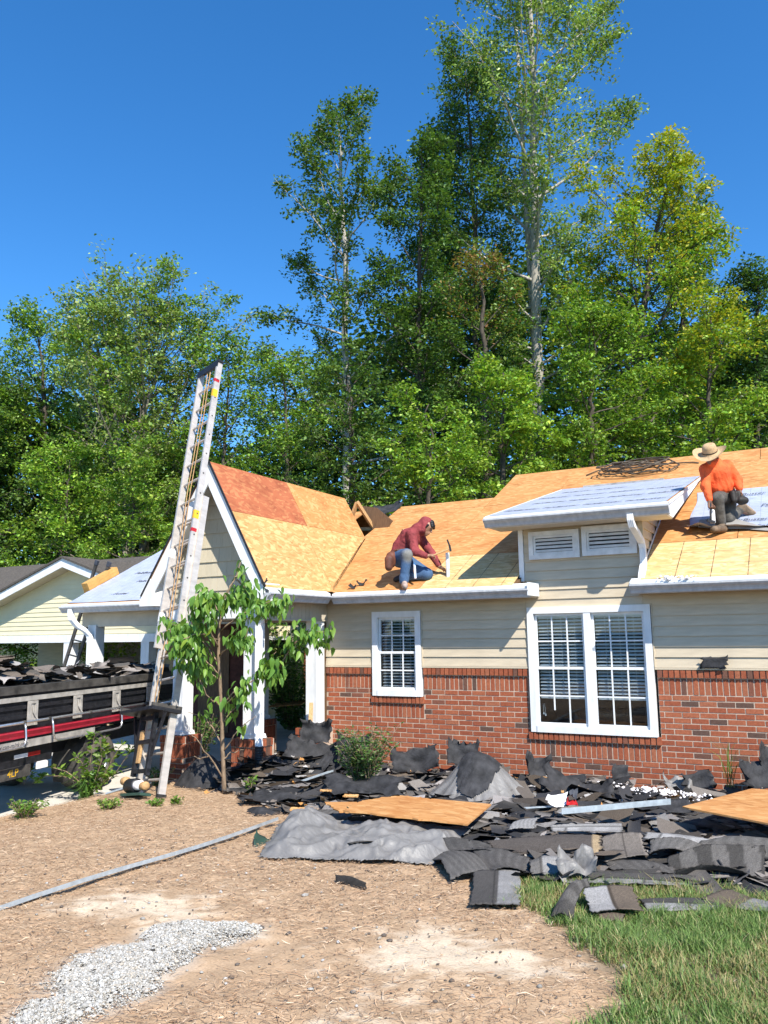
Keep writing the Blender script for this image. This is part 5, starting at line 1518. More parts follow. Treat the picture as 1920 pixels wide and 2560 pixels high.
# ---------------------------------------------------------------- torn roofing: the field of debris
def field_h(x, y):
    f = debris_front(x)
    t = sstep(0, .9, y - f)
    back = sstep(-.25, -.9, y)
    hmp = .10 + .17 * sstep(.2, -.9, x - .9) * 1.0 + .10 * (fbm(x * 1.3, y * 1.3, 200) - .4) + .09 * np.exp(-((x - 3.6) / .9) ** 2 - ((y + .9) / .5) ** 2)
    return t * np.clip(hmp, .03, 1) * (.55 + .45 * back)
def debris_base():
    xs = np.linspace(-.9, 8.0, 160); ys = np.linspace(-4.9, .02, 90)
    X, Y = np.meshgrid(xs, ys)
    Z = ground_z(X, Y) + field_h(X, Y) + .05 * (fbm(X * 5, Y * 5, 210) - .5) - .05
    keep = ((Y > debris_front(X) - .02)).ravel()
    v = np.stack([X, Y, Z], -1).reshape(-1, 3)
    i = (np.arange(89)[:, None] * 160 + np.arange(159)[None]).ravel()
    q = np.stack([i, i + 1, i + 161, i + 160], 1)
    q = q[keep[q].all(1)]
    n = fbm(v[:, 0] * 9, v[:, 1] * 9, 220)
    c = np.array([.050, .038, .028])[None] * (.5 + n)[:, None]
    put('granule_litter', fast_mesh('granule_litter', v, q, c, smooth=True), MAT['shingle'], kind='stuff', label='dark granules and tar paper crumbs under the torn roofing', cat='debris')
debris_base()
def dh(x, y): return float(ground_z(x, y) + field_h(np.array([x]), np.array([y]))[0])
rng = np.random.default_rng(31)
FELT = np.array([(.040, .040, .044), (.052, .050, .052), (.030, .030, .032), (.075, .068, .062)])
def scatter(i):
    while True:
        x = rng.uniform(-.5, 7.6); f = float(debris_front(x)); y = rng.uniform(f - .02, -.15)
        if y > f: break
    front = (y < f + 1.5) and x > 2.2
    return np.array([x, y, dh(x, y) + rng.uniform(-.045, .02)]), rng.uniform(.14, .55), rng.uniform(.12, .32), (rng.normal(0, .17), rng.normal(0, .17), rng.uniform(-.7, .7) + rng.choice([0, PI / 2])), rng.uniform(-.08, .16)
heap('roofing_scraps', 620, scatter, rng, 'shingle', cols=np.concatenate([FELT, FELT, FELT, SH_COLS * .75, SH_COLS[[0, 2, 4]] * .5]), jag=.06, kind='stuff', label='mixed scraps of torn tar paper and shingle along the wall', cat='debris')
def shing(i):
    while True:
        x = rng.uniform(2.4, 7.2); f = float(debris_front(x)); y = rng.uniform(f, f + 2.3)
        if y < -.8: break
    return np.array([x, y, dh(x, y) + rng.uniform(-.01, .05)]), rng.uniform(.20, .60), rng.uniform(.10, .25), (rng.normal(.03, .09), rng.normal(0, .09), rng.uniform(0, 6.3)), rng.uniform(-.04, .06)
heap('shingle_scraps', 520, shing, rng, 'shingle', cols=np.concatenate([SH_COLS * .8, SH_COLS[[3, 1]], SH_COLS * .45, FELT, FELT[:2]]), jag=.035, kind='stuff', label='flat grey and brown shingle strips strewn before the window', cat='debris')
def small(i):
    while True:
        x = rng.uniform(-.3, 7.4); f = float(debris_front(x)); y = rng.uniform(f - .25, -.1)
        if y > f - .25 * rng.random(): break
    return np.array([x, y, max(dh(x, y), gz_(x, y)) + rng.uniform(0, .04)]), rng.uniform(.03, .12), rng.uniform(.02, .09), (rng.normal(0, .4), rng.normal(0, .4), rng.uniform(0, 6.3)), rng.uniform(-.02, .04)
heap('roofing_crumbs', 700, small, rng, 'shingle', cols=np.concatenate([FELT, SH_COLS, np.array([(.45, .22, .07), (.55, .30, .12), (.40, .38, .36)])]), jag=.12, kind='stuff', label='small crumbs of shingle, felt and wood in the debris', cat='debris')

def sheet_thing(name, label, cat, P, w, l, rot, mat, bend=0.05, curl=0.0, jag=.03, seed=0, nx=12, ny=10, cols=None, thick=.004, bands=None, group=None, wave=0.0, ragged_top=0.0):
    """one limp torn sheet as a thing: ragged outline, bent, with thickness"""
    r = np.random.default_rng(seed + 1000)
    X, Y = np.meshgrid(np.linspace(-.5, .5, nx), np.linspace(-.5, .5, ny))
    ed = (np.abs(np.abs(X) - .5) < 1e-6) | (np.abs(np.abs(Y) - .5) < 1e-6)
    ox, oy = X + ed * r.normal(0, jag, X.shape), Y + ed * r.normal(0, jag, X.shape)
    if ragged_top:
        oy = np.where(Y > .49, oy + r.uniform(-ragged_top, ragged_top, X.shape), oy)
    Z = bend * (X * 1.6) ** 2 + curl * np.clip(Y + .1, 0, 1) ** 2 * 2 + wave * np.sin(X * 9 + Y * 4 + seed) * .5 + wave * np.sin(Y * 11 + seed) * .3 + (fbm(X * 4 + seed, Y * 4, seed) - .5) * (.03 + wave)
    v = np.stack([ox * w, oy * l, Z], -1).reshape(-1, 3)
    i = (np.arange(ny - 1)[:, None] * nx + np.arange(nx - 1)[None]).ravel()
    q = np.stack([i, i + 1, i + 1 + nx, i + nx], 1)
    v2 = v - np.array([0, 0, thick]); q2 = q[:, ::-1] + len(v)
    rim = list(range(nx)) + [k * nx + nx - 1 for k in range(1, ny)] + [(ny - 1) * nx + k for k in range(nx - 2, -1, -1)] + [k * nx for k in range(ny - 2, 0, -1)]
    rim = np.array(rim); rn = np.roll(rim, -1)
    q3 = np.stack([rn, rim, rim + len(v), rn + len(v)], 1)
    tint = None
    if bands is not None:
        yy = np.concatenate([Y.ravel(), Y.ravel()]) + .5
        xx = np.concatenate([X.ravel(), X.ravel()]) + .5
        tint = np.array([bands(a, b_) for a, b_ in zip(xx, yy)])
        tint[len(v):] = (.045, .043, .042)
    elif cols is not None:
        tint = np.tile(np.array(cols), (2 * len(v), 1))
    me = fast_mesh(name, np.concatenate([v, v2]), np.concatenate([q, q2, q3]), tint, smooth=mat == 'tarp')
    m = Matrix.Translation(Vector(P)) @ Matrix.Rotation(rot[2], 4, 'Z') @ Matrix.Rotation(rot[1], 4, 'Y') @ Matrix.Rotation(rot[0], 4, 'X')
    return put(name, me, MAT[mat], None, mtx=m, label=label, cat=cat, group=group)
def lam(a, b_):      # laminated strip shingle: grey exposed tabs, dark headlap
    if b_ < .44: return np.array((.27, .26, .255)) * (1.0 if int(a * 7) % 2 else .62) * (.35 if abs((a * 7) % 1) < .07 else 1)
    return np.array((.095, .088, .082))
def lam_brown(a, b_):
    if b_ < .44: return np.array((.25, .235, .22)) * (1.0 if int(a * 5) % 2 else .85)
    return np.array((.12, .09, .068))
def Pz(u, v, z): return at(u, v, z=z)
R90 = PI / 2
# upright and curled tar paper along the wall and porch
sheet_thing('felt_sheet', 'big curled sheet of grey tar paper slumped before the porch post', 'tar paper', at(785, 1905, y=-1.15), .80, .56, (math.radians(40), .1, FWD - .15), 'felt', .22, .10, .03, 1, 18, 14, wave=.03)
sheet_thing('felt_sheet', 'black tar paper flap standing against the right porch post', 'tar paper', at(790, 1835, y=-.75), .44, .27, (math.radians(60), .05, FWD), 'felt', .12, .12, .04, 2, 14, 10, wave=.05)
sheet_thing('felt_sheet', 'pale torn tar paper strip leaning on the curled grey sheet', 'tar paper', at(800, 1925, y=-1.5), .14, .50, (math.radians(40), .2, FWD - .6), 'felt', .02, .02, .05, 3)
sheet_thing('felt_sheet', 'dark rolled tar paper tube behind the leafy shrub', 'tar paper', at(868, 1885, y=-.9), .50, .42, (math.radians(60), .2, FWD + .5), 'felt', .30, .1, .03, 4, 16, 10)
sheet_thing('felt_sheet', 'jagged black tar paper leaning on the wall right of the shrub', 'tar paper', at(1040, 1905, y=-.55), .62, .30, (math.radians(52), -.12, FWD - .1), 'felt', .16, .10, .03, 5, 18, 10, ragged_top=.07, wave=.05)
sheet_thing('felt_sheet', 'upright ragged tar paper with spiky top between shrub and grey tarp mound', 'tar paper', at(1160, 1885, y=-.45), .42, .31, (math.radians(64), 0, FWD - .2), 'felt', .10, .06, .025, 6, 18, 10, ragged_top=.13, wave=.03)
None and sheet_thing('felt_sheet', 'x', 'tar paper', at(1235, 1945, y=-1.9), .56, .44, (math.radians(46), .35, FWD - .25), 'felt', -.16, -.05, .05, 7, 16, 12)
sheet_thing('felt_sheet', 'black tar paper shards standing left under the wide window', 'tar paper', at(1335, 1925, y=-.6), .32, .30, (math.radians(54), .25, FWD + .3), 'felt', .20, .10, .05, 8, 10, 8, wave=.06)
sheet_thing('felt_sheet', 'single black tar paper piece propped under the window middle', 'tar paper', at(1550, 1935, y=-.35), .21, .20, (math.radians(74), .1, FWD), 'felt', .06, .02, .06, 9, 8, 7)
sheet_thing('felt_sheet', 'arched black tar paper scrap with a hole lying right of the window', 'tar paper', at(1740, 1955, y=-.55), .34, .20, (math.radians(70), -.2, FWD - .1), 'felt', .10, .02, .10, 10, 9, 7)
sheet_thing('felt_sheet', 'bent grey tar paper sheet in front of the wide window', 'tar paper', at(1440, 1985, y=-1.25), .75, .34, (math.radians(28), .2, FWD - .35), 'felt', .28, .05, .04, 11, 16, 9)
sheet_thing('felt_sheet', 'grey tar paper lump at the right edge beside the spiky plant', 'tar paper', at(1890, 1940, y=-.6), .42, .30, (math.radians(50), .1, FWD), 'felt', .15, .06, .08, 12, 10, 8)
sheet_thing('felt_sheet', 'black tar paper edge rising at the far right of the wall', 'tar paper', at(1915, 1900, y=-.35), .34, .28, (math.radians(60), .5, FWD + .3), 'felt', .12, .06, .05, 13, 10, 8)
sheet_thing('felt_sheet', 'broad flat black tar paper right beside the sapling foot', 'tar paper', at(705, 1985, z=.15), .85, .55, (.08, .04, FWD + .1), 'felt', -.06, -.08, .05, 14, 18, 12, wave=.06)
sheet_thing('felt_sheet', 'crumpled black plastic bundle in front of the sapling shade', 'tar paper', at(655, 2020, z=.12), .60, .34, (.25, -.1, FWD - .2), 'felt', -.12, -.1, .06, 15, 14, 9, wave=.05)
sheet_thing('felt_sheet', 'black tar paper sheet under the middle of the broken board', 'tar paper', at(905, 1968, z=.22), .85, .42, (.06, .03, FWD - .1), 'felt', .05, .05, .06, 16, 18, 10, wave=.07)
sheet_thing('felt_sheet', 'small black tar paper scrap perched on the brick ledge by the wide window', 'tar paper', at(1785, 1657, y=-.055), .30, .14, (math.radians(82), 0, 0), 'felt', .01, .02, .08, 17, 9, 6)
sheet_thing('felt_sheet', 'black tar paper tent folded beside the white plastic wrapper', 'tar paper', at(1340, 2035, z=.22), .42, .34, (.35, .25, FWD + .2), 'felt', -.25, -.1, .06, 19, 11, 9)
sheet_thing('felt_sheet', 'flat black tar paper by the corner of the right hand board', 'tar paper', at(1690, 2020, z=.24), .30, .22, (.25, 0, FWD), 'felt', .05, .05, .07, 20, 9, 7)
# shingle strips in the foreground

# shingle strips of the foreground, each lying where it fell
def surf(u, v, lift):
    z = .22
    for _ in range(4):
        p = at(u, v, z=z)
        on = p[1] > float(debris_front(p[0]))
        z = (dh(p[0], p[1]) if on else gz_(p[0], p[1]) + .01) + lift
    return at(u, v, z=z)
def strip(label, corners, bands, bow=.02, seed=0, nx=30, ny=20, jag=.006, thick=.006, cat='shingle', name='shingle_strip', mat='shingle', extra=None):
    """corners: top left, top right, bottom right, bottom left as seen, with the height of each above the pile"""
    r = np.random.default_rng(seed + 5000)
    tl, tr, br, bl = (surf(*c) for c in corners)
    U, W_ = np.meshgrid(np.linspace(0, 1, nx), np.linspace(0, 1, ny))
    u, w = U[..., None], W_[..., None]
    P = (bl * (1 - u) + br * u) * (1 - w) + (tl * (1 - u) + tr * u) * w
    ed = ((U < 1e-6) | (U > 1 - 1e-6) | (W_ < 1e-6) | (W_ > 1 - 1e-6))
    P[..., :2] += ed[..., None] * r.normal(0, jag, P[..., :2].shape)
    k = seed * 3.1
    P[..., 2] += bow * np.sin(PI * U) * .5 + bow * np.sin(PI * W_ * 1.3 + k) * .6 + (fbm(U * 2 + k, W_ * 2, 700 + seed, 2) - .5) * (.012 + bow * .5) + (extra(U, W_) if extra else 0)
    v = P.reshape(-1, 3); c = v.mean(0); v = v - c
    i = (np.arange(ny - 1)[:, None] * nx + np.arange(nx - 1)[None]).ravel()
    q = np.stack([i, i + 1, i + 1 + nx, i + nx], 1)
    rim = np.array(list(range(nx)) + [a * nx + nx - 1 for a in range(1, ny)] + [(ny - 1) * nx + a for a in range(nx - 2, -1, -1)] + [a * nx for a in range(ny - 2, 0, -1)]); rn = np.roll(rim, -1)
    t = np.array([bands(a, b_) for a, b_ in zip(U.ravel(), W_.ravel())]) * r.uniform(.88, 1.12, (len(v), 1))
    t = np.concatenate([t, np.tile((.04, .038, .036), (len(v), 1))])
    me = fast_mesh(name, np.concatenate([v, v - np.array([0, 0, thick])]), np.concatenate([q, q[:, ::-1] + len(v), np.stack([rn, rim, rim + len(v), rn + len(v)], 1)]), t, smooth=mat == 'tarp')
    return put(name, me, MAT[mat], None, loc=c, label=label, cat=cat)
DK, BRN, GRY, LGT, SLA = (np.array(c) for c in ((.075, .069, .064), (.105, .082, .062), (.26, .25, .24), (.34, .325, .31), (.135, .125, .115)))
def plain(c, streak=.15): return lambda a, b_: c * (1 + streak * math.sin(a * 37 + 5 * math.sin(b_ * 3)))
def two_h(lo, hi, tabs=6, at_=.45):      # grey tabs along the lower edge
    return lambda a, b_: (lo * (.30 if (a * tabs) % 1 < .05 else (1.0 if int(a * tabs) % 2 else .80)) if b_ < at_ else hi * (.6 if abs(b_ - at_ - .06) < .03 else 1))
def two_v(left, right, tabs=3, at_=.52):
    return lambda a, b_: (left * (.55 if abs(a - at_ + .08) < .025 else 1) if a < at_ else right * (.35 if (b_ * tabs) % 1 < .045 else (1.0 if int(b_ * tabs) % 2 else .86)))
strip('two tone strip shingle lying end on at the lawn corner', [(1186, 2180, .05), (1300, 2174, .05), (1301, 2262, .03), (1174, 2262, .03)], two_v(DK, GRY), .02, 1)
strip('broad dark brown shingle sheet sloping left of the two tone strip', [(1078, 2132, .06), (1160, 2116, .07), (1228, 2176, .06), (1128, 2197, .03)], plain(SLA * .8), .06, 2)
strip('dark shingle flap behind the two tone strip', [(1180, 2124, .08), (1325, 2150, .08), (1318, 2177, .06), (1228, 2174, .06)], plain(DK * 1.2), .05, 3)
strip('twisted dark shingle fin standing up out of the grass', [(1458, 2190, .22), (1474, 2192, .22), (1430, 2298, .02), (1374, 2292, .02)], lambda a, b_: DK * (1.5 if int(b_ * 6) % 2 else .9), .08, 4, jag=.004)
strip('brown and grey shingle lying on the grass beside the dark fin', [(1459, 2220, .10), (1580, 2216, .10), (1608, 2276, .05), (1479, 2281, .05)], two_v(LGT * .95, BRN * 1.3, 2, .48) if False else (lambda a, b_: LGT * (.4 if (b_ * 2) % 1 < .05 else .9) if a < .47 else BRN * (.6 if a < .52 else 1.25)), .02, 5)
strip('narrow pale shingle underlay showing below the brown and grey shingle', [(1490, 2280, .03), (1560, 2279, .03), (1560, 2302, .01), (1500, 2300, .01)], plain(BRN * 1.1), .02, 6)
strip('rolled shingle strip with striped underside at the right edge', [(1668, 2156, .10), (1912, 2126, .16), (1906, 2197, .05), (1690, 2185, .05)], lambda a, b_: DK * (1.55 if int(a * 6 + .3 * b_) % 2 else .75), .12, 7, nx=46)
strip('thin dark shingle tail left of the rolled striped strip', [(1500, 2146, .07), (1680, 2158, .08), (1690, 2184, .05), (1528, 2170, .05)], plain(DK * 1.1), .03, 8)
strip('brown shingle panel with a vertical cut in the middle of the pile', [(1504, 2093, .12), (1602, 2084, .12), (1619, 2139, .08), (1512, 2154, .08)], lambda a, b_: np.array((.145, .125, .108)) * (.45 if abs(a - .52) < .02 else 1) * (1.5 if a > .95 else 1), .03, 9)
strip('dark brown shingle slab with a pale end left of the cut panel', [(1212, 2098, .12), (1502, 2083, .13), (1502, 2133, .07), (1236, 2127, .06)], lambda a, b_: np.array((.32, .235, .14)) if .93 < a < .98 else np.array((.082, .070, .062)), .03, 10, nx=48, jag=.012)
strip('pale grey shingle strip on top behind the dark brown slab', [(1378, 2064, .13), (1556, 2060, .13), (1553, 2081, .11), (1377, 2079, .11)], two_h(LGT, LGT * .7, 5, .7), .02, 11)
strip('light tabbed shingle strip on the pile towards the right edge', [(1622, 2078, .14), (1818, 2103, .12), (1803, 2116, .10), (1608, 2091, .12)], two_h(LGT, GRY, 5, .6), .02, 12)
strip('straight shingle strip with grey lower edge along the grass', [(1414, 2178, .05), (1756, 2192, .05), (1754, 2216, .03), (1415, 2207, .03)], two_h(GRY, DK, 7, .5), .015, 13, nx=46)
strip('dark shingle strip half sunk in the grass right of the brown one', [(1596, 2244, .04), (1802, 2247, .04), (1802, 2280, .02), (1618, 2274, .02)], two_h(GRY, DK, 5, .42), .02, 14, nx=36)
strip('brown and grey shingle strip in the grass at the photo edge', [(1756, 2246, .05), (1826, 2222, .05), (1950, 2256, .05), (1930, 2280, .03)], lambda a, b_: GRY * (.4 if (a * 4) % 1 < .06 else .95) if b_ < .5 else BRN * 1.2, .02, 15, nx=36)
strip('grey tabbed shingle fan in front of the dark brown slab', [(1322, 2150, .08), (1404, 2138, .09), (1402, 2182, .05), (1330, 2190, .04)], two_v(SLA, GRY, 3, .4), .04, 16)
strip('dark curved shingle lapping the right end of the grey tarp', [(1062, 2098, .10), (1225, 2112, .11), (1292, 2143, .08), (1146, 2130, .07)], plain(DK * 1.15), .06, 17)
strip('stack of dark brown shingle strips under the broken board', [(872, 2040, .07), (1060, 2050, .08), (1052, 2072, .05), (880, 2066, .05)], plain(BRN * .75), .04, 18, thick=.03)
strip('dark flat shingle lying left behind the grey tarp', [(790, 2026, .05), (880, 2030, .06), (856, 2066, .05), (740, 2056, .04)], plain(SLA * .85), .03, 19)
strip('grey shingle square near the pale strip left of the wrapper', [(1290, 2050, .12), (1345, 2044, .12), (1332, 2066, .10), (1272, 2070, .10)], plain(GRY * .95), .02, 20)
strip('brown curved shingle right of the cut panel', [(1626, 2098, .12), (1755, 2112, .13), (1716, 2138, .09), (1622, 2140, .08)], plain(SLA), .06, 21)
strip('dark shingle sheet reaching the right edge above the rolled strip', [(1760, 2098, .12), (1940, 2100, .12), (1940, 2136, .08), (1740, 2130, .08)], plain(SLA * .8), .05, 22)

# ---------------------------------------------------------------- grey tarps
def tarp(name, label, xs, ys, fn, mask, mat='tarp', seed=0, n=(90, 60)):
    X, Y = np.meshgrid(np.linspace(*xs, n[0]), np.linspace(*ys, n[1]))
    Z = fn(X, Y)
    k = mask(X, Y).ravel()
    v = np.stack([X, Y, Z], -1).reshape(-1, 3)
    i = (np.arange(n[1] - 1)[:, None] * n[0] + np.arange(n[0] - 1)[None]).ravel()
    q = np.stack([i, i + 1, i + 1 + n[0], i + n[0]], 1)
    q = q[k[q].all(1)]
    c = v[np.unique(q)].mean(0)
    v = v - c
    return put(name, fast_mesh(name, v, q, smooth=True), MAT[mat], None, loc=c, label=label, cat='tarp')
def tarp_folds(U, W_):
    q = U * 3.0; w = W_ * 1.1
    wx = fbm(q * .9, w * 1.6, 401) * 1.2
    r1 = np.clip(1 - np.abs(2 * fbm(q * .9 + wx, w * 2.6 - q * .5 + wx, 400, 3) - 1) * 2.4, 0, 1) ** 1.5
    r2 = np.clip(1 - np.abs(2 * fbm(q * 2.4 - w * 1.6, w * 5 + q * .9 + wx, 410, 3) - 1) * 2.6, 0, 1) ** 1.5
    hump = .17 * np.exp(-((U - .17) / .14) ** 2 - ((W_ - .62) / .38) ** 2) + .05 * np.exp(-((U - .72) / .25) ** 2 - ((W_ - .6) / .4) ** 2)
    rim = sstep(0, .10, U) * sstep(0, .08, W_) * sstep(1.0, .93, W_) * sstep(1.0, .95, U)
    return (hump + .075 * r1 + .035 * r2) * (.25 + .75 * rim)
strip('crumpled grey tarp spread in front of the broken board', [(700, 2062, .02), (1185, 2070, .05), (1085, 2160, .01), (648, 2142, .01)], lambda a, b_: np.ones(3), .01, 40, nx=150, ny=70, jag=.012, thick=.003, cat='tarp', name='tarp', mat='tarp', extra=tarp_folds)
strip('dark tar paper scrap lying on the crumpled grey tarp', [(868, 2092, .10), (935, 2100, .10), (945, 2110, .09), (872, 2116, .08)], plain(DK * .9), .03, 41, nx=12, ny=8, jag=.012, name='felt_scrap', cat='tar paper')
strip('black tar paper strip lying alone on the mulch', [(838, 2189, .03), (915, 2208, .03), (913, 2216, .012), (840, 2200, .012)], plain(DK * .55), .02, 42, nx=12, ny=5, jag=.004, name='felt_strip', cat='tar paper')
gb = sheet_thing('tarp_corner', 'dark green folded tarp corner at the left end of the grey tarp', 'tarp', at(655, 2108, z=.15), .17, .30, (.15, .5, FWD + .15), 'tarp_green', .05, 0, .02, 50, 8, 8)
MC = at(1208, 1990, z=.16)
def m_uv(X, Y):
    dx, dy = X - MC[0], Y - MC[1]; a = math.radians(28)
    return dx * math.cos(a) + dy * math.sin(a), -dx * math.sin(a) + dy * math.cos(a) - .22
def mound_z(X, Y):
    u, w = m_uv(X, Y)
    r = np.hypot(u / .60, w / .50) * (1 + .25 * (fbm(u * 2.2 + 5, w * 2.2, 351) - .5))
    th = np.arctan2(w, u)
    f = fbm(th * 3.2 + 9, r * .7, 353, 4)
    pleat = (1 - np.abs(2 * f - 1)) * .16 * np.clip(r, 0, 1) ** 1.3 - .07 * np.clip(r, 0, 1)
    top = .47 * (1 - sstep(.12, 1.08, r) ** .9) + .05 * np.exp(-((u + .12) / .16) ** 2 - ((w - .02) / .2) ** 2)
    return dh(MC[0], MC[1]) - .06 + top + pleat + .035 * (fbm(u * 8, w * 8, 352) - .5)
def mound_mask(X, Y):
    u, w = m_uv(X, Y)
    return np.hypot(u / .60, w / .50) < 1.04 + .30 * (fbm(u * 4, w * 4, 360) - .5)
tarp('tarp', 'grey tarp tented over a mound against the brick wall', (MC[0] - .9, MC[0] + .9), (MC[1] - .7, MC[1] + 1.0), mound_z, mound_mask, n=(110, 100))
def drape_mask(X, Y):
    u, w = m_uv(X, Y)
    return (np.hypot((u - .02 - .35 * w) / .25, (w + .10) / .34) < 1.0 + .35 * (fbm(u * 6, w * 6, 362) - .5))
dr = tarp('felt_sheet', 'charcoal tar paper draped over the grey tarp mound', (MC[0] - .9, MC[0] + .9), (MC[1] - .7, MC[1] + 1.0), lambda X, Y: mound_z(X, Y) * .6 + .4 * (mound_z(X + .05, Y) + mound_z(X - .05, Y)) / 2 + .03, drape_mask, mat='felt', n=(110, 100)); dr['category'] = 'tar paper'
def lump_z(X, Y):
    dx, dy = X - LC[0], Y - LC[1]; r = np.hypot(dx / .46, dy / .36)
    return gz_(LC[0], LC[1]) - .03 + .42 * np.clip(1 - r ** 1.5, -.1, 1) + .05 * (fbm(dx * 6, dy * 6, 370) - .5)
LC = at(500, 1975, z=.0) + np.array([-.1, .22, 0])
tarp('tarp', 'black plastic sheet bundled over a mound left of the sapling', (LC[0] - .6, LC[0] + .6), (LC[1] - .5, LC[1] + .5), lump_z, lambda X, Y: np.hypot((X - LC[0]) / .46, (Y - LC[1]) / .36) < 1.04, mat='felt', n=(50, 44))
for (u, v, z, w, l, lab, sd) in ((1440, 2165, .26, .26, .14, 'grey tarp scrap poking out beside the long striped shingle strip', 60), (1690, 1965, .16, .30, .18, 'small grey tarp scrap against the wall right of the wide window', 61)):
    sheet_thing('tarp_scrap', lab, 'tarp', at(u, v, z=z), w, l, (.3, .05, FWD), 'tarp', .08, .08, .06, sd, 12, 8, wave=.08)

# ---------------------------------------------------------------- boards, metal strips, wrapper, plank
def ragged_board(name, label, corners, z, thick, mat, tear, seed, tilt=(0, 0)):
    r = np.random.default_rng(seed)
    pts = []
    n = len(corners)
    for i in range(n):
        a, c = np.array(corners[i], float), np.array(corners[(i + 1) % n], float)
        k = 14 if tear[i] else 1
        for j in range(k):
            p = a + (c - a) * j / k
            if tear[i] and j: p = p + r.normal(0, tear[i], 2)
            pts.append(p)
    c0 = np.mean(pts, 0)
    m = Matrix.Translation((c0[0], c0[1], z)) @ Matrix.Rotation(tilt[0], 4, 'X') @ Matrix.Rotation(tilt[1], 4, 'Y')
    b = MB(); b.prism([tuple(p - c0) for p in pts], (0, 0, -thick), (1, 0, 0), (0, 1, 0), (0, 0, 1), thick)
    return put(name, b.mesh(name), MAT[mat], None, mtx=m, label=label, cat='board')
def g2(u, v, z): return at(u, v, z=z)[:2]
zb = .36
ragged_board('sheathing_board', 'broken orange sheathing board lying on the debris in the middle', [g2(1168, 2054, zb), g2(1228, 2000, zb), g2(1080, 1990, zb), g2(1000, 1984, zb), g2(905, 2000, zb), g2(858, 2026, zb)], zb - .01, .014, 'osb_old', [0, 0, .012, .012, .015, .012], 3, (-.02, .02))
ragged_board('sheathing_board', 'splintered orange board end left of the broken sheathing board', [g2(905, 2030, .30), g2(892, 2002, .30), g2(812, 2002, .30), g2(848, 2026, .30)], .29, .012, 'osb_old', [.008, 0, .012, .014], 4)
ragged_board('sheathing_board', 'clean orange sheathing board sticking in from the right edge', [g2(1995, 2072, .42), g2(2060, 1985, .42), g2(1880, 1971, .42), g2(1706, 2016, .42), g2(1722, 2020, .42)], .42, .014, 'osb_old', [0, 0, 0, 0, 0], 5, (.0, .0))
for (u, v, z, w, l, lab, sd) in ((752, 2022, .20, .20, .09, 'splintered orange wood chip in front of the tar paper by the sapling', 6), (878, 1988, .30, .14, .07, 'small orange wood chip behind the broken board', 7), (700, 1905, .22, .30, .10, 'pale wood offcut on the porch edge by the drain pipe', 8), (815, 1975, .27, .12, .05, 'tiny wood chip on the tar paper below the metal strip', 9)):
    p = at(u, v, z=z); c, s = math.cos(FWD - .1), math.sin(FWD - .1)
    cr = [(p[0] + c * a * w - s * e * l, p[1] + s * a * w + c * e * l) for a, e in ((-.5, -.5), (.5, -.3), (.5, .5), (-.5, .4))]
    ragged_board('wood_chip', lab, cr, z, .012, 'osb_mid', [.006] * 4, sd, (.1, .1))
def metal_strip(label, pts, w, h):
    b = MB(); pts = [np.array(p, float) for p in pts]
    d = unit(pts[-1] - pts[0]); s = unit(np.cross(d, [0, 0, 1]))
    prof = [(-w / 2, 0), (w / 2, 0), (w / 2, h), (w / 2 - .002, h), (w / 2 - .002, .002), (-w / 2, .002)]
    n = len(prof); vs = []
    for p in pts: vs += [p + s * a + np.array([0, 0, 1]) * c for a, c in prof]
    f = []
    for i in range(len(pts) - 1):
        for j in range(n): f.append((i * n + j, i * n + (j + 1) % n, (i + 1) * n + (j + 1) % n, (i + 1) * n + j))
    b.add(vs, f)
    c = np.mean(pts, 0); b.v = [b.v[0] - c]
    return put('metal_strip', b.mesh('metal_strip'), MAT['galvanised'], None, loc=c, label=label, cat='metal strip')
q0, q1 = at(-60, 2300, z=.24), at(690, 2056, z=.13)
metal_strip('long galvanised drip edge strip lying across the mulch', [q0 + (q1 - q0) * f + np.array([0, 0, .015 + .012 * math.sin(f * 7)]) for f in np.linspace(0, 1, 9)], .055, .03)
q0, q1 = at(1400, 2034, z=.36), at(1672, 2009, z=.38)
metal_strip('two sided metal edging strip lying beside the white wrapper', [q0, q1], .07, .05)
q0, q1 = at(1312, 2020, z=.34), at(1385, 2016, z=.34)
metal_strip('short flat metal edging left of the white wrapper', [q0, q1], .06, .01)
q0, q1 = at(757, 1952, z=.28), at(828, 1928, z=.32)
metal_strip('short bright metal strip below the curled grey tar paper', [q0, q1], .07, .02)
p = at(1405, 2018, z=.34)
wr = thing('plastic_wrapper', 'crumpled clear and red plastic wrapper in the roofing debris', 'wrapper', Vector(p))
r_ = np.random.default_rng(4)
for col, off, sz, nm in ((('foam'), (-.05, 0, .05), (.17, .12), 'white_film'), (('red_reflector'), (.09, -.01, .045), (.09, .07), 'red_print'), (('ink'), (.10, .02, .11), (.06, .09), 'blue_print')):
    v, q = scrap(r_, sz[0], sz[1], 7, 6, .12, .08)
    v = v @ rotm(.7, .2, FWD).T + p + np.array(off)
    put(nm, fast_mesh(nm, v, q, smooth=True), MAT[col], wr)
q0, q1 = at(774, 1818, y=-.62), at(778, 1757, y=-.40)
b = MB(); b.bar(q0 - np.array([0, 0, .3]), q1, .06, .022, (.5, -.8, 0)); put('plank', b.mesh('plank'), MAT['wood'], None, label='short bare wood plank leaning beside the right porch post', cat='plank')
rng = np.random.default_rng(77)
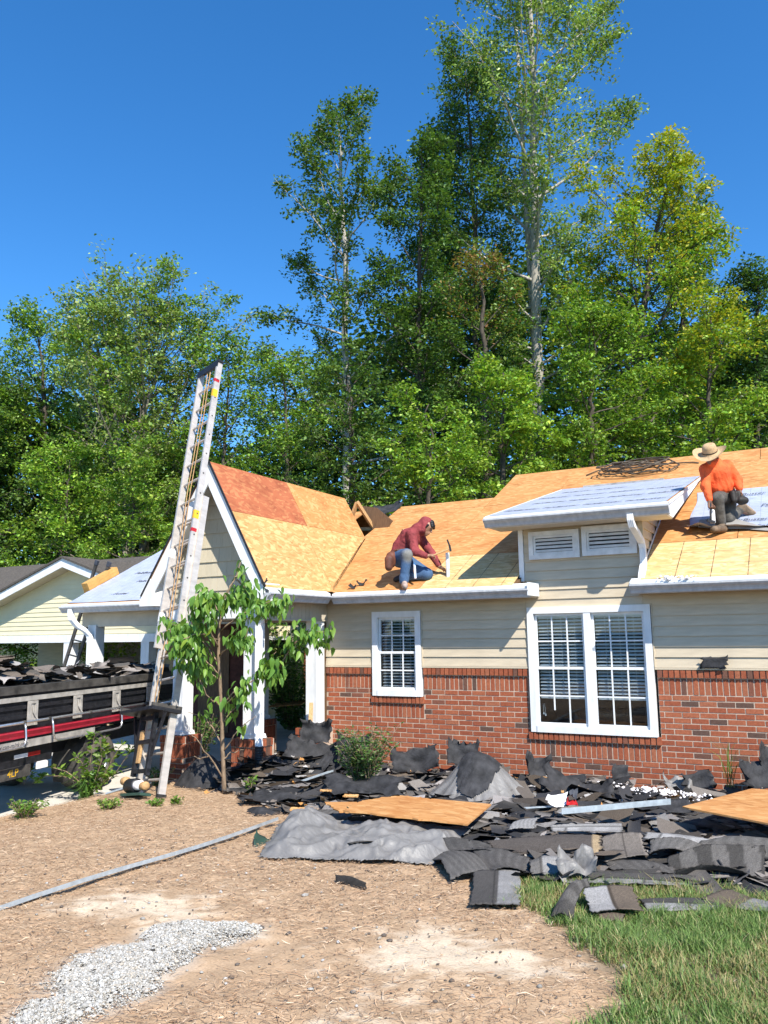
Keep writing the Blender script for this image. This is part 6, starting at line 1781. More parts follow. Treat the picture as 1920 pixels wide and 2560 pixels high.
def foam_bits():
    c = at(1660, 1985, z=.14); n = 190
    x = c[0] + rng.normal(0, .28, n); y = c[1] + rng.normal(0, .13, n) + .06
    s = rng.gamma(1.6, .007, n) + .004
    z = np.array([dh(a, b_) for a, b_ in zip(x, y)]) + .02
    pebbles('foam_bits', np.stack([x, y, z], 1), s, np.tile((.78, .74, .73), (n, 1)) * rng.uniform(.85, 1.1, (n, 1)), rng, 'neutral', label='white foam crumbs on the debris under the window', cat='foam')
    n = 70; x = rng.uniform(4.85, 5.3, n); y = rng.uniform(-.45, -.36, n)
    pebbles('foam_bits', np.stack([x, y, np.full(n, 2.545) + .5 * (y + .4)], 1), rng.gamma(1.6, .005, n) + .004, np.tile((.78, .75, .74), (n, 1)), rng, 'neutral', label='white crumbs lying in the gutter below the man in orange', cat='foam')
foam_bits()
# ---------------------------------------------------------------- people: smooth blended bodies
def surface(prims, h=.010, k=.03, pad=.05, relax=2):
    """prims: (a, b, ra, rb[, k]) tapered capsules blended into one skin, meshed by surface nets"""
    A = np.array([p[0] for p in prims], float); B = np.array([p[1] for p in prims], float)
    ra = np.array([p[2] for p in prims]); rb = np.array([p[3] for p in prims])
    lo = np.minimum(A - ra[:, None], B - rb[:, None]).min(0) - pad; hi = np.maximum(A + ra[:, None], B + rb[:, None]).max(0) + pad
    n = np.ceil((hi - lo) / h).astype(int) + 1
    gx, gy, gz = (lo[i] + np.arange(n[i]) * h for i in range(3))
    D = np.full(n, 9.0, np.float32)
    for p in prims:
        a, b_ = np.array(p[0], float), np.array(p[1], float); r0, r1 = p[2], p[3]
        kk = p[4] if len(p) > 4 else k
        m = max(r0, r1) + kk * 2 + 2.5 * h
        l = np.maximum(np.floor((np.minimum(a, b_) - m - lo) / h).astype(int), 0); u = np.minimum(np.ceil((np.maximum(a, b_) + m - lo) / h).astype(int) + 1, n)
        X = gx[l[0]:u[0]][:, None, None]; Y = gy[l[1]:u[1]][None, :, None]; Z = gz[l[2]:u[2]][None, None, :]
        d = b_ - a; dd = d @ d + 1e-12
        t = np.clip(((X - a[0]) * d[0] + (Y - a[1]) * d[1] + (Z - a[2]) * d[2]) / dd, 0, 1)
        q = np.sqrt((X - a[0] - t * d[0]) ** 2 + (Y - a[1] - t * d[1]) ** 2 + (Z - a[2] - t * d[2]) ** 2) - (r0 + (r1 - r0) * t)
        S = D[l[0]:u[0], l[1]:u[1], l[2]:u[2]]
        hh = np.clip(.5 + .5 * (S - q) / kk, 0, 1)
        D[l[0]:u[0], l[1]:u[1], l[2]:u[2]] = np.where(S > 8, q, S * (1 - hh) + q * hh - kk * hh * (1 - hh))
    ins = D < 0
    c = [ins[i:n[0] - 1 + i, j:n[1] - 1 + j, l:n[2] - 1 + l] for i in (0, 1) for j in (0, 1) for l in (0, 1)]
    any_, all_ = np.logical_or.reduce(c), np.logical_and.reduce(c)
    cell = any_ & ~all_
    ids = -np.ones(cell.shape, int); I = np.argwhere(cell); ids[cell] = np.arange(len(I))
    P = np.zeros((len(I), 3)); W_ = np.zeros(len(I))
    cor = np.array([(i, j, l) for i in (0, 1) for j in (0, 1) for l in (0, 1)])
    val = np.stack([D[I[:, 0] + o[0], I[:, 1] + o[1], I[:, 2] + o[2]] for o in cor], 1)
    for e0 in range(8):
        for e1 in range(e0 + 1, 8):
            if np.abs(cor[e0] - cor[e1]).sum() != 1: continue
            v0, v1 = val[:, e0], val[:, e1]; x = (v0 < 0) != (v1 < 0)
            t = np.where(x, v0 / np.where(x, v0 - v1, 1), 0)
            P += np.where(x[:, None], cor[e0] + t[:, None] * (cor[e1] - cor[e0]), 0); W_ += x
    P = (P / W_[:, None] + I) * h + lo
    Q = []
    for ax in range(3):
        s0 = [slice(None)] * 3; s1 = [slice(None)] * 3; s0[ax] = slice(0, -1); s1[ax] = slice(1, None)
        a, b_ = ins[tuple(s0)], ins[tuple(s1)]
        E = np.argwhere(a != b_)
        o1, o2 = [np.eye(3, dtype=int)[(ax + k_) % 3] for k_ in (1, 2)]
        ok = ((E - o1 - o2) >= 0).all(1) & (E < np.array(cell.shape)).all(1)
        E = E[ok]
        q = np.stack([ids[tuple((E - o1 - o2).T)], ids[tuple((E - o2).T)], ids[tuple(E.T)], ids[tuple((E - o1).T)]], 1)
        flip = ~a[tuple(E.T)]
        q[flip] = q[flip][:, ::-1]
        Q.append(q)
    Q = np.concatenate(Q); Q = Q[(Q >= 0).all(1)]
    return P, Q
def skin(name, prims, mat, parent, mtx, tint=None, wrinkle=0.0, **k):
    sc = k.pop('h', .010)
    P, Q = surface(prims, h=sc, **k)
    if wrinkle:
        n = fbm(P[:, 0] * 22 + P[:, 2] * 9, P[:, 1] * 22 + P[:, 2] * 16, 500, 3) - .5
        c = P.mean(0); P = P + unit(P - c) * (n * wrinkle)[:, None]
    t = tint(P) if tint is not None else None
    return put(name, fast_mesh(name, P, Q, t, smooth=True), MAT[mat], parent, mtx=mtx)
simple('skin', (.33, .17, .105), .5, var=.1, vs=20)
simple('skin_dark', (.20, .10, .06), .5, var=.1, vs=20)
simple('hair', (.012, .010, .009), .45, var=.3, vs=60)
simple('hoodie_maroon', (.255, .042, .045), .85, var=.20, vs=9, bs=1.0, bscale=14)
simple('hoodie_orange', (.88, .125, .03), .8, var=.14, vs=9, bs=1.0, bscale=14)
tinted('denim', .85, .2, .3, 60, .14, 40)
simple('work_trousers', (.088, .080, .068), .85, var=.3, vs=10, bs=1.0, bscale=16)
simple('leather', (.155, .055, .032), .65, var=.25, vs=10)
simple('leather_dark', (.022, .018, .015), .65, var=.3, vs=10)
simple('boot', (.155, .105, .065), .75, var=.3, vs=14)
simple('shoe', (.40, .31, .26), .75, var=.25, vs=25)
simple('sole', (.30, .22, .15), .8)
simple('straw_hat', (.50, .335, .18), .8, var=.12, vs=40, bs=.3, bscale=120)
simple('kneepad', (.012, .012, .014), .6)
RV = Vector((math.cos(FWD), math.sin(FWD), 0)); FV = Vector((-math.sin(FWD), math.cos(FWD), 0))
def person_frame(o): return frame(o, RV, FV)       # x to the picture's right, y away from us, z up
def finger(a, pts, r): return [(pts[i], pts[i + 1], r * (1 - .12 * i), r * (1 - .12 * (i + 1)), .006) for i in range(len(pts) - 1)]
def hand(wrist, dirv, palm_n, out, curl=.6, size=1.0):
    """palm, four bent fingers of unequal length and a thumb from the palm's side"""
    w = np.array(wrist, float); d = unit(np.array(dirv, float)); n = unit(np.array(palm_n, float)); s = unit(np.cross(d, n)); n = np.cross(s, d)
    pr = []
    L_ = .085 * size
    for f in (-.75, -.25, .25, .75):
        k = w + d * L_ + s * f * .040 * size
        pr.append((w + d * .01 + s * f * .02, k, .018 * size, .013 * size, .012))
        ln = (.040, .045, .043, .034)[int((f + .75) * 2)] * size
        a1 = d * math.cos(curl) + n * math.sin(curl); a2 = d * math.cos(curl * 2.2) + n * math.sin(curl * 2.2)
        pr += finger(k, [k, k + a1 * ln, k + a1 * ln + a2 * ln * .85], .0088 * size)
    t0 = w + d * .03 - s * out * .022
    pr += finger(t0, [t0, t0 + (d * .6 - s * out * .8) * .045 * size, t0 + (d * .6 - s * out * .8) * .045 * size + (d * .8 + n * .5) * .03 * size], .0105 * size)
    return pr
def V(*a): return np.array(a, float)

# ---- man in the maroon hoodie
def man_maroon():
    o = at(1010, 1476, n=(0, -S_, 1), c=EZ - S_ * EY); o = V(*o)
    M = person_frame(o)
    root = put('person', None, mtx=M, label='man in a maroon hood and jeans kneeling on the roof with a hammer', cat='person')
    rz = lambda a, b_: S_ * (a * math.sin(FWD) + b_ * math.cos(FWD))
    foot, ankle, knee, hipn = V(.01, -.01, .05), V(.005, .06, .13), V(.05, .0, .51), V(-.05, .26, .50)
    hipf = V(.02, .42, .47); kneef = V(.34, .17, rz(.34, .17) + .085); anklef = V(.02, .30, rz(.02, .30) + .08)
    pelvis = V(-.03, .34, .50); belly = V(.03, .32, .64); chest = V(.12, .27, .78); neck = V(.245, .22, .895)
    shn, shf = V(.13, .13, .82), V(.26, .40, .80)
    eln, wrn = V(.165, .02, .555), V(.34, -.02, .485)
    elf, wrf = V(.43, .34, .54), V(.53, .24, .345)
    head = V(.345, .19, .925); hd = unit(V(.62, -.22, -.42))       # where the face points
    up = unit(V(.45, -.02, .75)); up = unit(up - hd * (up @ hd)); sd = np.cross(hd, up)
    prs = [(head - hd * .015 + up * .03, head + hd * .012 + up * .02, .085, .080), (head + hd * .03 - up * .05, head + hd * .045 - up * .065, .055, .045),
           (head + hd * .085 + up * .01, head + hd * .105 - up * .025, .011, .015, .012), (head + hd * .075 - up * .060, head + hd * .085 - up * .062, .018, .016, .02),
           (head + hd * .055 - up * .095, head + hd * .06 - up * .10, .022, .022, .02)]
    for s in (-1, 1):
        prs += [(head + sd * s * .083 - up * .01, head + sd * s * .087 - up * .035, .016, .012, .008), (head + hd * .075 + sd * s * .03 + up * .025, head + hd * .078 + sd * s * .045 + up * .022, .014, .012, .012)]
    prs += [(neck, head - up * .04, .055, .052), (neck, chest, .06, .11), (chest, belly, .12, .115), (belly, pelvis, .115, .12), (chest, shn, .08, .055), (chest, shf, .08, .055),
            (shn, eln, .052, .042), (eln, wrn, .042, .029), (shf, elf, .052, .042), (elf, wrf, .042, .029),
            (hipn, knee, .085, .058), (knee, ankle, .058, .04), (ankle, foot, .04, .035), (hipf, kneef, .085, .058), (kneef, anklef, .058, .04)]
    prs += hand(wrn, (.95, .05, .12), (.1, .3, -1), 1, 1.0) + hand(wrf, (.75, -.2, -.45), (-.1, -.3, -1), -1, .5)
    body = skin('body', prs, 'skin', root, M, h=.008, k=.03)
    # eyes and brows
    for s in (-1, 1):
        e = head + hd * .083 + sd * s * .034 + up * .008
        MB().lathe([(0, -.008), (.008, 0), (0, .008)], tuple(e), 'z', 8).put('eye', MAT['hair'], root, mtx=M)
    hr = [(head + up * .085 + hd * .03, head + up * .065 + hd * .085, .035, .028), (head + up * .07 + hd * .06 + sd * .04, head + up * .045 + hd * .09 + sd * .045, .03, .022), (head + up * .07 + hd * .06 - sd * .04, head + up * .045 + hd * .09 - sd * .045, .03, .022), (head + up * .07 - hd * .02, head + up * .085 + hd * .03, .06, .05),
          (head + sd * .075 + up * .03 + hd * .03, head + sd * .08 - up * .02 + hd * .02, .018, .012), (head - sd * .075 + up * .03 + hd * .03, head - sd * .08 - up * .02 + hd * .02, .018, .012)]
    skin('hair', hr, 'hair', root, M, h=.008, k=.015, wrinkle=.012)
    hood = [(head - hd * .055 + up * .05, head - hd * .06 - up * .02, .088, .085), (head - hd * .02 + up * .075, head - hd * .04 + up * .06, .068, .075), (head + sd * .062 - hd * .02 + up * .02, head + sd * .055 - hd * .0 - up * .07, .045, .04), (head - sd * .062 - hd * .02 + up * .02, head - sd * .055 - hd * .0 - up * .07, .045, .04),
            (neck + V(-.03, 0, .01), head - hd * .06 - up * .05, .085, .075), (neck + V(.03, -.05, -.03), neck + V(.06, -.03, -.04), .05, .05)]
    ho = hood + [(neck, chest, .085, .145), (chest, belly, .150, .145), (belly, pelvis + V(0, 0, .07), .145, .150), (chest + V(-.05, .05, .02), belly + V(-.06, .05, .02), .12, .12), (chest, shn, .10, .078), (chest, shf, .10, .078),
          (shn, eln, .078, .062), (eln, wrn - V(.025, 0, 0), .062, .045), (shf, elf, .075, .060), (elf, wrf - V(.015, -.015, -.03), .060, .045)]
    skin('hoodie', ho, 'hoodie_maroon', root, M, h=.010, k=.03, wrinkle=.024)
    je = [(pelvis, pelvis + V(.02, 0, .05), .15, .145), (hipn, knee, .112, .080), (knee, ankle + V(0, 0, .03), .080, .062), (ankle + V(0, 0, .05), ankle + V(0, 0, .02), .068, .066), (hipf, kneef, .112, .082), (kneef, anklef, .082, .065), (pelvis, hipn, .14, .115), (pelvis, hipf, .14, .115)]
    def dye(P):
        f = sstep(.05, .14, np.linalg.norm(P - (knee + V(.02, -.06, -.02)), axis=1)) * .75 + .25
        c = V(.060, .115, .215) * f[:, None] + V(.32, .29, .22) * (1 - f[:, None]) * .75
        return c
    skin('jeans', je, 'denim', root, M, tint=dye, h=.010, k=.03, wrinkle=.016)
    skin('shoe', [(foot + V(.0, .09, .02), foot + V(.005, -.09, .005), .042, .040), (foot + V(0, .07, .05), foot + V(0, .0, .045), .045, .04)], 'shoe', root, M, h=.008, k=.02)
    skin('shoe', [(anklef + V(-.03, .02, .0), anklef + V(-.13, .03, -.04), .05, .04)], 'kneepad', root, M, h=.010, k=.02)
    skin('knee_pad', [(kneef + V(.035, -.045, .0), kneef + V(.02, -.055, .01), .062, .060)], 'kneepad', root, M, h=.012, k=.02) if False else None
    po = [(V(-.17, .20, .50), V(-.18, .16, .40), .075, .07), (V(-.20, .13, .45), V(-.21, .11, .34), .07, .055), (V(-.11, .24, .55), V(-.18, .22, .50), .05, .06)]
    skin('tool_pouch', po, 'leather', root, M, h=.010, k=.02)
    MB().tube([V(-.17, .27, .575), V(-.08, .17, .59), V(.05, .16, .60), V(.14, .25, .59), V(.12, .42, .58)], .022, 8).put('belt', MAT['leather'], root, mtx=M)
    MB().bar(V(.155, .10, .40), V(.165, .06, .17), .03, .03).put('hanging_tool', MAT['chrome'], root, mtx=M)
    # hammer in the near hand
    hb = wrn + V(.07, .0, .0)
    ham = put('hammer', None, mtx=M, label='wooden handled hammer held by the man in maroon', cat='hammer')
    he = hb + V(.26, .02, .10)
    MB().tube([hb - V(.03, .002, .012), he], [.013, .011], 8).put('handle', MAT['wood'], ham, mtx=M)
    hx = MB(); hx.bar(he + V(.005, 0, -.04), he + V(-.01, 0, .05), .028, .028, (1, 0, 0)); hx.bar(he + V(-.012, .012, .05), he + V(-.04, .014, .13), .012, .02, (1, 0, 0)); hx.bar(he + V(-.012, -.012, .05), he + V(-.04, -.014, .13), .012, .02, (1, 0, 0))
    hx.put('head', MAT['black_metal'], ham, mtx=M)
man_maroon()

# ---- man in the orange hoodie
def man_orange():
    o = at(1803, 1336, n=(0, -S_, 1), c=EZ - S_ * EY); o = V(*o)
    M = person_frame(o)
    root = put('person', None, mtx=M, label='man in a bright orange hoodie and straw hat kneeling on the roof', cat='person')
    rz = lambda a, b_: S_ * (a * math.sin(FWD) + b_ * math.cos(FWD))
    foot, ankle, knee, hip1 = V(-.02, -.02, .06), V(.03, .06, .13), V(-.03, -.03, .47), V(.13, .22, .55)
    hip2 = V(.25, .26, .53); knee2 = V(.19, .20, rz(.19, .20) + .09); ankle2 = V(.42, .34, rz(.42, .34) + .12); toe2 = V(.55, .36, rz(.55, .36) + .05)
    pelvis = V(.19, .25, .58); belly = V(.12, .18, .70); chest = V(.06, .10, .86); neck = V(.0, .05, .985)
    sl, sr = V(-.10, .10, .91), V(.20, .12, .95)
    el, wl = V(-.15, .02, .66), V(-.145, -.06, .44)
    er, wr_ = V(.335, .14, .76), V(.32, .06, .60)
    head = V(-.055, .01, 1.06); hd = unit(V(-.45, -.62, -.50)); up = unit(V(-.1, -.2, 1)); up = unit(up - hd * (up @ hd)); sd = np.cross(hd, up)
    prs = [(head - hd * .015 + up * .03, head + hd * .012 + up * .02, .085, .080), (head + hd * .03 - up * .05, head + hd * .045 - up * .065, .055, .045),
           (head + hd * .085 + up * .01, head + hd * .105 - up * .025, .011, .015, .012), (head + hd * .075 - up * .060, head + hd * .085 - up * .062, .018, .016, .02)]
    for s in (-1, 1):
        prs += [(head + sd * s * .083 - up * .01, head + sd * s * .087 - up * .035, .016, .012, .008), (head + hd * .075 + sd * s * .03 + up * .025, head + hd * .078 + sd * s * .045 + up * .022, .014, .012, .012)]
    prs += [(neck, head - up * .04, .055, .052), (neck, chest, .06, .11), (chest, belly, .12, .115), (belly, pelvis, .115, .12), (chest, sl, .08, .055), (chest, sr, .08, .055),
            (sl, el, .052, .042), (el, wl, .042, .029), (sr, er, .052, .042), (er, wr_, .042, .029), (hip1, knee, .085, .058), (knee, ankle, .058, .04), (ankle, foot, .04, .035), (hip2, knee2, .085, .058), (knee2, ankle2, .058, .04), (ankle2, toe2, .04, .035)]
    prs += hand(wl, (.0, -.15, -1), (.3, -.9, 0), 1, .9) + hand(wr_, (.06, -.05, -1), (-.9, .0, .0), 1, .35)
    skin('body', prs, 'skin_dark', root, M, h=.008, k=.03)
    for s in (-1, 1):
        e = head + hd * .083 + sd * s * .034 + up * .008
        MB().lathe([(0, -.008), (.008, 0), (0, .008)], tuple(e), 'z', 8).put('eye', MAT['hair'], root, mtx=M)
    skin('hair', [(head - hd * .03 + up * .03, head - hd * .04 - up * .02, .09, .08)], 'hair', root, M, h=.010, k=.02)
    ho = [(neck + V(-.03, -.03, -.02), neck + V(.05, .03, .0), .07, .075), (neck, chest, .085, .145), (chest, belly, .150, .15), (belly, pelvis + V(-.02, 0, .06), .15, .155), (chest + V(-.06, -.03, -.02), belly + V(-.08, -.05, -.0), .11, .12), (belly + V(-.09, -.04, -.05), pelvis + V(-.10, -.04, .03), .11, .10), (chest, sl, .10, .078), (chest, sr, .10, .082),
          (sl, el, .078, .062), (el, wl + V(0, .01, .03), .062, .046), (sr, er, .080, .066), (er, wr_ + V(0, 0, .03), .066, .046), (neck + V(.02, .08, -.02), neck + V(.08, .10, -.06), .06, .05)]
    skin('hoodie', ho, 'hoodie_orange', root, M, h=.010, k=.03, wrinkle=.026)
    tr = [(pelvis, pelvis + V(0, 0, .04), .145, .14), (hip1, knee, .112, .082), (knee, ankle + V(0, 0, .03), .082, .070), (hip2, knee2, .112, .080), (knee2, ankle2, .080, .060), (pelvis, hip1, .135, .115), (pelvis, hip2, .135, .115)]
    skin('trousers', tr, 'work_trousers', root, M, h=.010, k=.03, wrinkle=.018)
    skin('boot', [(foot + V(.07, .05, .02), foot + V(-.11, -.06, .0), .052, .046), (ankle + V(0, 0, .02), foot + V(.05, .04, .02), .058, .05)], 'boot', root, M, h=.010, k=.03)
    skin('boot', [(ankle2 + V(.02, .01, .03), toe2 + V(.05, .01, -.01), .055, .045), (ankle2, ankle2 + V(.06, .01, .05), .055, .05)], 'boot', root, M, h=.010, k=.03)
    skin('boot_sole', [(ankle2 + V(.08, .0, .075), toe2 + V(.09, .01, .0), .026, .024)], 'sole', root, M, h=.010, k=.02)
    skin('tool_pouch', [(V(.30, .08, .56), V(.33, .06, .46), .055, .06), (V(.22, .06, .56), V(.22, .04, .46), .045, .04), (V(.30, .03, .46), V(.37, .04, .46), .05, .05)], 'leather_dark', root, M, h=.010, k=.02)
    # straw hat
    hb = head + up * .055 + hd * .005
    HM = M @ frame(tuple(hb), tuple(sd), tuple(hd))
    n = 40; a = np.arange(n) * 2 * PI / n
    rings = [(.0, .135, 1), (.05, .132, 1), (.078, .118, 1), (.090, .085, 1), (.096, .02, 1), (.100, .0, 1), (.14, -.012, 1), (.19, -.006, 1), (.215, .004, 1)]
    vs = []
    for r, z_, _ in rings:
        sx = r * np.cos(a) * 1.0; sy = r * np.sin(a) * 1.12
        zz = z_ + (r > .11) * (.055 * (np.cos(a) ** 2) * ((r - .1) / .115) ** 1.5 - .02 * np.sin(a) ** 2 * ((r - .1) / .115)) - (r < .06) * (.02 * np.cos(a) ** 2 * 0 + .018 * (1 - r / .06))
        vs.append(np.stack([sx, sy, zz], 1))
    f = []
    for i in range(len(rings) - 1):
        for j in range(n): f.append((i * n + j, i * n + (j + 1) % n, (i + 1) * n + (j + 1) % n, (i + 1) * n + j))
    hat = MB().add(np.concatenate(vs), f).put('straw_hat', MAT['straw_hat'], root, True, mtx=HM)
    MB().lathe([(.0985, .014), (.0995, .030)], (0, 0, 0), 'z', 32).put('hat_band', MAT['leather_dark'], hat, mtx=HM @ Matrix.Scale(1.12, 4, (0, 1, 0)))
    # roofing hatchet in his hand
    h0 = wl + V(0, -.02, -.06); h1 = h0 + V(-.035, -.06, -.20)
    ht = put('roofing_hatchet', None, mtx=M, label='dark roofing hatchet held low by the man in orange', cat='hatchet')
    MB().tube([h0 + V(.005, .01, .05), h1], [.014, .012], 8).put('handle', MAT['black_plastic'], ht, mtx=M)
    MB().bar(h1 + V(-.05, 0, -.01), h1 + V(.05, 0, -.03), .025, .03).put('head', MAT['black_metal'], ht, mtx=M)
    bt = put('bottle', None, mtx=M, label='white plastic bottle hanging at the knee of the man in orange', cat='bottle')
    MB().lathe([(0, -.10), (.032, -.10), (.034, -.09), (.034, .05), (.028, .075), (.014, .085)], (-.11, -.03, .25), 'z', 16).put('body', MAT['white'], bt, True, mtx=M)
    MB().lathe([(.015, .08), (.016, .105), (0, .108)], (-.11, -.03, .25), 'z', 12).put('cap', MAT['black_plastic'], bt, mtx=M)
man_orange()

# ---------------------------------------------------------------- things lying on the roof
nrm = Vector((0, -SN, CS))
def on_roof(u, v): return at(u, v, n=(0, -S_, 1), c=EZ - S_ * EY)
# loose underlayment being rolled out
def loose_sheet():
    x0, x1 = 5.06, 8.4
    s0, s1 = .62 / CS * 1.0 + .62, 3.3
    nx, ny = 90, 44
    U, Vv = np.meshgrid(np.linspace(0, 1, nx), np.linspace(0, 1, ny))
    X = x0 + U * (x1 - x0) - .22 * (1 - Vv) * 0
    S0 = 1.42 - .10 * U
    S = S0 + Vv * (s1 - S0)
    Zl = .012 + .02 * np.clip(fbm(X * 2.2, S * 4, 600) - .5, 0, 1)
    curl = np.clip(.17 - Vv, 0, 1) / .17
    left = np.clip(.16 - U, 0, 1) / .16
    Zl = Zl + .09 * curl ** 2 * (1 - .4 * U) * (.6 + .8 * fbm(X * 3, S * 0, 610)) + .12 * left ** 2 * curl + .05 * curl * np.sin(X * 17 + S * 9) * left
    S = S + .10 * curl ** 2 * (1 - left) * .6
    X = X + .02 * np.sin(S * 5) * left
    P = np.stack([X, EY + S * CS - SN * Zl, EZ + S * SN + CS * Zl], -1).reshape(-1, 3)
    i = (np.arange(ny - 1)[:, None] * nx + np.arange(nx - 1)[None]).ravel()
    q = np.stack([i, i + 1, i + 1 + nx, i + nx], 1)
    o = Vector((x0, EY + 1.2 * CS, EZ + 1.2 * SN))
    m = frame(o, (1, 0, 0), (0, CS, SN))
    inv = np.array(m.inverted())
    P = P @ inv[:3, :3].T + inv[:3, 3]
    t = put('underlayment_sheet', fast_mesh('underlayment_sheet', P, q, smooth=True), MAT['underlayment'], None, mtx=m, label='loose grey roof underlayment sheet under the man in orange', cat='underlayment')
    for uu, vv in ((.75, .62), (1.15, 1.20), (1.10, .35), (.45, 1.25), (1.6, .6), (.70, 1.75), (1.6, 1.75)):
        mm = m @ Matrix.Translation((uu, vv, .035)); lettering('FeltBuster', .12, MAT['ink'], t, mm, shear=.25)
    e0 = MB(); pts = []
    back = [(at(1745, 1318, n=(0, -S_, 1), c=EZ - S_ * EY + .10)), (at(1800, 1322, n=(0, -S_, 1), c=EZ - S_ * EY + .06)), (at(1860, 1322, n=(0, -S_, 1), c=EZ - S_ * EY + .03)), (at(1935, 1328, n=(0, -S_, 1), c=EZ - S_ * EY + .02))]
    top = [(at(1748, 1300, n=(0, -S_, 1), c=EZ - S_ * EY + .13)), (at(1810, 1290, n=(0, -S_, 1), c=EZ - S_ * EY + .10)), (at(1870, 1305, n=(0, -S_, 1), c=EZ - S_ * EY + .07)), (at(1935, 1324, n=(0, -S_, 1), c=EZ - S_ * EY + .03))]
    e0.add(back + top, [(0, 1, 5, 4), (1, 2, 6, 5), (2, 3, 7, 6)])
    e0.put('folded_edge', MAT['underlayment_back'], t)
loose_sheet()
def hose_coil():
    r = np.random.default_rng(9)
    c = on_roof(1590, 1180)
    m = frame(c, (1, 0, 0), (0, CS, SN))
    b = MB()
    pts = []
    for k in range(150):
        a = k * .42; rr = .27 + .17 * math.sin(k * .11) + r.normal(0, .035)
        pts.append((rr * 1.5 * math.cos(a) + .10 * math.sin(k * .05), rr * .75 * math.sin(a) + .05 * math.cos(k * .07), .02 + .10 * abs(math.sin(k * .23)) ** 2 + .0006 * k + .03 * math.sin(k * 1.7) ** 2))
    b.tube(pts, .013, 6)
    b.tube([(-.9, .05, .02), (-.75, .22, .03), (-.4, .34, .08), (.1, .25, .09), (.55, .12, .06), (.95, .18, .02), (1.05, .10, .02)], .012, 6)
    put('air_hose', b.mesh('air_hose', True), MAT['hose'], None, mtx=m, label='tangled brown air hose coiled on the roof near the ridge', cat='hose')
hose_coil()
q0, q1 = on_roof(1459, 1220), on_roof(1660, 1201)
b = MB(); b.bar((0, 0, .02), tuple(q1 - q0 + np.array([0, 0, .02])), .07, .03); put('metal_bar', b.mesh('metal_bar'), MAT['grey_paint'], None, loc=q0, label='long grey metal bar lying above the dormer roof', cat='metal bar')
q = on_roof(958, 1283)
sheet_thing('felt_sheet', 'black tar paper flap lifting at the porch valley end', 'tar paper', q + np.array([-.02, .25, .10]), .62, .34, (math.radians(30), -.2, .3), 'felt', .12, .05, .05, 70, 12, 8)
for k, (u, v, w, lab) in enumerate(((885, 1472, .12, 'small dark scrap lying at the foot of the roof valley'), (905, 1464, .15, 'dark shingle scrap on the eave right of the valley'), (1013, 1335, .11, 'dark scrap on the orange roof behind the man in maroon'), (660, 1462, .08, 'dark chip at the lower corner of the steep porch roof'))):
    q = on_roof(u, v) if u > 700 else at(u, v, n=tuple(r_n), c=gc)
    sheet_thing('felt_scrap', lab, 'scrap', q + np.array(nrm) * .015, w, .05, (math.atan(S_), 0, .2 * k), 'felt', .1, .02, .08, 80 + k, 6, 5)
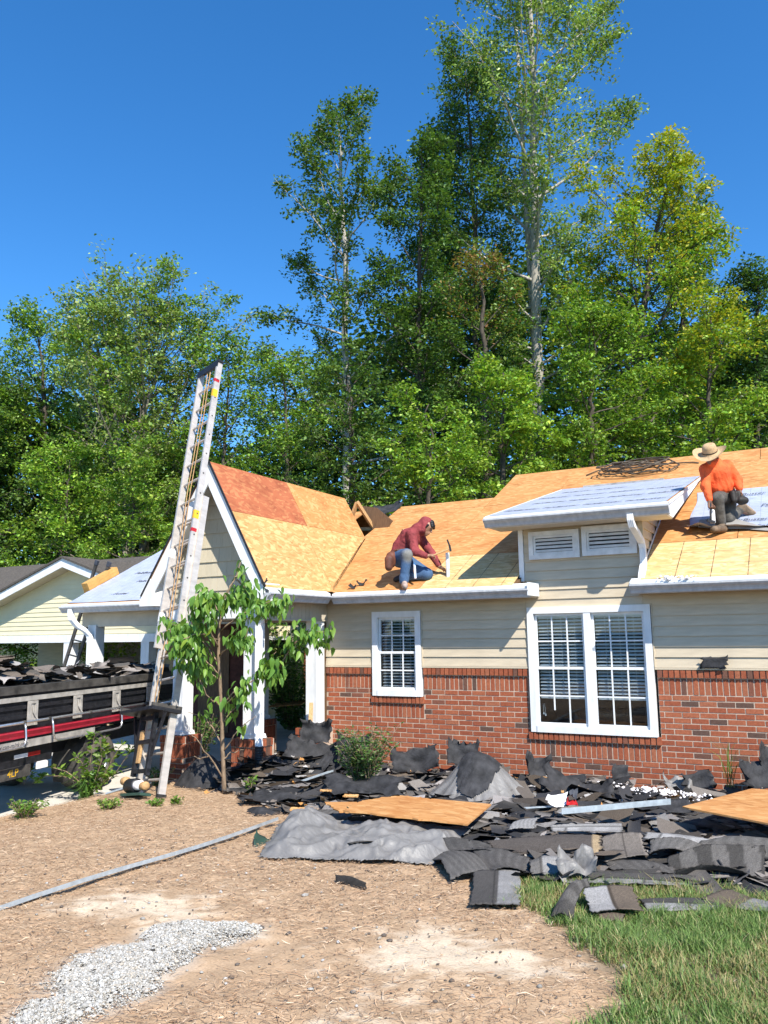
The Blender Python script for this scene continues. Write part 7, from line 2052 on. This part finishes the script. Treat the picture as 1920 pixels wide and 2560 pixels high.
# ---------------------------------------------------------------- sapling and shrubs
def leaf_shape(l, w, fold=.18, curve=.25, n=6):
    """pointed leaf with a folded midrib, drooping along its length; grows along +x"""
    vs, f = [], []
    for i in range(n + 1):
        t = i / n
        hw = w * .5 * (math.sin(PI * min(1, t ** .75)) ** .9) * (1 - .15 * t) if 0 < i < n else 0.0
        x, z = l * t * (1 - .12 * curve * t), -curve * l * t * t
        vs += [(x, -hw, z + hw * fold * 2), (x, 0, z), (x, hw, z + hw * fold * 2)]
    for i in range(n):
        a = i * 3; f += [(a, a + 3, a + 4, a + 1), (a + 1, a + 4, a + 5, a + 2)]
    return vs, f
def sapling():
    r = np.random.default_rng(41)
    base = at(562, 1988, z=.02)
    Zs = float((base - CAM_P) @ CAM_M[:, 1])
    root = thing('sapling', 'young broad leaved sapling standing before the porch', 'tree', Vector(base))
    S = lambda u, v, dz_=0: at(u, v, Z=Zs + dz_)
    tk = MB()
    trunk = [base + V(0, 0, -.05), S(560, 1960), S(556, 1860), S(554, 1780), S(550, 1700), S(546, 1640), S(548, 1560), S(556, 1500), S(592, 1440), S(601, 1405)]
    tk.tube(trunk, [.030, .027, .025, .023, .021, .019, .016, .013, .009, .005], 8)
    branches = [  # bare or leafy limbs: points, leafy
        ([S(551, 1690), S(520, 1655, -.05), S(480, 1615, -.15), S(445, 1590, -.2)], 1.0), ([S(549, 1660), S(505, 1600, .1), S(462, 1565, .2), S(430, 1560, .2)], 1.0),
        ([S(547, 1620), S(515, 1560, -.15), S(490, 1530, -.25), S(505, 1495, -.3)], .9), ([S(548, 1580), S(590, 1545, -.1), S(640, 1520, -.2), S(680, 1500, -.25), S(722, 1508, -.25)], .9),
        ([S(550, 1560), S(575, 1500, .15), S(610, 1470, .25), S(640, 1480, .3)], .9), ([S(552, 1540), S(530, 1500, .2), S(510, 1470, .3)], .7),
        ([S(552, 1760), S(600, 1720, -.1), S(650, 1690, -.15), S(700, 1668, -.2)], .45), ([S(700, 1668, -.2), S(735, 1610, -.25), S(775, 1580, -.3), S(815, 1580, -.3)], 1.0),
        ([S(553, 1700), S(520, 1680), S(480, 1665, .1), S(450, 1650, .15)], .9), ([S(548, 1600), S(500, 1580, -.2), S(455, 1600, -.3), S(440, 1640, -.3)], 1.0),
        ([S(547, 1640), S(580, 1610, -.2), S(610, 1600, -.3), S(620, 1570, -.3)], .8), ([S(592, 1440), S(575, 1470, -.1), S(560, 1500, -.15)], .6), ([S(592, 1450), S(612, 1470, .1), S(625, 1500, .12)], .5),
        ([S(560, 1950), S(520, 1890, -.1), S(490, 1845, -.2), S(470, 1825, -.2)], 0), ([S(556, 1860), S(520, 1800, .1), S(470, 1780, .15)], .08), ([S(556, 1880), S(600, 1820, -.1), S(640, 1790, -.1)], .06),
        ([S(555, 1810), S(585, 1770, .1), S(640, 1720, .1)], .12), ([S(554, 1770), S(520, 1740, -.1), S(500, 1700, -.1)], .2), ([S(557, 1900), S(580, 1880), S(610, 1875)], 0), ([S(520, 1890, -.1), S(500, 1900), S(485, 1890)], 0),
        ([S(553, 1770), S(590, 1735, -.2), S(630, 1705, -.3)], .35), ([S(640, 1690, -.15), S(670, 1660, -.2), S(690, 1630, -.2)], .7)]
    spots = []
    for pts, leafy in branches:
        pts = np.array(pts); d = np.linalg.norm(pts[-1] - pts[0])
        tt = np.linspace(0, len(pts) - 1, 10)
        P = np.stack([np.interp(tt, np.arange(len(pts)), pts[:, k]) for k in range(3)], 1); P[1:-1] += r.normal(0, .008, (8, 3))
        tk.tube(P, np.linspace(.011, .003, 10), 5)
        n = int(leafy * 20 * max(.5, d / .45))
        for _ in range(n):
            f = r.uniform(.25, 1.02) * 9
            q = np.array([np.interp(f, np.arange(10), P[:, k]) for k in range(3)])
            spots.append(q + r.normal(0, .045, 3) * V(1, 1, .8))
    for u, v in ((597, 1420), (604, 1415), (590, 1440), (598, 1450), (610, 1445), (585, 1470), (606, 1480), (580, 1500), (600, 1500)):
        spots.append(S(u, v) + r.normal(0, .015, 3))
    tk.put('trunk', MAT['bark_sapling'], root, smooth=True)
    mesh = []
    for l, w, fo, cu in ((.165, .072, .2, .35), (.14, .07, .3, .25), (.175, .068, .12, .5), (.125, .055, .25, .15)):
        me = MB().add(*leaf_shape(l, w, fo, cu)).mesh('leaf', True); me.materials.append(MAT['leaf_sapling']); mesh.append(me)
    r.shuffle(spots)
    extra = [q + r.normal(0, .06, 3) for q in spots[:380] * 3]
    spots = spots[:300]
    from mathutils import Euler
    for q in spots:
        az = r.uniform(0, 2 * PI); pitch = r.uniform(.55, 1.45)      # hanging down
        m = Matrix.Translation(Vector(q)) @ Euler((r.normal(0, .35), pitch, az), 'XYZ').to_matrix().to_4x4()
        m = Matrix.Translation(Vector(q)) @ Matrix.Rotation(az, 4, 'Z') @ Matrix.Rotation(pitch, 4, 'Y') @ Matrix.Rotation(r.normal(0, .5), 4, 'X') @ Matrix.Scale(r.uniform(.75, 1.12), 4)
        put('leaf', mesh[r.integers(4)], None, root, mtx=m)
    V_, F_, C_ = [], [], []; off = 0
    for q in extra:
        vs, f = leaf_shape(*[(.14, .060, .2, .35), (.12, .058, .3, .25), (.10, .044, .25, .15)][r.integers(3)], n=4)
        m = np.array(Matrix.Rotation(r.uniform(0, 6.28), 3, 'Z') @ Matrix.Rotation(r.uniform(.55, 1.45), 3, 'Y') @ Matrix.Rotation(r.normal(0, .5), 3, 'X'))
        V_.append(np.array(vs) @ m.T + q); F_.append(np.array(f) + off); off += len(vs)
        C_.append(np.tile(np.array([(.135, .27, .046), (.10, .21, .037), (.19, .32, .05)][r.integers(3)]), (len(vs), 1)))
    put('leaf', fast_mesh('leaf', np.concatenate(V_), np.concatenate(F_), np.concatenate(C_), smooth=True), MAT['leaf'], root, kind='stuff')
sapling()
def bush(name, label, stems, leaves, lsize, cols, seed, aspect=.45, cat='shrub', bark='bark_sapling', spread=.05, per=None, up=.35):
    """stems: world polylines; leaves set along them"""
    r = np.random.default_rng(seed)
    root = thing(name, label, cat, Vector(np.mean([s[0] for s in stems], 0)))
    b = MB(); P = []; D = []
    for s in stems:
        s = np.array(s); tt = np.linspace(0, len(s) - 1, 12)
        Q = np.stack([np.interp(tt, np.arange(len(s)), s[:, k]) for k in range(3)], 1)
        b.tube(Q, np.linspace(.007, .002, 12), 5)
        n = max(4, leaves // len(stems)); f = r.uniform(.12, 1, n) * 11
        q = np.stack([np.interp(f, np.arange(12), Q[:, k]) for k in range(3)], 1)
        a = r.uniform(0, 2 * PI, n); d = np.stack([np.cos(a), np.sin(a), r.uniform(-.2, 1.0, n) * up * 2], 1)
        P.append(q + unit(d) * r.uniform(.3, 1, (n, 1)) * spread); D.append(unit(d))
    b.put('stem', MAT[bark], root, smooth=True)
    P = np.concatenate(P); D = np.concatenate(D); n = len(P)
    s = lsize * r.uniform(.6, 1.2, (n, 1)); nm = unit(np.cross(D, r.normal(size=(n, 3))) + V(0, 0, .8)); sd = unit(np.cross(nm, D)); nm = np.cross(D, sd)
    v = np.stack([P, P + D * s * .45 - sd * s * aspect * .5 + nm * s * .06, P + D * s - nm * s * .10, P + D * s * .45 + sd * s * aspect * .5 + nm * s * .06], 1).reshape(-1, 3)
    put('foliage', fast_mesh('foliage', v, np.arange(4 * n).reshape(-1, 4), np.repeat(palette(n, r, cols, [3, 3, 3, 2]), 4, 0)), MAT['leaf'], root, kind='stuff')
    return root
def fan(c, n, h, spread, r, lean=(0, 0)):
    out = []
    for i in range(n):
        a = r.uniform(0, 2 * PI); k = spread * math.sqrt(r.random()); hh = h * r.uniform(.55, 1.05)
        e = c + V(k * math.cos(a) + lean[0] * hh, k * math.sin(a) + lean[1] * hh, hh)
        out.append([c + V(r.normal(0, .02), r.normal(0, .02), -.03), c + (e - c) * .5 + V(0, 0, .06 * hh), e])
    return out
r = np.random.default_rng(55)
SHRUB = [(.075, .150, .040), (.055, .115, .032), (.11, .19, .05), (.16, .24, .06)]
LIME = [(.13, .23, .035), (.10, .19, .03), (.17, .28, .045), (.21, .30, .05)]
c = at(920, 1950, z=.22)
bush('azalea_shrub', 'small leaved green shrub half buried in tar paper under the small window', fan(c, 60, .62, .40, r) + fan(c + V(-.12, -.05, 0), 24, .35, .32, r), 2600, .060, SHRUB, 56, .36, spread=.035)
Zg = float((at(235, 1985, z=-.02) - CAM_P) @ CAM_M[:, 1])
G_ = lambda u, v, d=0: at(u, v, Z=Zg + d)
c0 = G_(225, 1985)
bush('privet_shrub', 'lime green shrub with an arching branch before the truck wheel', [[c0, G_(222, 1930), G_(232, 1860), G_(238, 1830)], [c0, G_(240, 1940), G_(258, 1880), G_(262, 1840)], [c0, G_(215, 1945), G_(205, 1905), G_(190, 1890)], [c0, G_(262, 1935), G_(285, 1890), G_(305, 1860)], [G_(205, 1960), G_(170, 1930), G_(120, 1915), G_(85, 1925), G_(58, 1960)], [G_(205, 1962), G_(160, 1940), G_(110, 1940), G_(80, 1960)], [c0, G_(240, 1960), G_(250, 1920)], [c0, G_(230, 1960), G_(215, 1930)], [c0, G_(250, 1965), G_(280, 1935)], [c0, G_(255, 1900, -.1), G_(250, 1850, -.1)], [c0, G_(280, 1945), G_(318, 1890), G_(330, 1870)]], 470, .10, LIME, 57, .42, spread=.02, up=.5)
bl = []
c1 = G_(215, 2010)
for i in range(110):
    a = r.uniform(0, 2 * PI); k = r.uniform(.08, .24); h = r.uniform(.12, .34)
    bl.append([c1 + V(r.normal(0, .05), r.normal(0, .05), -.02), c1 + V(k * .5 * math.cos(a), k * .5 * math.sin(a), h), c1 + V(k * math.cos(a) * 1.5, k * math.sin(a) * 1.5, h * .75)])
def blades(name, label, bl, w, cols, seed, cat='plant'):
    r = np.random.default_rng(seed); b = MB()
    root = thing(name, label, cat, Vector(np.mean([x[0] for x in bl], 0)))
    for s in bl:
        p0, p1, p2 = (np.array(q) for q in s); d = unit(p2 - p0 + V(1e-4, 0, 0)); sd = unit(np.cross(d, V(0, 0, 1))) * w * r.uniform(.6, 1.2) / 2
        c = np.array(cols[r.integers(len(cols))]) * r.uniform(.8, 1.2)
        m1 = p0 * .25 + p1 * .5 + p2 * .25 + V(0, 0, 0)
        b.add([p0 - sd * .6, p0 + sd * .6, p1 + sd, p1 - sd, p2], [(0, 1, 2, 3), (3, 2, 4)], c)
    b.put('blade', MAT['leaf'], root, kind='stuff')
blades('grass_clump', 'tuft of long green blades under the lime green shrub', bl, .014, [(.09, .19, .035), (.12, .23, .045), (.07, .15, .03)], 58)
for (u, v, n, h, s, lab, sd) in ((62, 2050, 34, .20, .22, 'low green weed patch at the edge of the driveway', 60), (270, 2030, 20, .14, .16, 'small green weed between the shrub and the hoist', 61), (388, 2020, 12, .08, .09, 'tiny green weed right of the ladder foot', 62), (440, 2015, 12, .09, .08, 'tiny green weed left of the black plastic bundle', 63), (395, 1965, 26, .24, .22, 'dark green weeds behind the ladder foot by the brick pier', 64), (625, 1985, 8, .20, .07, 'small sprout at the foot of the sapling', 65)):
    c = at(u, v, z=gz_(*at(u, v, z=0)[:2])) if u > 30 else at(u, v, z=0)
    bush('weed', lab, fan(V(*c), n, h, s, r), n * 14, .048, LIME if sd != 64 else SHRUB, sd, .5, 'weed', spread=.02)
c = at(490, 1900, y=-1.15)
bush('rose_shrub', 'airy green shrub in the porch shade behind the sapling', fan(V(c[0], c[1], .0), 36, .75, .42, r), 900, .07, SHRUB, 66, .42, spread=.04)
# spiky plant by the wall
c = at(1825, 1960, y=-.55); bl = []
for i in range(26):
    a = r.uniform(0, 2 * PI); k = r.uniform(.05, .30); h = r.uniform(.20, .52)
    bl.append([c + V(r.normal(0, .03), r.normal(0, .03), -.03), c + V(k * .45 * math.cos(a), k * .45 * math.sin(a) * .5, h * .75), c + V(k * math.cos(a) * 1.2, k * math.sin(a) * .6, h)])
blades('daylily', 'spiky yellow green plant standing against the wall at right', bl, .016, [(.16, .22, .05), (.24, .24, .08), (.10, .17, .04)], 67)
# beyond the porch
c = at(730, 1690, Z=17.5)
bush('laurel_bush', 'dark green bush seen through the porch opening', fan(V(c[0], c[1], -.2), 50, 1.5, .9, r), 2600, .10, DARK, 68, .5, spread=.10)
c = at(745, 1590, Z=21)
bush('laurel_bush', 'leafy green bush top above the far white frame seen through the porch', fan(V(c[0] - .3, c[1], -.2), 60, 2.5, 1.2, r), 3000, .11, GREEN, 69, .5, spread=.12)
c = at(320, 1640, Z=22)
bush('laurel_bush', 'green bush beside the distant brick house seen under the carport', fan(V(c[0] - .8, c[1], -.4), 60, 2.6, 1.1, r), 3000, .13, GREEN, 70, .5, spread=.14)
p0, p1 = at(665, 1600, Z=23), at(722, 1655, Z=23)
wf = thing('white_frame', 'white framed dark window of a building beyond the porch', 'window', Vector((p0[0], p0[1], -.3)))
m = frame((p0[0], p0[1], p1[2]), RV, (0, 0, 1)); wd_ = float(np.dot(p1 - p0, np.array(RV))); ht_ = float(p0[2] - p1[2])
b = MB(); b.box((-.08, 0, -.02), (0, ht_, .05)); b.box((wd_, 0, -.02), (wd_ + .08, ht_, .05)); b.box((-.08, ht_, -.02), (wd_ + .08, ht_ + .10, .05)); b.put('frame', MAT['white'], wf, mtx=m)
MB().box((0, 0, -.03), (wd_, ht_, -.01)).put('pane', MAT['glass_dark'], wf, mtx=m)
MB().box((-.3, -1.7, -.30), (wd_ + .4, ht_ + .4, -.05)).put('wall', MAT['siding_cream'], wf, mtx=m)
q0 = at(668, 1772, Z=16.5); q1 = at(752, 1745, Z=16.5)
ragged_board('sheathing_board', 'old sheathing board lying in the yard beyond the porch', [tuple(q0[:2]), tuple(q1[:2]), (q1[0] - .3, q1[1] + .9), (q0[0] - .3, q0[1] + .9)], float(q0[2]) + .08, .02, 'osb_old', [.02, .02, .02, .02], 9, (.05, -.05))
